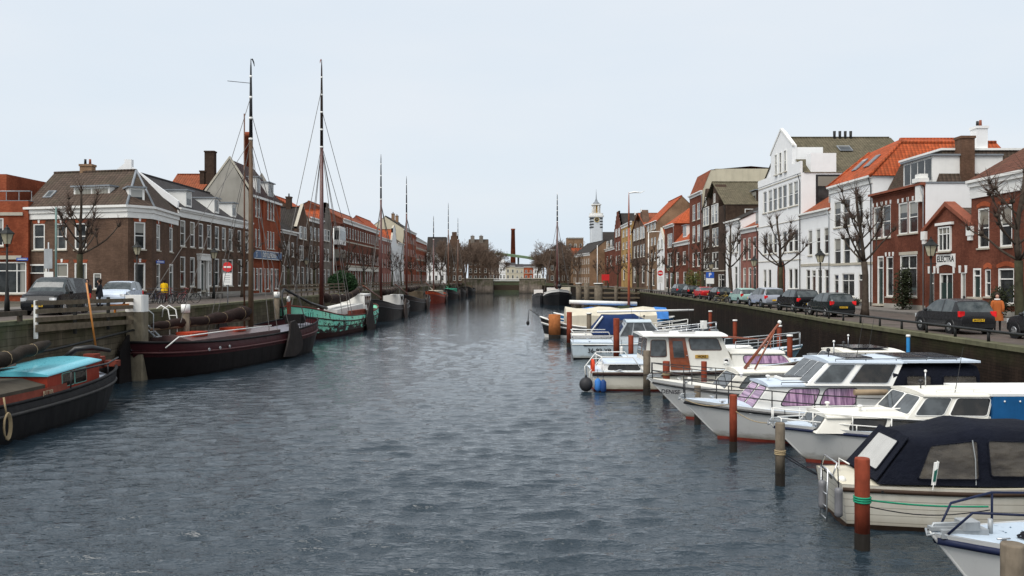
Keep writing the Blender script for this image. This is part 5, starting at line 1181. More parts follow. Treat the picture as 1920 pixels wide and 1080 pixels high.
# ------------------------------------------------------------------ people
SKIN = plain('skin', (.50, .29, .21), .6, .05); HAIR = plain('dark_hair', (.03, .018, .012), .7)
def person(x, y, z, rot, label, coat, legs, coatlen=.95, scarf=None, sit=False, h=1.68):
    t = thing('person', label, 'person', (x, y, z), rot); k = h / 1.7
    J = [((0, 0, .93), .14), ((0, .0, 1.15), .135), ((0, 0, 1.36), .15), ((0, 0, 1.47), .06), ((0, .01, 1.54), .06), ((0, .01, 1.62), .085),
         ((.15, 0, 1.40), .06), ((.24, .02, 1.14), .048), ((.20, .15, .93), .036), ((.19, .20, .86), .03), ((-.15, 0, 1.40), .06), ((-.25, .02, 1.14), .048), ((-.20, .12, .93), .036), ((-.19, .17, .86), .03),
         ((.10, 0, .86), .10), ((.10, .06, .48), .065), ((.10, .02, .09), .045), ((.10, .15, .04), .04), ((-.10, 0, .86), .10), ((-.10, -.05, .48), .065), ((-.10, -.12, .09), .045), ((-.10, .02, .04), .04)]
    E = [(0, 1), (1, 2), (2, 3), (3, 4), (4, 5), (2, 6), (6, 7), (7, 8), (8, 9), (2, 10), (10, 11), (11, 12), (12, 13), (0, 14), (14, 15), (15, 16), (16, 17), (0, 18), (18, 19), (19, 20), (20, 21)]
    me = bpy.data.meshes.new('body'); me.from_pydata([V(j[0]) * k for j in J], E, []); o = link('body', me, t)
    sm = o.modifiers.new('skin', 'SKIN'); sv = me.skin_vertices[0].data
    for i, j in enumerate(J): sv[i].radius = (j[1] * k * (.98), j[1] * k * .85)
    sv[0].use_root = True; sm.use_smooth_shade = True; o.modifiers.new('sub', 'SUBSURF').levels = 1; o.modifiers['sub'].render_levels = 1
    dg = bpy.context.evaluated_depsgraph_get(); bpy.context.view_layer.update(); m2 = bpy.data.meshes.new_from_object(o.evaluated_get(dg)); o.modifiers.clear(); o.data = m2
    m2.materials.clear(); m2.materials.append(SKIN); m2.materials.append(legs)
    for p in m2.polygons:
        if p.center.z < 1.0 * k: p.material_index = 1
        p.use_smooth = True
    b = MB(coat); b.smooth = True; rings = []
    z0 = (1.5 - coatlen)
    for zz, rx, ry in ((1.49, .08, .075), (1.45, .12, .10), (1.40, .175, .125), (1.25, .185, .14), (1.08, .19, .15), (z0 + .25, .225, .175), (z0, .25, .19)):
        rings.append([(rx * k * math.cos(a), ry * k * math.sin(a), zz * k) for a in [2 * math.pi * i / 14 for i in range(14)]])
    b.grid(rings, True)
    for s in (1, -1): b.path([(s * .13 * k, 0, 1.42 * k), (s * .175 * k, 0, 1.36 * k), (s * .225 * k, .02, 1.14 * k), (s * .205 * k, .12 if s > 0 else .1, .93 * k)], [.055, .075, .062, .05], 8)
    b.build('coat', t)
    b = MB(HAIR); b.smooth = True; b.ball((0, -.025 * k, 1.675 * k), .128, 10, 8, (1, 1.0, 1.05)); b.ball((0, -.06 * k, 1.57 * k), .09, 8, 6, (1.05, .7, 1.2)); b.build('hair', t)
    b = MB(SKIN); b.ball((0, .062 * k, 1.625 * k), .083, 10, 8, (.88, .85, 1.12)); b.ball((0, .122 * k, 1.63 * k), .015, 5, 4); b.use(HAIR); 
    for s in (-1, 1): b.ball((s * .03, .112 * k, 1.655 * k), .009, 5, 4)
    b.use(RED); b.ball((0, .112 * k, 1.59 * k), .014, 5, 4, (1.4, .5, .5)); b.build('face', t)
    if scarf: b = MB(scarf); b.torus((0, .01, 1.49 * k), .085, .04, 'z', 12, 6); b.build('scarf', t)
    b = MB(BLACK)
    for s, f in ((1, .10), (-1, -.06)): b.cbox(s * .10 * k, f, .045, .09, .26, .09, .03)
    b.build('boots', t); return t
ORC = plain('orange_coat', (.42, .115, .03), .85, .15, 4, grime=.2, bump=.004); YEC = plain('yellow_coat', (.80, .48, .01), .8, .1, 4); DKC = plain('dark_coat', (.02, .02, .025), .8)
person(X(1870, 37.6), 37.6, ZR, R(150), 'woman in a rust orange coat with white scarf standing behind the grey hatchback', ORC, BLACK, .95, WHITE)
person(X(308, 64), 64, ZL, R(20), 'person in a bright yellow jacket standing among the parked bicycles', YEC, BLACK, .75)
person(X(147, 48.5), 51, ZL, R(90), 'person in dark clothes half hidden behind the black van', DKC, BLACK, .8)
person(X(163, 50.5), 50.5, ZL, R(200), 'person in dark clothes between the van and the pale blue car', DKC, BLACK, .8)
# ------------------------------------------------------------------ boat kit
def lerp(a, b, t): return a + (b - a) * t
def panel(par, q, u0, u1, v0, v1, c0, glass, frame, rad=.07, name='window', fw=.035, off=.022):
    """rounded window on a planar quad (bl, br, tr, tl)"""
    q = [V(a) for a in q]; fc = sum(q, V((0, 0, 0))) / 4
    n = (q[1] - q[0]).cross(q[3] - q[0]).normalized(); n = n if n.dot(fc - V(c0)) > 0 else -n
    def P(u, v): return q[0] * (1 - u) * (1 - v) + q[1] * u * (1 - v) + q[2] * u * v + q[3] * (1 - u) * v
    wu = (P(1, .5) - P(0, .5)).length; hv = (P(.5, 1) - P(.5, 0)).length
    def ringpts(g, o):
        r = rad + g; ru, rv = r / wu, r / hv; a0, a1, b0, b1 = u0 - g / wu, u1 + g / wu, v0 - g / hv, v1 + g / hv; out = []
        for cu, cv, s in ((a0 + ru, b0 + rv, 180), (a1 - ru, b0 + rv, 270), (a1 - ru, b1 - rv, 0), (a0 + ru, b1 - rv, 90)):
            for k in range(4): a = R(s + 30 * k); out.append(P(cu + ru * math.cos(a), cv + rv * math.sin(a)) + n * o)
        return out
    a, b, c = ringpts(fw, off * .3), ringpts(fw * .6, off), ringpts(0, off)
    m = MB(frame); m.grid([a, b, c], True); f = m.build(name, par, fix=False)
    g = MB(glass); g.poly(*ringpts(.002, off * .6)); return f, g.build('pane', f, fix=False)
def cabin(par, x0, x1, wa, wf, z0, z1, sa=.0, sf=.0, ins=.12, mat=WHITE, name='cabin', camber=.08, roofm=None, over=.08, z1f=None, thick=.06, roofname='roof'):
    """superstructure tapering forward; returns its faces (seen from outside) and centre"""
    z1f = z1 if z1f is None else z1f
    B = {k: V(v) for k, v in dict(ar=(x0, -wa, z0), al=(x0, wa, z0), fr=(x1, -wf, z0), fl=(x1, wf, z0)).items()}
    T = {k: V(v) for k, v in dict(ar=(x0 + sa, -(wa - ins), z1), al=(x0 + sa, wa - ins, z1), fr=(x1 - sf, -(wf - ins), z1f), fl=(x1 - sf, wf - ins, z1f)).items()}
    F = {'right': (B['ar'], B['fr'], T['fr'], T['ar']), 'left': (B['fl'], B['al'], T['al'], T['fl']), 'front': (B['fr'], B['fl'], T['fl'], T['fr']), 'back': (B['al'], B['ar'], T['ar'], T['al'])}
    m = MB(mat)
    for f in F.values():
        m.grid([[f[0] * (1 - u) * (1 - v) + f[1] * u * (1 - v) + f[2] * u * v + f[3] * (1 - u) * v for u in [k / 10 for k in range(11)]] for v in (0, .25, .5, .75, 1)])
    m.build(name, par)
    r = MB(roofm or mat); r.smooth = False; rows = []
    for i in range(5):
        t = i / 4; x = lerp(x0 + sa - over, x1 - sf + over, t); w_ = lerp(wa, wf, t) - ins + over; z = lerp(z1, z1f, t)
        rows.append([(x, -w_, z - thick)] + [(x, w_ * s, z + camber * (1 - s * s)) for s in (-1, -.6, -.2, .2, .6, 1)] + [(x, w_, z - thick)])
    r.smooth = True; r.grid(rows); r.smooth = False; r.poly(*rows[0]); r.poly(*rows[-1]); r.build(roofname, par)
    return F, V(((x0 + x1) / 2, 0, (z0 + z1) / 2))
ANTIF = plain('red_antifouling', (.20, .035, .022), .7, .2, 3, grime=.5)
HULLW = gelcoat('white_hull', (.74, .73, .70))
DECKB = plain('pale_blue_deck', (.55, .62, .70), .6, .1, 2, grime=.25, dark=.6, streak=False)
NAVYR = plain('navy_trim', (.012, .018, .05), .5, .2); NAVYC = plain('navy_canvas', (.0045, .006, .013), .85, .3, .9, grime=.25, bump=.12, streak=False)
BLUEC = plain('blue_canvas', (.012, .10, .26), .8, .2, 2, grime=.2, bump=.015); BLUET = plain('bright_blue_tarp', (.05, .20, .55), .6, .2, 2)
CREAMC = plain('cream_canvas', (.60, .55, .44), .9, .1, 1.2, grime=.3, bump=.03, dark=.6)
ROPE = plain('rope', (.35, .27, .16), .9, .2, 9); ROPEG = plain('green_rope', (.02, .25, .14), .8, .2, 9); ROPED = plain('dark_rope', (.02, .02, .025), .9)
MAHOG = plain('mahogany', (.22, .050, .014), .35, .3, 4, coat=.5)
SOLAR = plain('solar_panel', (.02, .022, .03), .15, .2, 6)
def motor_hull(par, L, B, zb, zs, top=HULLW, rub=BLACK, boot=ANTIF, deckm=DECKB, zboot=.10, rake=1.1, transom=.84, fullness=2.3, lap=0, rubr=.05, clean=False):
    N_ = 26; st = []
    def sheer(t): return zs + (zb - zs) * max(0, (t - .25) / .75) ** 1.8
    def bp(t): return max(.02, B / 2 * (transom + (1 - transom) * math.sin(math.pi * min(1, t / .45) / 2) if t < .45 else (1 - ((t - .45) / .55) ** fullness)))
    def pt(t, q, s): 
        f = .06 + .52 * max(0, (t - .4) / .6) ** 2
        y = bp(t) * (1 - f * q ** 1.2); z = lerp(sheer(t), zboot, q); x = -L / 2 + L * t - rake * q * t ** 5 + (.12 * q if t < .5 else 0) * (1 - t)
        return (x, s * y, z)
    h = MB(top); h.smooth = True; qs = [0, .12, .3, .5, .7, .85, 1]
    for s in (-1, 1):
        rows = [[pt(i / N_, q, s) for q in qs] for i in range(N_ + 1)]; h.use(top); h.grid(rows)
        h.use(boot); h.grid([[r[-1], (r[-1][0] * .985, r[-1][1] * .8, -.35)] for r in rows])
    h.smooth = False; h.use(top); h.poly(*([pt(0, q, -1) for q in qs] + [pt(0, q, 1) for q in qs[::-1]])); h.use(boot); a, b = pt(0, 1, -1), pt(0, 1, 1); h.poly(a, b, (b[0], b[1] * .8, -.35), (a[0], a[1] * .8, -.35))
    h.use(top); e = [pt(1, q, 0) for q in qs]; h.path(e, .03, 6); h.build('hull', par)
    d = MB(deckm); rows = []
    for i in range(N_ + 1):
        t = i / N_; x = -L / 2 + L * t; w_ = bp(t) * .985; rows.append([(x, w_ * s, sheer(t) - .02 + .05 * (1 - s * s)) for s in (-1, -.5, 0, .5, 1)])
    d.smooth = True; d.grid(rows); d.build('deck', par)
    r = MB(rub); P_ = [pt(i / N_, .13, -1) for i in range(N_ + 1)] + [pt(i / N_, .13, 1) for i in range(N_, -1, -1)]
    P_ = [(x, y * 1.015, z) for x, y, z in P_]; r.path(P_, rubr, 6); r.build('rubbing_strake', par)
    return dict(sheer=sheer, bp=bp, L=L, pt=pt)
def pulpit(par, H, t0, t1, h, mat=STEEL, ins=.93, r=.018, posts=5, mid=True, close=True, name='guard_rail'):
    L = H['L']; b = MB(mat); n = 12
    def p(t, s, z): return (-L / 2 + L * t, s * H['bp'](t) * ins, H['sheer'](t) + z)
    for z in ([h, h * .5] if mid else [h]):
        if close: b.path([p(lerp(t0, t1, i / n), -1, z) for i in range(n + 1)] + [p(lerp(t0, t1, i / n), 1, z) for i in range(n, -1, -1)], r, 6)
        else:
            for s in (-1, 1): b.path([p(lerp(t0, t1, i / n), s, z) for i in range(n + 1)], r, 6)
    for s in (-1, 1):
        for i in range(posts):
            t = lerp(t0, t1, i / (posts - 1)); b.tube(p(t, s, -.02), p(t, s, h), r, None, 6)
    return b.build(name, par)
def canopy(par, secs, mat, wins=(), name='canopy', vin=None, ends=(True, True)):
    """fabric hood lofted over frames: secs = (x, wb, zb, wt, zt)"""
    def ring(x, wb, zb, wt, zt, sl=0): 
        h = [(wb, zb), (lerp(wb, wt, .5) + .01, lerp(zb, zt, .42)), (wt + .02, lerp(zb, zt, .80)), (wt * .88, lerp(zb, zt, .94)), (wt * .5, zt - .02), (0, zt + .01)]
        X_ = lambda b: x - sl * (1 - (b - zb) / (zt - zb)); return [(X_(b), a, b) for a, b in h] + [(X_(b), -a, b) for a, b in h[-2::-1]]
    rows = [ring(*s) for s in secs]; fine = []
    for i in range(len(rows) - 1):
        for k in range(4):
            t = k / 4; sag = -.035 * math.sin(math.pi * t); fine.append([tuple(lerp(rows[i][j][m], rows[i + 1][j][m], t) + (sag if m == 2 and 2 <= j <= 8 else 0) for m in range(3)) for j in range(11)])
    fine.append(rows[-1]); m = MB(mat); m.smooth = True; m.grid(fine); m.smooth = False
    if ends[0]: m.poly(*rows[0])
    if ends[1]: m.poly(*rows[-1])
    c = m.build(name, par); c0 = V((sum(s[0] for s in secs) / len(secs), 0, secs[0][2]))
    for (i, side, u0, u1, v0, v1, *g) in wins:
        a, b = rows[i], rows[i + 1]; k = (0, 2) if side > 0 else (10, 8)
        panel(c, (a[k[0]], b[k[0]], b[k[1]], a[k[1]]), u0, u1, v0, v1, c0, g[0] if g else VINYL, mat, .05, 'window', .03, .05)
    m = MB(BLACK)
    return c
def rotz(px_y, bow): return bow
BGR = 'motor boats moored stern or bow to the right quay'
def boat(label, X0, Y0, rot, name='motor_boat', cat='boat', group=BGR): return thing(name, label, cat, (X0, Y0, 0), rot, group)
def windows(par, F, c0, spec, glass, frame, rad=.07):
    for side, u0, u1, v0, v1, *g in spec: panel(par, F[side], u0, u1, v0, v1, c0, g[0] if g else glass, frame, rad)
def toprail(par, x0, x1, y, z, mat=STEEL):
    b = MB(mat); b.path([(x0, y, z), (x0, y, z + .07), (x1, y, z + .07), (x1, y, z)], .015, 5)
    for i in range(1, 4): b.tube((lerp(x0, x1, i / 4), y, z), (lerp(x0, x1, i / 4), y, z + .07), .012, None, 5)
    b.build('grab_rail', par)
def fender(x, y, z, label, mat=None, r=.27, ball=True, group='fenders hanging from the moored boats'):
    t = thing('fender', label, 'fender', (x, y, z), 0, group); b = MB(mat or plain('dark_fender', (.035, .035, .038), .5, .2))
    if ball: b.ball((0, 0, 0), r, 14, 10, (1, 1, 1.08)); b.tube((0, 0, r), (0, 0, r * 1.4), .06, .05, 8)
    else: b.path([(0, 0, -.32), (0, 0, -.28), (0, 0, -.2), (0, 0, .2), (0, 0, .28), (0, 0, .32)], [.04, .09, r, r, .09, .04], 10)
    b.build('body', t); b = MB(ROPED); b.tube((0, 0, r if ball else .3), (0, .05, .75), .012, None, 4); b.build('rope', t)

# 1. nearest boat, bow into the canal
W_ = math.pi
t = boat('nearest white motor boat with pale blue deck and navy rails at the bottom right corner', 10.85, 14.4, W_ + R(4))
H = motor_hull(t, 7.9, 2.75, 1.32, 1.02, HULLW, NAVYR, ANTIF, plain('speckled_deck', (.48, .56, .64), .5, .06, 1, grime=.15, streak=False), rake=1.0, fullness=2.0, rubr=.065)
b = MB(NAVYR)
def hp(t_, s, z): return (-7.9 / 2 + 7.9 * t_, s * H['bp'](t_) * .93, H['sheer'](t_) + z)
b.path([hp(.97, -1, .0), hp(.93, -1, .42), hp(.8, -1, .55), hp(.6, -1, .5), hp(.5, -1, .02)], .022, 6); b.path([hp(.97, 1, .0), hp(.93, 1, .42), hp(.8, 1, .55), hp(.6, 1, .5), hp(.3, 1, .5)], .022, 6)
for s in (-1, 1):
    b.tube(hp(.80, s, 0), hp(.8, s, .55), .02, None, 6); b.tube(hp(.65, s, 0), hp(.66, s, .52), .02, None, 6)
b.build('guard_rail', t)
rn = random.Random(4)
b = MB(ROPED)
for k in range(7):
    cx, cy, rr = 2.35 - .12 * k * .5, .25 + rn.uniform(-.06, .06), rn.uniform(.14, .24); b.path([(cx + rr * 1.4 * math.cos(a), cy + rr * .8 * math.sin(a), H['sheer'](.8) + .07 + .015 * k) for a in [R(30 * q) for q in range(13)]], .018, 5)
b.build('coiled_rope', t)
b = MB(GALV); b.box(3.0, -.12, 1.22, 3.8, .12, 1.36); b.cbox(3.3, 0, 1.42, .3, .3, .14, .03); b.tube((2.9, .0, 1.25), (2.9, 0, 1.5), .04, None, 7); b.build('anchor_fitting', t)
b = MB(plain('deck_chips', (.10, .16, .22), .7))
for _ in range(46):
    x, y = rn.uniform(.6, 2.6), rn.uniform(-.8, .7); tt = (x + 3.95) / 7.9; a = rn.uniform(0, 3); l = rn.uniform(.02, .06); z = H['sheer'](tt) + .032 + .0 * y; z = H['sheer'](tt) - .02 + .05 * (1 - (y / H['bp'](tt)) ** 2) + .006
    if abs(y) < H['bp'](tt) * .8: b.poly((x - l * math.cos(a), y - l * math.sin(a), z), (x + .012, y - .012, z), (x + l * math.cos(a), y + l * math.sin(a), z), (x - .012, y + .015, z))
tag(b.build('deck_marks', t), kind='stuff')
b = MB(plain('bronze', (.2, .14, .05), .4)); b.tube((1.2, -.75, 1.2), (1.2, -.75, 1.3), .16, None, 12); b.build('deck_filler', t)
F, c0 = cabin(t, -3.4, .2, 1.1, .95, 1.05, 1.75, .1, .7, .18); windows(t, F, c0, [('left', .1, .45, .3, .8), ('left', .55, .9, .3, .8), ('right', .1, .45, .3, .8), ('right', .55, .9, .3, .8), ('front', .1, .9, .2, .85)], DARKGLASS, BLACK)

# 2. cream clinker boat with black canopy, stern to the canal
t = boat('cream clinker built boat with large black canvas canopy and clear plastic windows', 11.0, 19.5, R(-3))
def clinker():
    n = NT('clinker_cream'); s = n.sep(n.objco()); k = n.math('FRACT', n.math('MULTIPLY', s[2], 6.2)); nn = n.noise(n.scale(n.objco(), (1, 1, .2)), 2.5, 5, .7)
    c = n.mix(n.ramp(nn, .3, .75), (.78, .74, .64), (.66, .61, .50)); c = n.mix(n.ramp(k, .0, .10, 1, 0), c, (.12, .095, .06)); c = n.mix(n.ramp(s[2], .02, .30, .55, 0), c, (.2, .15, .08))
    n.l(c, n.p.inputs['Base Color']); n.p.inputs['Roughness'].default_value = .35; n.bump(k, .03, .8); return n.m
CLK = clinker(); CRM2 = plain('cream_gelcoat', (.64, .59, .46), .35, .06, 1.5, grime=.2, dark=.6)
H = motor_hull(t, 7.4, 2.6, 1.18, .98, CLK, plain('brown_strake', (.05, .03, .02), .5), plain('dark_boot', (.05, .03, .02), .7), CRM2, rake=.8, transom=.72, fullness=2.4)
canopy(t, [(-2.15, 1.08, 1.02, .86, 2.0, .8), (-.75, 1.2, 1.02, .98, 2.30), (.75, 1.18, 1.02, .97, 2.24), (1.75, 1.0, 1.12, .80, 1.85, -.5)], NAVYC, [(0, -1, .34, .93, .15, .93), (1, -1, .08, .74, .22, .93), (1, 1, .1, .92, .2, .95), (2, -1, .1, .7, .4, .9)])
q = [V(a) for a in ((-2.95, .98, 1.05), (-2.95, -.98, 1.05), (-2.2, -.84, 1.98), (-2.2, .84, 1.98))]
b = MB(NAVYC); b.ext([a + V((-.02, 0, .02)) for a in q], (-.02, 0, .01)); cc = b.build('canopy_flap', t); panel(cc, [a + V((-.055, 0, 0.04)) for a in q], .22, .86, .18, .84, (0, 0, 1.2), plain('milky_vinyl', (.46, .45, .42), .25, .08), NAVYC, .04, off=.02)
b = MB(GALV); b.path([(-.95, -1.19, 1.05), (-.95, -1.16, 1.6), (-.98, -1.09, 2.0)], .012, 4); b.build('zip', t)
F, c0 = cabin(t, 1.5, 3.0, .95, .55, 1.05, 1.62, 0, .5, .12, CRM2); windows(t, F, c0, [('right', .15, .8, .3, .75)], DARKGLASS, BLACK)
b = MB(STEEL)
b.path([(-3.72, -.75, .95), (-3.95, -.75, 1.25), (-3.95, -.30, 1.25), (-3.72, -.30, .95)], .022, 6); b.path([(-3.7, -.30, 1.0), (-3.6, -.3, 1.3), (-3.6, .6, 1.3), (-3.7, .6, 1.0)], .022, 6)
b.path([(-3.95, -.75, 1.25), (-3.98, -.75, .1)], .018, 6); b.path([(-3.95, -.30, 1.25), (-3.98, -.30, .1)], .018, 6)
for z in (.15, .42, .7): b.tube((-3.97, -.75, z), (-3.97, -.30, z), .016, None, 6)
b.build('swim_ladder', t)
fl = plain('grey_fender', (.16, .16, .17), .4); 
for i, (fx, fy, lb, mm) in enumerate(((7.02, 19.3, 'grey tube fender on the stern of the cream clinker boat', fl), (7.12, 18.6, 'white topped grey fender by the swim ladder of the cream clinker boat', fl))): fender(fx, fy, .62, lb, mm, .085, False)
b = MB(WHITE); b.ball((-3.6, -.62, 1.0), .09, 8, 6); b.path([(-3.4, .2, 1.05), (-3.3, .5, 1.25), (-3.2, .1, 1.2)], .02, 5); b.build('stern_light', t)
t2 = thing('small_flag', 'small furled white and green flag standing on the side deck of the cream clinker boat', 'flag', (8.95, 18.15, 1.0)); b = MB(WHITE); b.tube((0, 0, 0), (.1, 0, .62), .012, None, 4); b.build('staff', t2); b = MB(WHITE); b.ext([(-.02, 0, .1), (.06, 0, .1), (.14, 0, .6), (.04, 0, .58)], (0, .03, 0)); b.use(plain('flag_green', (.02, .12, .09), .7)); b.ext([(.0, -.005, .18), (.05, -.005, .18), (.10, -.005, .45), (.03, -.005, .4)], (0, -.01, 0)); b.build('cloth', t2)
b = MB(BLACK); b.tube((-2.9, -1.12, .86), (-2.9, -1.14, .86), .035, None, 8); b.build('exhaust', t)

# 3. white cruiser with blue canvas
t = boat('white cruiser with blue canvas aft cover, bow between the wooden and red posts', 12.9, 25.7, W_ + R(1.5))
H = motor_hull(t, 10.4, 3.1, 1.20, .98, HULLW, NAVYR, ANTIF, DECKB, rake=1.1, fullness=2.2)
F, c0 = cabin(t, -1.0, 4.1, 1.22, .85, 1.0, 1.52, 0, .4, .12, CREAMP, z1f=1.49); windows(t, F, c0, [('left', .17, .36, .22, .85), ('left', .40, .58, .22, .85), ('right', .12, .4, .22, .85), ('right', .52, .85, .22, .85), ('front', .08, .46, .15, .85, BOATGLASS), ('front', .54, .92, .15, .85, BOATGLASS)], DARKGLASS, BLACK, .1)
F, c0 = cabin(t, -.7, 1.55, 1.28, 1.10, 1.45, 2.14, -.25, .6, .16, CREAMP, name='wheelhouse'); windows(t, F, c0, [('left', .06, .42, .15, .85, BOATGLASS), ('left', .5, .97, .15, .85), ('right', .06, .42, .15, .85), ('right', .5, .95, .15, .85), ('front', .05, .48, .15, .85, BOATGLASS), ('front', .52, .95, .15, .85, BOATGLASS)], DARKGLASS, WHITE, .08)
b = MB(WHITE); b.box(-4.6, -1.3, 2.12, -.8, 1.3, 2.19); b.build('hardtop', t)
b = MB(BLUEC); b.smooth = False; b.box(-4.5, -1.33, .95, -.85, 1.33, 2.11); b.build('canvas_cover', t); b = MB(WHITE)
for s in (-1, 1):
    for i in range(5): b.ball((-1.15 - i * .45, s * 1.34, 1.98), .03, 6, 4)
b.build('press_stud', t)
b = MB(WHITE); b.path([(-.9, .35, 1.58), (-.9, .35, 1.64), (2.4, .35, 1.64), (2.4, .35, 1.58)], .02, 5); b.cbox(.9, 0, 1.61, .8, .6, .07, .04); b.build('roof_hatch', t); toprail(t, -3.8, .6, .9, 2.2, WHITE)
pulpit(t, H, .60, .99, .42, WHITE, mid=False); pulpit(t, H, .60, .97, .15, WHITE, mid=False, posts=3, name='toe_rail')
# bow name plates and white curtain fringe
# 4. cruiser with purple curtains
t = boat('white cruiser with purple curtains, solar panels and navy aft canopy', 11.2, 29.5, W_ + R(2))
H = motor_hull(t, 10.9, 3.4, 1.42, .92, HULLW, BLACK, ANTIF, DECKB, rake=1.3, fullness=2.2, rubr=.06)
F, c0 = cabin(t, -2.0, 3.35, 1.38, 1.05, 1.0, 2.02, 0, .75, .16, WHITE, z1f=1.94, roofm=DECKB, over=.1)
windows(t, F, c0, [('left', .16, .37, .28, .84, CURT), ('left', .41, .63, .28, .84, CURT), ('right', .3, .5, .25, .8), ('right', .58, .8, .25, .8), ('front', .06, .46, .15, .88, CURT), ('front', .54, .94, .15, .88, CURT)], BOATGLASS, BLACK, .12)
F, c0 = cabin(t, -1.3, 1.5, 1.42, 1.22, 1.95, 2.74, -.45, .85, .16, WHITE, name='wheelhouse', roofm=DECKB)
windows(t, F, c0, [('left', .06, .38, .12, .86), ('left', .48, .92, .12, .88, DARKGLASS), ('right', .08, .4, .12, .86), ('right', .5, .9, .12, .88), ('front', .04, .34, .1, .88), ('front', .36, .64, .1, .88), ('front', .66, .96, .1, .88)], BOATGLASS, STEEL, .06)
b = MB(DECKB); b.box(-4.3, -1.35, 2.70, -1.7, 1.35, 2.77); b.build('hardtop', t)
canopy(t, [(-4.3, 1.35, 1.0, 1.28, 2.66), (-2.8, 1.45, 1.0, 1.33, 2.67), (-1.35, 1.45, 1.0, 1.33, 2.67)], NAVYC, [(1, 1, .15, .7, .45, .95), (0, 1, .1, .85, .45, .95), (1, -1, .15, .7, .45, .95)])
for x in (-.4, -2.3, -3.4): b = MB(SOLAR); b.box(x - .45, -.9, 2.83, x + .45, .9, 2.86); b.use(STEEL); b.box(x - .48, -.93, 2.80, x + .48, .93, 2.829); b.build('solar_panel', t)
b = MB(WHITE); b.cbox(1.6, 0, 2.08, .9, .75, .08, .05); b.use(SOLAR); b.cbox(1.6, 0, 2.13, .75, .6, .03, .04); b.build('roof_hatch', t)
for s in (-1, 1): toprail(t, -1.8, 2.3, s * 1.1, 1.97, BLACK); toprail(t, -3.6, .5, s * 1.15, 2.75, BLACK)
pulpit(t, H, .5, .985, .62, BLACK, r=.02, posts=5); pulpit(t, H, .06, .5, .6, BLACK, r=.016, posts=5, close=False, mid=False)
b = MB(plain('rolled_mat', (.35, .26, .17), .9)); b.tube((.0, 1.45, 1.75), (-1.1, 1.45, 1.75), .1, None, 8); b.build('rolled_ladder', t); b = MB(BLACK); b.tube((-1.3, 1.40, 1.42), (-1.3, 1.44, 1.42), .1, None, 10); b.build('porthole', t)
fender(8.95, 27.95, .46, 'big round dark fender hanging on the side of the purple curtained cruiser', r=.28)
# 5. DENISE
t = boat('white cruiser lettered DENISE with low cabin and red brown mast lowered on its roof', 11.1, 33.6, W_ + R(2))
H = motor_hull(t, 11.6, 3.2, 1.62, .95, HULLW, BLACK, ANTIF, CREAMP, rake=1.5, fullness=2.1, rubr=.045)
F, c0 = cabin(t, -1.8, 3.2, 1.3, 1.0, 1.05, 1.98, 0, .8, .18, CREAMP, z1f=1.92); windows(t, F, c0, [('left', .1, .27, .3, .82), ('left', .34, .52, .3, .82), ('left', .6, .88, .25, .85), ('front', .08, .92, .15, .85, BOATGLASS), ('right', .4, .8, .3, .8)], BOATGLASS, BLACK, .1)
F, c0 = cabin(t, -3.6, -.9, 1.3, 1.15, 1.9, 2.68, -.2, .7, .16, CREAMP, name='wheelhouse'); windows(t, F, c0, [('left', .06, .42, .15, .85, MAHOG), ('left', .5, .95, .15, .85), ('front', .04, .47, .15, .86), ('front', .53, .96, .15, .86), ('right', .5, .95, .15, .85)], BOATGLASS, WHITE, .08)
b = MB(SOLAR); b.box(-3.4, -.8, 2.80, -2.0, .8, 2.83); b.build('solar_panel', t)
q = V(H['pt'](.985, .30, 1)); q2 = V(H['pt'](.925, .30, 1)); a_ = math.atan2(q2.y - q.y, q2.x - q.x)
o = text_mesh('DENISE', .23, plain('grey_lettering', (.05, .05, .06), .5), parent=t, loc=tuple((q + q2) / 2 + V((.06, .10, -.02))), rot=(R(104), 0, a_), shear=.2)
pulpit(t, H, .62, .985, .6, BLACK, r=.018, posts=4)
b = MB(MAHOG); b.tube((2.1, .45, 2.0), (.75, .45, 3.75), .07, .05, 8); b.tube((1.8, .75, 2.0), (.95, .5, 3.45), .035, None, 6)
for k in (.3, .5, .7): p = V((2.1, .45, 2.0)).lerp(V((.75, .45, 3.75)), k); b.tube(p, p + V((-.1, .22 * (1 - k), 0)), .03, None, 5)
b.use(WHITE); b.ball((.73, .45, 3.8), .08, 8, 6); b.build('mast', t)
# 6. wheelhouse boat with brown door
t = boat('cream wheelhouse boat with varnished brown door and black rubbing band', 9.7, 43.2, R(0))
H = motor_hull(t, 11.6, 3.6, 1.55, .95, gelcoat('cream_hull', (.70, .66, .56)), plain('black_brown_band', (.035, .018, .014), .5), ANTIF, DECKB, rake=1.0, fullness=2.6, rubr=.09, transom=.9)
F, c0 = cabin(t, -5.3, -3.0, 1.3, 1.5, .92, 1.35, .2, 0, .1, WHITE, 'aft_cabin', roofm=DECKB); windows(t, F, c0, [('right', .12, .8, .25, .75)], DARKGLASS, BLACK, .06)
F, c0 = cabin(t, -3.2, 1.3, 1.55, 1.45, .92, 2.72, .15, .75, .14, CREAMP, 'wheelhouse', over=.28, roofm=WHITE); windows(t, F, c0, [('right', .05, .24, .42, .86, BOATGLASS), ('right', .55, .93, .60, .9, BOATGLASS), ('back', .06, .46, .4, .88), ('back', .54, .94, .4, .88), ('front', .05, .48, .55, .9), ('front', .52, .95, .55, .9), ('left', .1, .9, .55, .9)], BOATGLASS, plain('varnish_trim', (.12, .04, .02), .4), .08)
f = F['right']; n_ = V((0, -.03, 0)); 
def FP(u, v): return f[0] * (1 - u) * (1 - v) + f[1] * u * (1 - v) + f[2] * u * v + f[3] * (1 - u) * v
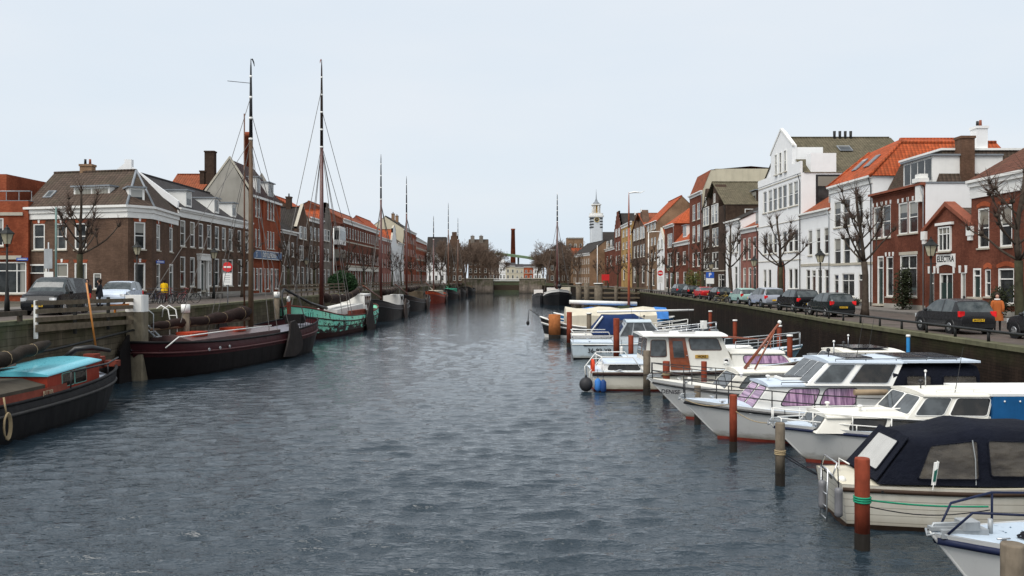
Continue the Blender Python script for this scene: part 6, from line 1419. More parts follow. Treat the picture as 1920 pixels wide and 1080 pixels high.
b = MB(MAHOG); dq = [FP(.28, .06), FP(.50, .06), FP(.50, .93), FP(.28, .93)]; b.ext(dq, (0, -.05, 0)); d_ = b.build('door', t); panel(d_, [p + V((0, -.052, 0)) for p in dq], .2, .8, .38, .9, c0, BOATGLASS, MAHOG, .03, off=.008); b = MB(STEEL); b.ball(FP(.485, .45) + V((0, -.08, 0)), .03, 6, 4); b.build('handle', d_)
b = MB(plain('brass_plate', (.50, .30, .06), .4)); pq = FP(.66, .42); b.cbox(pq.x, pq.y - .03, pq.z, .65, .03, .17); q = b.build('name_plate', t); text_mesh('HOKE', .15, plain('dark_letters', (.06, .03, .01), .5), parent=q, loc=(pq.x, pq.y - .05, pq.z), rot=(R(90), 0, 0))
b = MB(WHITE); pq = FP(.93, .30); b.cbox(pq.x, pq.y - .04, pq.z, .28, .06, .28); b.use(BLACK); b.tube((pq.x, pq.y - .07, pq.z), (pq.x, pq.y - .09, pq.z), .09, None, 10); b.build('vent_box', t)
F, c0 = cabin(t, 1.1, 4.4, 1.45, .9, 1.1, 1.85, 0, .6, .2, CREAMP, z1f=1.8); windows(t, F, c0, [('right', .2, .95, .28, .8)], CURT, BLACK, .15)
for z_ in (2.84,): b = MB(BLACK); b.box(-2.7, -.9, z_, -1.9, -.6, z_ + .02); b.build('roof_slot', t); b = MB(BLACK); b.box(-1.4, -.9, z_, -.6, -.6, z_ + .02); b.build('roof_slot', t)
b = MB(WHITE)
for s in (-1, 1):
    b.path([(-5.85, s * 1.3, .1), (-5.9, s * 1.35, .9), (-5.3, s * 1.45, 1.65), (-3.8, s * 1.55, 1.65), (-3.3, s * 1.5, .95)], .028, 6); b.path([(-5.3, s * 1.45, 1.65), (-5.3, s * 1.45, .95)], .022, 5); b.path([(-5.5, s * 1.4, 1.3), (-3.6, s * 1.53, 1.3)], .02, 5)
b.path([(-5.3, -1.45, 1.65), (-5.5, 0, 1.68), (-5.3, 1.45, 1.65)], .028, 6); b.build('guard_rail', t)
b = MB(plain('orange_ring', (.6, .06, .02), .6)); b.torus((-5.72, -1.1, 1.15), .3, .09, 'x', 16, 7); b.build('lifebuoy', t)
fender(3.6, 41.5, .35, 'black round fender at the stern corner of the cream wheelhouse boat', r=.33); fender(4.15, 41.25, .35, 'blue tube fender at the stern of the cream wheelhouse boat', BLUET, .16, False); fender(4.4, 41.15, .3, 'darker blue tube fender beside the bright one on the wheelhouse boat', plain('navy_fender', (.02, .06, .2), .5), .15, False)
# 7. light blue boat between
t = boat('light blue sloop with pipe pulpit whose bow points at the quay wall', 11.6, 49.5, R(0), group=BGR)
LB_ = plain('light_blue_hull', (.16, .30, .38), .4, .15, 1, grime=.3); H = motor_hull(t, 10.5, 2.9, 1.65, 1.0, LB_, WHITE, BLACK, DECKB, rake=1.0, fullness=1.9)
F, c0 = cabin(t, -1.5, 2.6, 1.1, .8, 1.1, 1.55, 0, .5, .15, WHITE); windows(t, F, c0, [('right', .2, .45, .3, .7), ('right', .55, .8, .3, .7)], DARKGLASS, BLACK); pulpit(t, H, .6, .985, .75, GALV, posts=4, r=.022)
b = MB(MAHOG); b.tube((-2, 0, 2.35), (3.4, 0, 1.9), .06, None, 7); b.tube((-2, 0, 1.0), (-2, 0, 2.4), .04, None, 6); b.tube((3.4, 0, 1.2), (3.4, 0, 1.95), .04, None, 6); b.build('boom', t)
# 8. registration boat
t = boat('pale grey blue cruiser with registration 36-82-YR and raked glass windscreen', 9.2, 59.3, R(-2))
GB_ = gelcoat('pale_grey_hull', (.50, .58, .62)); H = motor_hull(t, 10.2, 3.3, 1.85, 1.15, GB_, WHITE, BLACK, DECKB, rake=1.2, fullness=2.3, transom=.92, rubr=.035)
q = V(H['pt'](.18, .55, -1)); text_mesh('36-82-YR', .42, BLACK, parent=t, loc=(q.x, q.y - .08, .58), rot=(R(88), 0, R(-4)))
b = MB(BLACK); b.box(-4.3, -1.60, .92, -1.5, -1.56, 1.02); b.build('side_slot', t)
F, c0 = cabin(t, -2.2, 1.6, 1.45, 1.2, 1.15, 2.55, .9, 1.3, .30, plain('pale_frame', (.5, .54, .56), .4), 'wheelhouse', roofm=GB_, camber=.12); windows(t, F, c0, [('right', .04, .28, .3, .93), ('right', .31, .63, .25, .93), ('right', .66, .95, .3, .93), ('front', .05, .48, .2, .9), ('front', .52, .95, .2, .9), ('back', .06, .94, .3, .9)], BOATGLASS, GALV, .05)
pulpit(t, H, .55, .985, .65, STEEL, r=.028, posts=5); b = MB(WHITE)
b.path([(-5.0, -1.45, 1.1), (-5.0, -1.45, 1.85), (-2.6, -1.5, 1.85), (-2.3, -1.5, 1.2)], .03, 6); b.path([(-5.0, -1.45, 1.5), (-2.5, -1.5, 1.5)], .025, 5); b.path([(-5.0, 1.45, 1.1), (-5.0, 1.45, 1.85), (-2.6, 1.5, 1.85)], .03, 6); b.path([(-5, -1.45, 1.85), (-5.05, 1.45, 1.85)], .03, 6); b.build('guard_rail', t)
b = MB(WHITE); b.cbox(3.9, -1.0, 2.35, .45, .12, .55, .03); b.build('life_ring_box', t)
# 9. navy canopy boat with long boom
t = boat('white sailing boat with navy blue cockpit canopy and long white boom', 9.2, 66.5, R(-2))
H = motor_hull(t, 9.2, 3.0, 1.75, 1.15, HULLW, NAVYR, BLACK, CREAMP, rake=1.2, fullness=2.0)
canopy(t, [(-3.0, 1.3, 1.2, .9, 1.75), (-2.2, 1.35, 1.2, 1.1, 2.7), (.3, 1.35, 1.2, 1.1, 2.75), (1.2, 1.2, 1.2, 1.0, 2.3)], plain('royal_canvas', (.012, .03, .10), .8, .2, 2), [(1, -1, .35, .7, .25, .9)])
b = MB(WHITE); b.tube((-2.6, -.3, 2.9), (4.9, -.1, 3.05), .09, .07, 8); b.path([(-3.1, -1.2, 1.4), (-2.2, -1.15, 2.6)], .07, 5); b.build('boom', t); pulpit(t, H, .7, .985, .6, WHITE, posts=3, r=.02)
# 10. cream tarpaulin barge
BG2 = 'sailing barges moored on the right'
def barge_hull(par, L, B, zm, zb, zs, bands, strake, capm, deckm, p=5, bow=.55, bulw=.45, q0=.62):
    N_ = 32; sh = lambda t: zm + (zb - zm) * max(0, (t - .45) / .55) ** 2.2 + (zs - zm) * max(0, (.45 - t) / .45) ** 2.2
    def bp(t): return B / 2 * max(0.0, 1 - abs(2 * t - 1) ** p) ** .5 + .015
    def pt(t, q, s):
        e = abs(2 * t - 1) ** 6; k = 1 - bow * e * q ** 1.3 - .05 * q * q
        return ((L * (t - .5)) * (1 - .075 * e * q), s * bp(t) * k * (1 - .06 * max(0, .25 - q) / .25), lerp(sh(t), .12, q))
    h = MB(); h.smooth = True
    for q1, q2, m in bands:
        h.use(m); qs = [lerp(q1, q2, k / 3) for k in range(4)]
        for s in (-1, 1): h.grid([[pt(i / N_, q, s) for q in qs] for i in range(N_ + 1)])
    h.use(bands[-1][2])
    for s in (-1, 1): h.grid([[pt(i / N_, 1, s), tuple(a * b for a, b in zip(pt(i / N_, 1, s), (.98, .9, -4)))] for i in range(N_ + 1)])
    h.build('hull', par)
    for q, r_, m, nm in ((.0, .07, capm, 'rail_cap'), (.30, .065, strake, 'rubbing_strake')):
        b = MB(m); b.path([pt(i / N_, q, -1) for i in range(N_ + 1)] + [pt(i / N_, q, 1) for i in range(N_, -1, -1)], r_, 6); b.build(nm, par)
    d = MB(deckm); d.smooth = True; d.grid([[(L * (i / N_ - .5) * .985, bp(i / N_) * .97 * s, sh(i / N_) - bulw + .06 * (1 - s * s)) for s in (-1, -.5, 0, .5, 1)] for i in range(N_ + 1)]); d.build('deck', par)
    return dict(sheer=sh, bp=bp, pt=pt, L=L, bulw=bulw)
def mast(par, x, z0, z1, r, y=0, col=None, topm=BLACK, bands=5, lean=0, flag=None, knob=True, pt_=.72):
    m = MB(col or MASTW); zz = [lerp(z0, z1, k) for k in (0, .3, pt_)]; lx_ = lambda z: y + lean * (z - z0)
    m.path([(x, lx_(z), z) for z in zz], [r, r * .92, r * .72], 9); m.use(topm); zt = [lerp(z0, z1, k) for k in (pt_, .85, .97, 1)]; m.path([(x, lx_(z), z) for z in zt], [r * .70, r * .55, r * .3, r * .12], 8); q = m.build('mast', par)
    for i in range(bands):
        z = lerp(z0, z1, pt_ + (.93 - pt_) * i / max(1, bands - 1)); b = MB(WHITE); rr = r * lerp(.82, .5, i / max(1, bands - 1)); b.tube((x, lx_(z), z), (x, lx_(z), z + .16), rr, None, 8); b.build('band', q)
    if flag: b = MB(flag); b.path([(x, lx_(z1), z1 - .05), (x + .2, lx_(z1) , z1 + .02), (x+.4, lx_(z1), z1 - .15), (x+.5, lx_(z1), z1 - .4)], [.015, .06, .05, .02], 4); b.build('pennant', q)
    return q
def stays(par, x, zt, pts, r=.022, mat=None, y=0):
    for p in pts: b = MB(mat or ROPEL); b.tube((x, y, zt if len(p) < 4 else p[3]), p[:3], r, None, 4, False); b.build('stay', par)
MASTW = plain('mast_wood', (.13, .06, .035), .5, .25, 3, coat=.3); MASTR = plain('red_mast', (.085, .022, .016), .45, .2, 3, coat=.3); MASTY = plain('tan_mast', (.125, .08, .05), .5, .2, 3); MASTO = plain('orange_mast', (.32, .075, .028), .45, .2, 3)
ROPEL = plain('rigging', (.16, .15, .14), .8); SAILB = plain('brown_sail', (.028, .016, .013), .9, .35, 3, bump=.05, grime=.4, streak=False)
LEEB = plain('leeboard_tar', (.03, .024, .022), .6, .3, 2)
def leeboard(par, x, y, z, L=3.6, w=1.5, th=.12, ang=0, mat=None):
    b = MB(mat or LEEB); s = -1 if ang < 0 else 1
    o = [(-.12, 0), (-.16, -.35), (-.30, -.75), (-.42, -1), (.1, -1.04), (.42, -.92), (.5, -.7), (.42, -.4), (.2, -.05), (.1, .04)]
    pts = [(x + a * w, y, z + c * L) for a, c in [(q[0], q[1]) for q in o]]
    b.ext(pts, (0, th, 0)); q = b.build('leeboard', par); return q
def furled(par, p0, p1, r, mat=None, seed=1, name='furled_sail', sag=.15):
    rn = random.Random(seed); n = 16; b = MB(mat or SAILB); p0, p1 = V(p0), V(p1); pts = []; rr = []
    for i in range(n + 1):
        t = i / n; p = p0.lerp(p1, t); p.z -= sag * math.sin(math.pi * t); pts.append(p + V((0, rn.uniform(-.05, .05), rn.uniform(-.04, .04)))); rr.append(r * (1 - .45 * t) * rn.uniform(.88, 1.12) * (.5 if i in (0, n) else 1))
    b.path(pts, rr, 10); q = b.build(name, par)
    for i in range(2, n, 3): c = MB(ROPE); c.torus(pts[i], rr[i] * 1.0, .012, 'x', 12, 4); c.build('tie_rope', q)
    return q
t = boat('dark hulled barge under a big cream tarpaulin with white side stripes', 8.4, 80.5, R(180), 'sailing_barge', 'barge', BG2)
DKH = plain('dark_hull', (.018, .016, .015), .45, .3, 1.2, grime=.3)
H = barge_hull(t, 11.5, 4.0, .9, 1.9, 1.2, [(0, .3, DKH), (.3, .38, WHITE), (.38, .9, DKH), (.9, 1, WHITE)], WHITE, WHITE, MAHOG, p=3.2)
b = MB(CREAMC); rows = []
for i in range(9):
    x = lerp(-5.0, 3.4, i / 8); hh = 2.75 + .12 * math.sin(i * 1.7); rows.append([(x, -1.75, .95), (x, -1.7, 2.0 + .1 * math.sin(i)), (x, -.9, hh - .2), (x, 0, hh), (x, .9, hh - .2), (x, 1.7, 2.0 + .1 * math.cos(i)), (x, 1.75, .95)])
b.grid(rows); b.poly(*rows[0]); b.poly(*rows[-1]); b.build('tarpaulin', t)
b = MB(BLACK); b.path([(5.6, 0, 1.8), (6.8, 0, 2.6), (6.9, 0, 1.4)], .05, 5); b.ball((6.9, 0, 1.3), .16, 7, 5, (1, 1, 1.6)); b.build('bow_sprit', t); b = MB(plain('turquoise_lid', (.05, .30, .42), .5)); b.cbox(4.3, .6, 1.95, .9, .9, .3, .05); b.build('locker', t); b = MB(MAHOG); b.cbox(4.6, -.3, 1.6, .8, 1.4, .5, .05); b.build('windlass', t)
# 11. blue tarp barge with orange mast
t = boat('low barge with bright blue tarpaulins, white roof and tall orange brown mast', 11.0, 92, R(180), 'sailing_barge', 'barge', BG2)
H = barge_hull(t, 13, 4.2, 1.0, 1.8, 1.4, [(0, .5, plain('blue_hull', (.03, .15, .33), .5)), (.5, 1, DKH)], WHITE, WHITE, MAHOG, p=3.4)
b = MB(BLUET); rows = []
for i in range(9): x = lerp(-5.6, 3.6, i / 8); hh = 2.35 + .1 * math.sin(i * 2.1); rows.append([(x, -1.7, 1.2), (x, -1.4, 1.9), (x, 0, hh), (x, 1.4, 1.9), (x, 1.7, 1.2)])
b.grid(rows); b.poly(*rows[0]); b.poly(*rows[-1]); b.build('tarpaulin', t); b = MB(WHITE); b.tube((-2.5, -.3, 2.75), (4.8, -.3, 2.95), .22, None, 8); b.build('boom', t)
mast(t, -1.6, 1.0, 14.8, .15, -5.0 + 5.0, MASTO, MASTO, 0, 0, None); b = MB(WHITE); b.path([(-1.6, 0, 14.7), (-2.2, 0, 14.8), (-2.9, 0, 14.75), (-3.3, 0, 14.95)], [.06, .10, .05, .02], 4); b.build('pennant', t)
b = MB(plain('green_leeboard', (.07, .085, .05), .8)); b.ext([(-1.2, 2.0, 1.0), (.8, 2.0, 1.3), (-.2, 2.0, 2.6), (-1.4, 2.0, 2.7)], (0, .1, 0)); b.build('leeboard', t)
# 12. black barge bow on with white band
t = boat('black barge with white bow band facing down the canal, with a tall brown mast', 9.6, 185, R(-90), 'sailing_barge', 'barge', BG2)
H = barge_hull(t, 25, 6.0, 2.0, 3.3, 2.4, [(0, .16, WHITE), (.16, 1, BLACK)], BLACK, WHITE, MAHOG, p=4.5, bow=.7)
mast(t, 4, 1.6, 23.6, .24, 0, MASTR, BLACK, 5, 0, WHITE); stays(t, 4, 17.5, [(12, 0, 3.4), (1, -2.8, 2), (1, 2.8, 2), (2.5, -2.9, 2), (2.5, 2.9, 2), (-12, 0, 3)], .035)
b = MB(BLACK); b.path([(12.3, 0, 3.2), (13.2, 0, 5.6)], .12, 6); b.ball((12.6, 0, 3.9), .5, 7, 5); b.build('windlass', t); furled(t, (3.6, 0, 3.6), (-8, 0, 4.6), .45); b = MB(CREAMC); b.cbox(9, 1.4, 3.1, 3, 2, 1.2, .2); b.build('tarpaulin', t)
b = MB(WHITE); b.cbox(-7, 0, 2.6, 3.4, 3.4, 1.6, .1); b.build('cabin', t)
t = boat('small grey boat tied outside the black barge with the white bow band', 11.3, 205, R(-90), 'sailing_barge', 'barge', BG2); t.location = (6.0, 190, 0)
H = barge_hull(t, 16, 3.0, 1.6, 2.4, 2.0, [(0, 1, plain('grey_hull', (.09, .09, .095), .6))], BLACK, BLACK, MAHOG, p=3.5); b = MB(WHITE); b.cbox(-4, 0, 2.2, 3, 2, 1.4, .1); b.build('cabin', t)

# small fittings on the motor boats
BRONZE = plain('bronze', (.2, .14, .05), .4)
def fitout(t, H, fx, fz, rx, rz, whip=True, seed=1):
    rn = random.Random(seed); L = H['L']
    for tt in (.12, .5, .88):
        for s in (-1, 1):
            x, y, z = -L / 2 + L * tt, s * H['bp'](tt) * .86, H['sheer'](tt) + .03
            b = MB(STEEL); b.tube((x - .11, y, z + .05), (x + .11, y, z + .05), .016, None, 5); b.box(x - .04, y - .02, z - .02, x + .04, y + .02, z + .05); b.build('cleat', t)
    for k in range(2): b = MB(WHITE); b.tube((fx + .7 * k, .35 - .7 * k, fz), (fx + .7 * k, .35 - .7 * k, fz + .10), .04, None, 7); b.ball((fx + .7 * k, .35 - .7 * k, fz + .12), .085, 8, 5, (1, 1, .5)); b.build('mushroom_vent', t)
    x = L / 2 - .12; z = H['sheer'](1) + .02; b = MB(GALV); b.box(x - .4, -.07, z, x + .12, .07, z + .06); b.path([(x - .45, 0, z + .1), (x + .05, 0, z + .1), (x + .14, 0, z - .08)], .025, 5); b.path([(x + .10, -.14, z - .02), (x + .15, 0, z - .1), (x + .10, .14, z - .02)], .022, 5); b.build('anchor', t)
    b = MB(BLACK); b.tube((rx, .2, rz), (rx, .2, rz + .18), .02, None, 5); b.ball((rx, .2, rz + .22), .075, 8, 6); b.build('search_light', t)
    b = MB(STEEL); b.tube((rx - .4, -.3, rz), (rx - .4, -.3, rz + .45), .018, None, 5); b.use(WHITE); b.ball((rx - .4, -.3, rz + .48), .045, 7, 5); b.build('mast_light', t)
    if whip: b = MB(BLACK); b.tube((rx - .7, .8, rz - .05), (rx - .95, .8, rz + 1.3), .012, .006, 4); b.build('antenna', t)
BO = {o['label']: o for o in COL.objects if o.get('category') == 'boat'}
def by(w): return next(o for l, o in BO.items() if w in l)
for w, L, B, zb, zs, fx, fz, rx, rz in (('blue canvas aft', 10.4, 3.1, 1.2, .98, 2.6, 1.6, .7, 2.2), ('purple curtains', 10.9, 3.4, 1.42, .92, 2.5, 2.06, .35, 2.82), ('DENISE', 11.6, 3.2, 1.62, .95, 1.9, 2.05, -1.9, 2.75), ('varnished brown', 11.6, 3.6, 1.55, .95, 3.2, 1.9, .3, 2.85), ('36-82-YR', 10.2, 3.3, 1.85, 1.15, 2.6, 1.75, .0, 2.66), ('navy blue cockpit', 9.2, 3.0, 1.75, 1.15, 2.6, 1.5, 1.8, 1.6), ('nearest white', 7.9, 2.75, 1.32, 1.02, -1.5, 1.85, -2.4, 1.85)):
    fake = dict(L=L, sheer=(lambda zb, zs: lambda t: zs + (zb - zs) * max(0, (t - .25) / .75) ** 1.8)(zb, zs), bp=(lambda B: lambda t: B / 2 * (.92 if t < .45 else max(.03, 1 - ((t - .45) / .55) ** 2.2)))(B))
    fitout(by(w), fake, fx, fz, rx, rz)
for o_, xs_ in (('purple curtains', (.1, .5)), ('blue canvas aft', (.2, .7))): pass
for i, (x, y, z, lb, mm) in enumerate([(10.6, 27.72, .45, 'white tube fender amidships on the purple curtained cruiser', WHITE), (12.6, 27.75, .45, 'dark tube fender aft on the purple curtained cruiser', None), (9.3, 31.95, .55, 'white tube fender squeezed between DENISE and the purple curtained cruiser', WHITE), (8.6, 41.36, .45, 'white tube fender under the varnished brown door', WHITE), (10.4, 41.34, .45, 'dark tube fender right of the varnished brown door', None), (7.4, 57.6, .6, 'white tube fender on the side of the boat marked 36-82-YR', WHITE)]): fender(x, y, z, lb, mm, .11, False)

# ------------------------------------------------------------------ posts in the right hand water
RUSTP = plain('rusty_red_post', (.24, .050, .025), .8, .35, 3, grime=.55, bump=.02); GREYP = plain('grey_wood_post', (.19, .155, .115), .95, .35, 3, grime=.6, bump=.04); WETP = plain('wet_post', (.012, .010, .008), .85, .3, 4)
def post(x, y, zt, r, m, lb, cap=None, lean=0, rope=None):
    t = thing('mooring_post', lb, 'post', (x, y, 0), 0, 'mooring posts standing in the water on the right'); t.rotation_euler = (0, R(lean), 0); b = MB(m)
    b.path([(0, 0, .35), (0, 0, zt * .6), (0, 0, zt - .03), (0, 0, zt)], [r, r * .99, r, r * .93], 14); b.build('shaft', t); b = MB(WETP); b.path([(0, 0, -1.2), (0, 0, .35)], r * 1.01, 14); b.build('wet_foot', t)
    if cap: b = MB(cap); b.tube((0, 0, zt + .002), (0, 0, zt + .1), r * 1.25, r * 1.1, 12); b.build('cap', t)
    if rope:
        for k in range(3): b = MB(rope[0]); b.torus((0, 0, rope[1] + .045 * k), r * 1.06, .022, 'z', 16, 5); b.build('rope_turn', t)
    return t
post(7.1, 17.3, 1.86, .15, RUSTP, 'thick rusty red mooring post with green rope turns beside the cream clinker boat', rope=(ROPEG, .98)); post(7.1, 22.6, 1.68, .125, GREYP, 'bare grey wooden mooring post at the bow of the blue canvas cruiser', rope=(ROPE, .85)); post(7.0, 27.0, 1.82, .12, RUSTP, 'slim rusty red mooring post before the purple curtained cruiser')
post(7.1, 12.1, 1.74, .16, GREYP, 'grey wooden mooring post cut off by the bottom right edge of the picture'); post(7.0, 32.2, 1.45, .12, GREYP, 'short grey wooden post between the bows of DENISE and the purple curtained cruiser')
post(7.05, 39.0, 1.72, .16, RUSTP, 'red brown post wound with rope in front of the varnished brown door', rope=(ROPE, 1.1)); post(6.35, 40.2, 2.1, .17, GREYP, 'taller grey brown post beside the stern deck of the wheelhouse boat'); post(7.3, 52.4, 2.0, .16, RUSTP, 'red post standing behind the stern rail of the wheelhouse boat', ); post(6.8, 55.6, 2.9, .2, RUSTP, 'tall red post in front of the boat marked 36-82-YR')
post(4.6, 68.5, 2.8, .22, RUSTP, 'red post left of the navy canopy boat'); post(3.9, 78.2, 2.2, .55, plain('orange_wood', (.42, .15, .05), .8, .3, 3), 'stout orange brown timber dolphin at the bow of the cream tarpaulin barge'); post(6.5, 72, 2.5, .2, GREYP, 'grey post with white cap beside the cream tarpaulin barge', WHITE); post(7.4, 70, 2.2, .2, RUSTP, 'short red post near the cream tarpaulin barge')
for i, (x, y, zt, lb) in enumerate([(16.6, 53, 2.5, 'white capped brown post by the wall behind the light blue bow'), (15.3, 47, 2.3, 'white capped brown post near the light blue sloop pulpit'), (16.2, 62, 2.4, 'white capped post close to the quay wall behind 36-82-YR'), (17.2, 74, 2.6, 'white capped post close to the quay wall behind the navy canopy boat')]): post(x, y, zt, .15, RUSTP, lb, WHITE)
post(16.9, 36.4, 3.0, .075, plain('blue_pipe', (.03, .22, .50), .5), 'bright blue pipe standing against the quay wall behind the solar panel roof', WHITE); post(8.1 * 1.0, 36.0, 2.0, .12, RUSTP, 'red post behind the DENISE bow rail')
for i, (px, y, zt, w_) in enumerate([(1085, 150, 4.6, .5), (1100, 140, 4.8, .45), (1122, 128, 4.7, .62), (1155, 150, 4.2, .3)]): post(X(px, y), y, zt, w_, GREYP, ['thick weathered pile with white top beside the black barge', 'weathered timber pile second from the black barge', 'thickest pale topped pile at the base of the tall white pole', 'thin pile at the right end of the far jetty'][i], WHITE if i in (0, 2) else None)
q = thing('jetty', 'long low timber jetty with plank rails beyond the cream tarpaulin barge', 'jetty')
for z, y in ((3.6, 152), (2.7, 152), (1.9, 152)): b = MB(TIMBER); b.box(12.5, y, z, 24, y + .3, z + .28); b.build('plank', q)
for x in (13, 16, 19, 22): b = MB(TIMBERD); b.box(x, 152.31, -1, x + .35, 152.7, 3.9); b.build('pile', q)
b = MB(TIMBER); b.box(12.5, 152.75, 2.8, 22, 156, 3.0); b.build('deck', q)
t = thing('pontoon', 'low dark timber pontoon along the foot of the right quay wall', 'pontoon'); b = MB(TIMBERD); b.box(15.8, 40, .25, 17.1, 58, .5); b.build('deck', t)

def rope(pts, label, r=.016, m=ROPED, sag=.15):
    a, c = V(pts[0]), V(pts[1]); b = MB(m); b.path([a.lerp(c, i / 10) - V((0, 0, sag * math.sin(math.pi * i / 10))) for i in range(11)], r, 5, False); tag(b.build('mooring_rope'), label, 'rope', 'mooring ropes between boats and posts')
rope([(7.1, 17.3, 1.02), (9.6, 17.2, .9)], 'green rope running from the thick rusty post along the cream clinker boat', .02, ROPEG, .05); rope([(7.1, 17.3, .9), (9.8, 17.5, .75)], 'thin dark rope sagging below the green rope on the clinker boat', .012)
rope([(7.1, 22.6, .95), (8.9, 21.3, .15)], 'dark rope slanting into the water right of the grey wooden post'); rope([(7.1, 22.6, .85), (9.5, 20.9, .2)], 'second dark rope slanting into the water beside the first', sag=.25); rope([(7.0, 27, 1.35), (7.9, 25.7, 1.15)], 'pale rope from the slim red post to the blue canvas cruiser bow', .014, ROPE); rope([(7.0, 27, 1.55), (5.9, 29.3, 1.35)], 'pale rope from the slim red post to the purple curtained cruiser bow', .014, ROPE)
rope([(7.05, 39, 1.25), (5.4, 34, 1.6)], 'pale rope from the rope wound post to the DENISE bow', .014, ROPE); rope([(7.05, 39, 1.2), (5.0, 41.6, 1.0)], 'dark rope from the rope wound post to the wheelhouse boat', .014)

# ------------------------------------------------------------------ left bank sailing barges
BGL = 'historic sailing barges moored along the left bank'
def lbarge(label, X0, Y0, rot): return boat(label, X0, Y0, rot, 'sailing_barge', 'barge', BGL)
# L1
t = lbarge('dark barge with turquoise cabin roof and red cabin side, cut off by the left edge', -18.75, 29.2, R(-91)); DK1 = plain('tar_black_hull', (.012, .0115, .012), .6, .35, 1.1, grime=.4); RUSTR = plain('rusty_red_paint', (.22, .05, .03), .6, .3, 2, grime=.4)
H = barge_hull(t, 18.4, 4.1, 1.25, 1.9, 1.75, [(0, .3, DK1), (.3, 1, DK1)], plain('strake_grey', (.05, .048, .046), .6), DK1, DECKB, p=5)
b = MB(plain('hatch_cover', (.075, .065, .05), .9, .3, 1.5, grime=.4)); rows = []
for i in range(8): x = lerp(-2.55, 7, i / 7); rows.append([(x, -1.35, .9), (x, -1.35, 1.55), (x, -.5, 1.78), (x, .5, 1.78), (x, 1.35, 1.55), (x, 1.35, .9)])
b.grid(rows); b.poly(*rows[0]); b.poly(*rows[-1]); b.build('hatch_cover', t)
CR1 = plain('red_cabin_paint', (.30, .045, .025), .5, .2, 2, grime=.3); TURQ = plain('turquoise_roof', (.12, .50, .60), .3, .08, 1.5, grime=.2, dark=.7, coat=.5)
F, c0 = cabin(t, -6.6, -2.65, 1.35, 1.4, 1.0, 2.0, 0, 0, .04, CR1, roofm=TURQ, camber=.14, z1f=1.88, z1=2.12) if False else cabin(t, -6.6, -2.65, 1.35, 1.4, 1.0, 2.10, 0, 0, .04, CR1, roofm=TURQ, camber=.14, z1f=1.90)
windows(t, F, c0, [('left', .26, .48, .35, .85), ('left', .50, .72, .35, .85), ('right', .3, .6, .3, .85)], DARKGLASS, plain('mint_frame', (.2, .45, .38), .5), .03)
b = MB(RUSTR); 
for s in (-1, 1): rows = [[(x, s * (H['bp'](x / 18.4 + .5) * .95), H['sheer'](x / 18.4 + .5) - .02), (x, s * (H['bp'](x / 18.4 + .5) * .93), H['sheer'](x / 18.4 + .5) + .30)] for x in [lerp(-3.0, 8.0, i / 10) for i in range(11)]]; b.grid(rows)
each(b, 'washboard', t)
q_ = text_mesh('JUTTER', .2, plain('faded_letters', (.40, .33, .22), .7), 'lettering', .004, t, (-1.6, H['bp'](.42) * .95 + .05, H['sheer'](.42) + .14), (R(90), 0, R(180)))
b = MB(MASTO); b.cbox(.5, -.5, 2.1, .35, .35, .9, .03); b.use(BLACK); b.cbox(.5, -.5, 1.7, .5, .5, .4, .05); b.build('tabernacle', t)
furled(t, (3.5, -.4, 2.15), (-4.2, .55, 2.95), .38, plain('dusty_brown_sail', (.035, .028, .022), .9, .3, 3, bump=.05), 3)
b = MB(BLACK); b.path([(-7.4, -.8, 1.9), (-7.6, -.2, 2.45), (-7.8, .4, 2.5), (-8.6, .8, 2.3)], [.12, .14, .12, .08], 7); b.build('tiller', t); b = MB(RUSTR); b.cbox(-7.6, .5, 2.05, .5, .55, .4, .06); b.cbox(-8.6, .9, 1.75, .4, .6, .25, .05); b.cbox(-8.5, .3, 1.8, .5, .5, .5, .05); each(b, 'winch', t)
b = MB(BLACK); b.path([(-8.6, 1.15, 2.0), (-6.5, 1.75, 1.95), (-3.2, 1.98, 1.95)], .04, 6); b.tube((-6.5, 1.75, 1.3), (-6.5, 1.75, 1.95), .03, None, 5); b.tube((-3.2, 1.95, 1.1), (-3.2, 1.98, 1.95), .03, None, 5); b.build('guard_rail', t)
b = MB(MAHOG); b.cbox(-3.0, -.7, 2.2, 1.0, .8, .1, .02); b.build('roof_hatch', t)
t2 = thing('oar', 'long orange varnished pole leaning up from the stern of the turquoise roofed barge', 'pole', (-19.6, 39.3, 2.2), 0); b = MB(plain('varnished_oar', (.55, .22, .05), .4)); b.tube((0.45, .0, 0), (0, 0, 3.1), .045, .04, 7); b.build('shaft', t2)
t2 = thing('rope_coil', 'tan rope coil hanging on the side of the turquoise roofed barge', 'rope', (-16.55, 27.95, 1.0), 0); b = MB(ROPE)
for k in range(4): b.path([(.0 + .015 * k, .16 * math.sin(a) * (1 + .1 * k), -.35 + .36 * math.cos(a) * (1 + .08 * k)) for a in [R(30 * q) for q in range(13)]], .03, 5)
b.tube((0, 0, 0), (-.1, 0, .6), .03, None, 5); b.build('coil', t2)
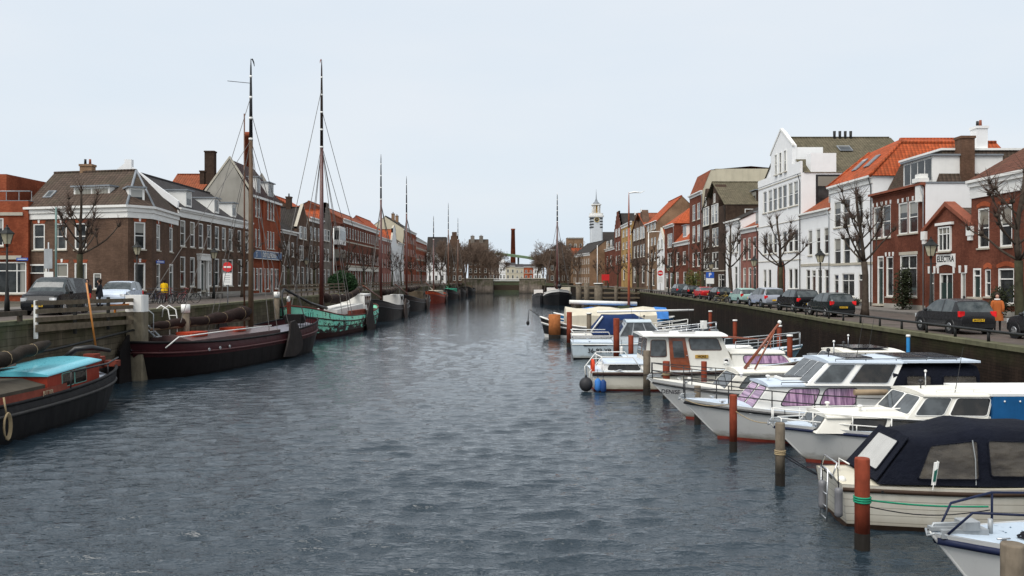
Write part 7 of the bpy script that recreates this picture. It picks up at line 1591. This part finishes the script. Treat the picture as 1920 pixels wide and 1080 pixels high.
# L2 maroon
rr = math.atan2(20, 3.7); t = lbarge('maroon hulled sailing barge with furled brown sail and the tallest left mast', -18.35, 56.5, rr)
MAR = plain('maroon_hull', (.045, .009, .011), .5, .3, 1.2, grime=.35); BLK2 = plain('black_hull', (.009, .007, .007), .6, .3, 1)
H = barge_hull(t, 22.5, 4.9, 1.75, 2.45, 2.1, [(0, .42, MAR), (.42, 1, BLK2)], plain('maroon_strake', (.09, .035, .035), .5), DK1, plain('grey_deck', (.20, .20, .23), .5, .2), p=5, bow=.6)
b = MB(plain('maroon_hatch', (.10, .058, .055), .45, .2, 1.5, grime=.25, coat=.3)); rows = []
for i in range(10): x = lerp(-7.8, 3.4, i / 9); rows.append([(x, -1.6, 1.3), (x, -1.6, 1.95), (x, -.6, 2.2), (x, .6, 2.2), (x, 1.6, 1.95), (x, 1.6, 1.3)])
b.grid(rows); b.poly(*rows[0]); b.poly(*rows[-1]); b.build('hatch_cover', t)
for xx, ln in ((-6, 1.6), (-1.2, 1.3)): b = MB(plain('orange_red_hatch', (.40, .05, .02), .5)); b.cbox(xx, -.5, 2.22, ln, 1.3, .25, .15); b.build('skylight_hatch', t)
for x in (-7.5, -6.3, -5.2): b = MB(GALV); b.tube((x, -2.47, 1.45), (x, -2.52, 1.45), .09, None, 8); b.build('porthole', t)
b = MB(WHITE); b.path([(-10.4, -1.6, 1.75), (-9.8, -2.0, 2.3), (-5, -2.1, 2.35), (1, -2.1, 2.35)], .035, 6); b.path([(-8, 1.6, 2.4), (-2, 1.8, 2.5)], .03, 5); b.build('guard_rail', t)
mast(t, 2.2, 1.9, 20.6, .185, 0, MASTY, BLACK, 4, 0, BLACK, pt_=.70); stays(t, 2.2, 15, [(-9.5, 1.5, 2.2), (.5, -2.2, 2), (.5, 2.2, 2), (1.5, -2.3, 2), (1.5, 2.3, 2), (10.8, 0, 2.6), (3.4, -2.3, 2.0, 12), (8.5, -1.2, 2.2, 17), (-8, -1, 3.0, 18)], .022)
furled(t, (2.0, 0, 3.25), (-8.6, .4, 2.85), .42, None, 5); b = MB(MASTY); b.tube((1.9, 0, 2.75), (-8.9, .35, 2.6), .12, .09, 7); b.build('boom', t)
b = MB(MASTW); b.tube((1.95, .35, 2.2), (2.0, .38, 16.8), .07, .05, 6); b.build('spar', t); b = MB(BLACKM); b.tube((2.1, 0, 18.9), (1.2, 1.2, 18.9), .02, None, 4); b.build('antenna', t)
leeboard(t, 3.0, -2.75, 2.5, 2.3, 3.2); leeboard(t, 3.0, 2.6, 2.5, 2.3, 3.0)
b = MB(BLK2); b.ext([(-11.1, -.08, -.3), (-12.2, -.08, -.3), (-12.1, -.08, 1.7), (-11.3, -.08, 2.5)], (0, .16, 0)); b.build('rudder', t)
for i in range(6): x = 6 + i * .7; b = MB(BLACKM); b.tube((x, -1.9 + i * .12, 1.9), (x, -1.95 + i * .12, 2.9), .025, None, 4); b.build('stanchion', t)
b = MB(BLK2); b.cbox(9.2, 0, 2.4, .7, 1.4, .7, .1); b.tube((9.2, -.9, 2.5), (9.2, .9, 2.5), .16, None, 8); b.build('windlass', t)
# L3 turquoise
def peeling():
    n = NT('peeling_turquoise'); P = n.objco(); s = n.sep(P); a = n.noise(n.scale(P, (1, 1, 1.6)), 1.5, 5, .7); b_ = n.noise(P, .35, 3)
    c = n.mix(n.ramp(b_, .35, .65), (.17, .72, .56), (.32, .78, .55)); c = n.mix(n.ramp(n.noise(n.scale(P, (1, 1, .2)), 2.5, 4, .7), .5, .75, 0, .6), c, (.12, .25, .18))
    th = n.math('ADD', a, n.math('MULTIPLY', n.ramp(s[2], .3, 1.9, .17, -.01), 1.0)); c = n.mix(n.ramp(th, .575, .60), c, (.025, .014, .012)); n.l(c, n.p.inputs['Base Color']); n.p.inputs['Roughness'].default_value = .6; return n.m
PEEL = peeling(); rr = math.atan2(-25, -2.3)
t = lbarge('peeling turquoise green sailing barge with white wheelhouse and black bowsprit', -18.2, 87.5, rr)
H = barge_hull(t, 26, 5.0, 1.75, 3.1, 2.6, [(0, .82, PEEL), (.82, 1, plain('rust_black', (.035, .014, .012), .7))], plain('dark_red_strake', (.045, .016, .013), .6), plain('rust_cap', (.13, .035, .025), .6), TIMBERD, p=5, bow=.55)
b = MB(plain('dark_red_strake', (.045, .016, .013), .6)); b.path([H['pt'](i / 30, .56, 1) for i in range(31)], .05, 5); b.path([H['pt'](i / 30, .56, -1) for i in range(31)], .05, 5); each(b, 'rubbing_strake', t)
F, c0 = cabin(t, -9.6, -6.6, 1.35, 1.4, 2.0, 3.75, 0, .1, .1, WHITE, 'wheelhouse'); windows(t, F, c0, [('left', .1, .3, .35, .85), ('left', .38, .62, .1, .85), ('left', .7, .9, .35, .85)], DARKGLASS, RUSTR, .04)
b = MB(WHITE); b.ext([(-6.4, -1.2, 1.9), (3, -1.3, 1.8), (3, -1.3, 2.4), (-6.4, -1.2, 2.75)], (0, 2.5, 0)); b.build('hatch_cover', t); b = MB(RUSTR); b.cbox(-1, 2.1, 2.0, 6, .3, .5, .03); b.build('washboard', t)
mast(t, 4.2, 1.6, 26.8, .23, 0, MASTR, plain('black_tan', (.03, .02, .015), .5), 5, 0, RUSTR, pt_=.66); stays(t, 4.2, 18.5, [(12.6, 0, 3.1), (2, -2.4, 2), (2, 2.4, 2), (3, -2.4, 2), (3, 2.4, 2), (-12, 0, 3), (5.4, 2.4, 2), (-10, 1.4, 3, 22), (16, 0, 4.2, 24)], .03)
furled(t, (3.8, 0, 3.6), (-8.6, .4, 4.3), .55, None, 7, sag=.5)
b = MB(BLACK); b.path([(4.5, .6, 2.6), (9, .5, 3.2), (14.5, 0, 4.6)], [.15, .14, .09], 8); b.path([(14.5, 0, 4.6), (14.9, 0, 4.3), (15, 0, 3.2), (14.4, 0, 1.6)], .09, 6); b.build('bowsprit', t)
leeboard(t, -4.5, 2.62, 3.0, 3.3, 4.2); leeboard(t, -4.5, -2.75, 3.0, 3.3, 4.2)
b = MB(RUSTR); b.ext([(12.8, -.1, .2), (13.3, -.1, .2), (13.6, -.1, 3.4), (13.1, -.1, 3.6)], (0, .2, 0)); b.use(WHITE); b.torus((13.4, 0, 3.7), .2, .09, 'y', 10, 5); b.build('stem_post', t)
# distant ones
def far_barge(label, X0, Y0, L, B, hm, top, rot=-92, hz=(1.8, 2.9, 2.4), colr=None, cab=True, sail=True, lee=True, mm=None, bands=4, cover=None, ms=.1):
    t = lbarge(label, X0, Y0, R(rot)); barge_hull(t, L, B, hz[0], hz[1], hz[2], [(0, .35, top), (.35, 1, colr or DKH)], BLACK, DKH, TIMBERD, p=4.5, bow=.6)
    if hm: mast(t, L * ms, 1.6, hm, .18, 0, mm or MASTR, BLACK, bands, 0, None, pt_=.70); stays(t, L * ms, hm * .7, [(L * .46, 0, 2.8), (-1, -B / 2, 2), (-1, B / 2, 2), (0.5, B / 2, 2), (0.5, -B / 2, 2), (-L * .46, 0, 2.4)], .035)
    if cab: b = MB(WHITE if cab == 'w' else TIMBER); b.cbox(-L * .3, 0, hz[0] + .6, L * .13, B * .5, 1.5, .1); q = b.build('cabin', t); b = MB(DARKGLASS); b.cbox(-L * .3, B * .252, hz[0] + .85, L * .08, .03, .5); b.build('window', q)
    if sail: furled(t, (L * ms - .4, 0, 3.6), (-L * .35, .3, 4.0), .5, None, int(Y0)); 
    if lee: leeboard(t, -L * .08, B / 2 + .1, 2.6, 2.7, 3.4, mat=plain('brown_leeboard', (.07, .05, .042), .6))
    b = MB(MAHOG); b.tube((L * .2, .3, 2.9), (L * .62, 0, 4.6), .12, .08, 6); b.build('bowsprit', t)
    if cover: b = MB(cover); b.cbox(0, 0, hz[0] + .5, L * .5, B * .6, 1.0, .3); b.build('cover', t)
    return t
far_barge('dark grey hulled sailing barge with brown leeboard, third along the left bank', -17.6, 118, 23, 5.0, 22.3, plain('grey_black_hull', (.05, .046, .045), .5, .2), cab='w', ms=.12)
far_barge('dark barge with tan cabin and furled brown sail, fourth along the left bank', -17.8, 150, 26, 5.2, 22.9, plain('brown_black_hull', (.035, .027, .024), .5), ms=.18)
far_barge('barge with orange red hull and small white cover on the left bank', -17.6, 193, 22, 5.0, 19.6, plain('orange_hull', (.42, .07, .03), .5, .2), colr=plain('orange_low', (.25, .05, .03), .6), cab=False, cover=CREAMC, ms=.05)
far_barge('barge under a bright green tarpaulin on the left bank with a tall thin mast', -16.6, 226, 24, 5.0, 25.3, DKH, cab=False, cover=plain('green_tarp', (.04, .42, .25), .6), mm=MASTW, ms=.1)
far_barge('small dark boat with plain mast behind the green tarpaulin barge', -15.9, 254, 20, 4.6, 23.5, DKH, cab=False, cover=None, mm=MASTW)
far_barge('farthest low dark workboat without mast next to the lock wall', -14.8, 285, 20, 4.6, 0, DKH, cab=True, sail=False, lee=False)
# quay ladder and gangway by the maroon barge
t = thing('quay_ladder', 'white tubular ladder with hooped top on the quay beside the maroon barge', 'ladder', (-20.3, 50.6, -1.1)); b = MB(WHITE)
for dx in (-.0, .45): b.path([(dx - .9, 0, 4.3), (dx - .85, 0, 4.75), (dx - .5, 0, 5.0), (dx - .1, 0, 4.75), (dx, 0, 4.2), (dx, 0, 1.6)], .035, 6)
for k in range(7): z = 4.4 - .38 * k; b.tube((0, 0, z), (.45, 0, z), .025, None, 5)
b.build('frame', t)
t = thing('boarding_steps', 'grey metal boarding steps with handrail between the big post and the white ladder', 'steps', (-21.2, 47.6, 0)); b = MB(GALV)
for dy in (0, .6): b.path([(-.3, dy, 3.7), (1.3, dy, 2.25)], .05, 5)
for k in range(6): tt = k / 5; b.box(-.3 + 1.6 * tt - .13, 0, 3.66 - 1.45 * tt, -.3 + 1.6 * tt + .13, .6, 3.70 - 1.45 * tt)
b.build('steps', t); b = MB(GALV); b.path([(-.3, 0, 3.7), (-.3, 0, 4.75), (1.2, 0, 3.5), (1.2, 0, 2.4)], .03, 5); b.build('handrail', t)
for i, (px, y, zt, lb) in enumerate([(519, 73, 4.3, 'pale topped timber pile between the maroon and the turquoise barge'), (348, 51, 3.9, 'leaning timber pile wound with rope behind the maroon barge sail')]):
    q = thing('mooring_post', lb, 'post', (max(X(px, y), -20.2), y, 0)); b = MB(GREYP); b.tube((0, 0, -1), (0, 0, zt), .24, .22, 9); b.build('shaft', q); b = MB(WHITE); b.tube((0, 0, zt - .45), (0, 0, zt + .05), .26, None, 9); b.build('cap', q)
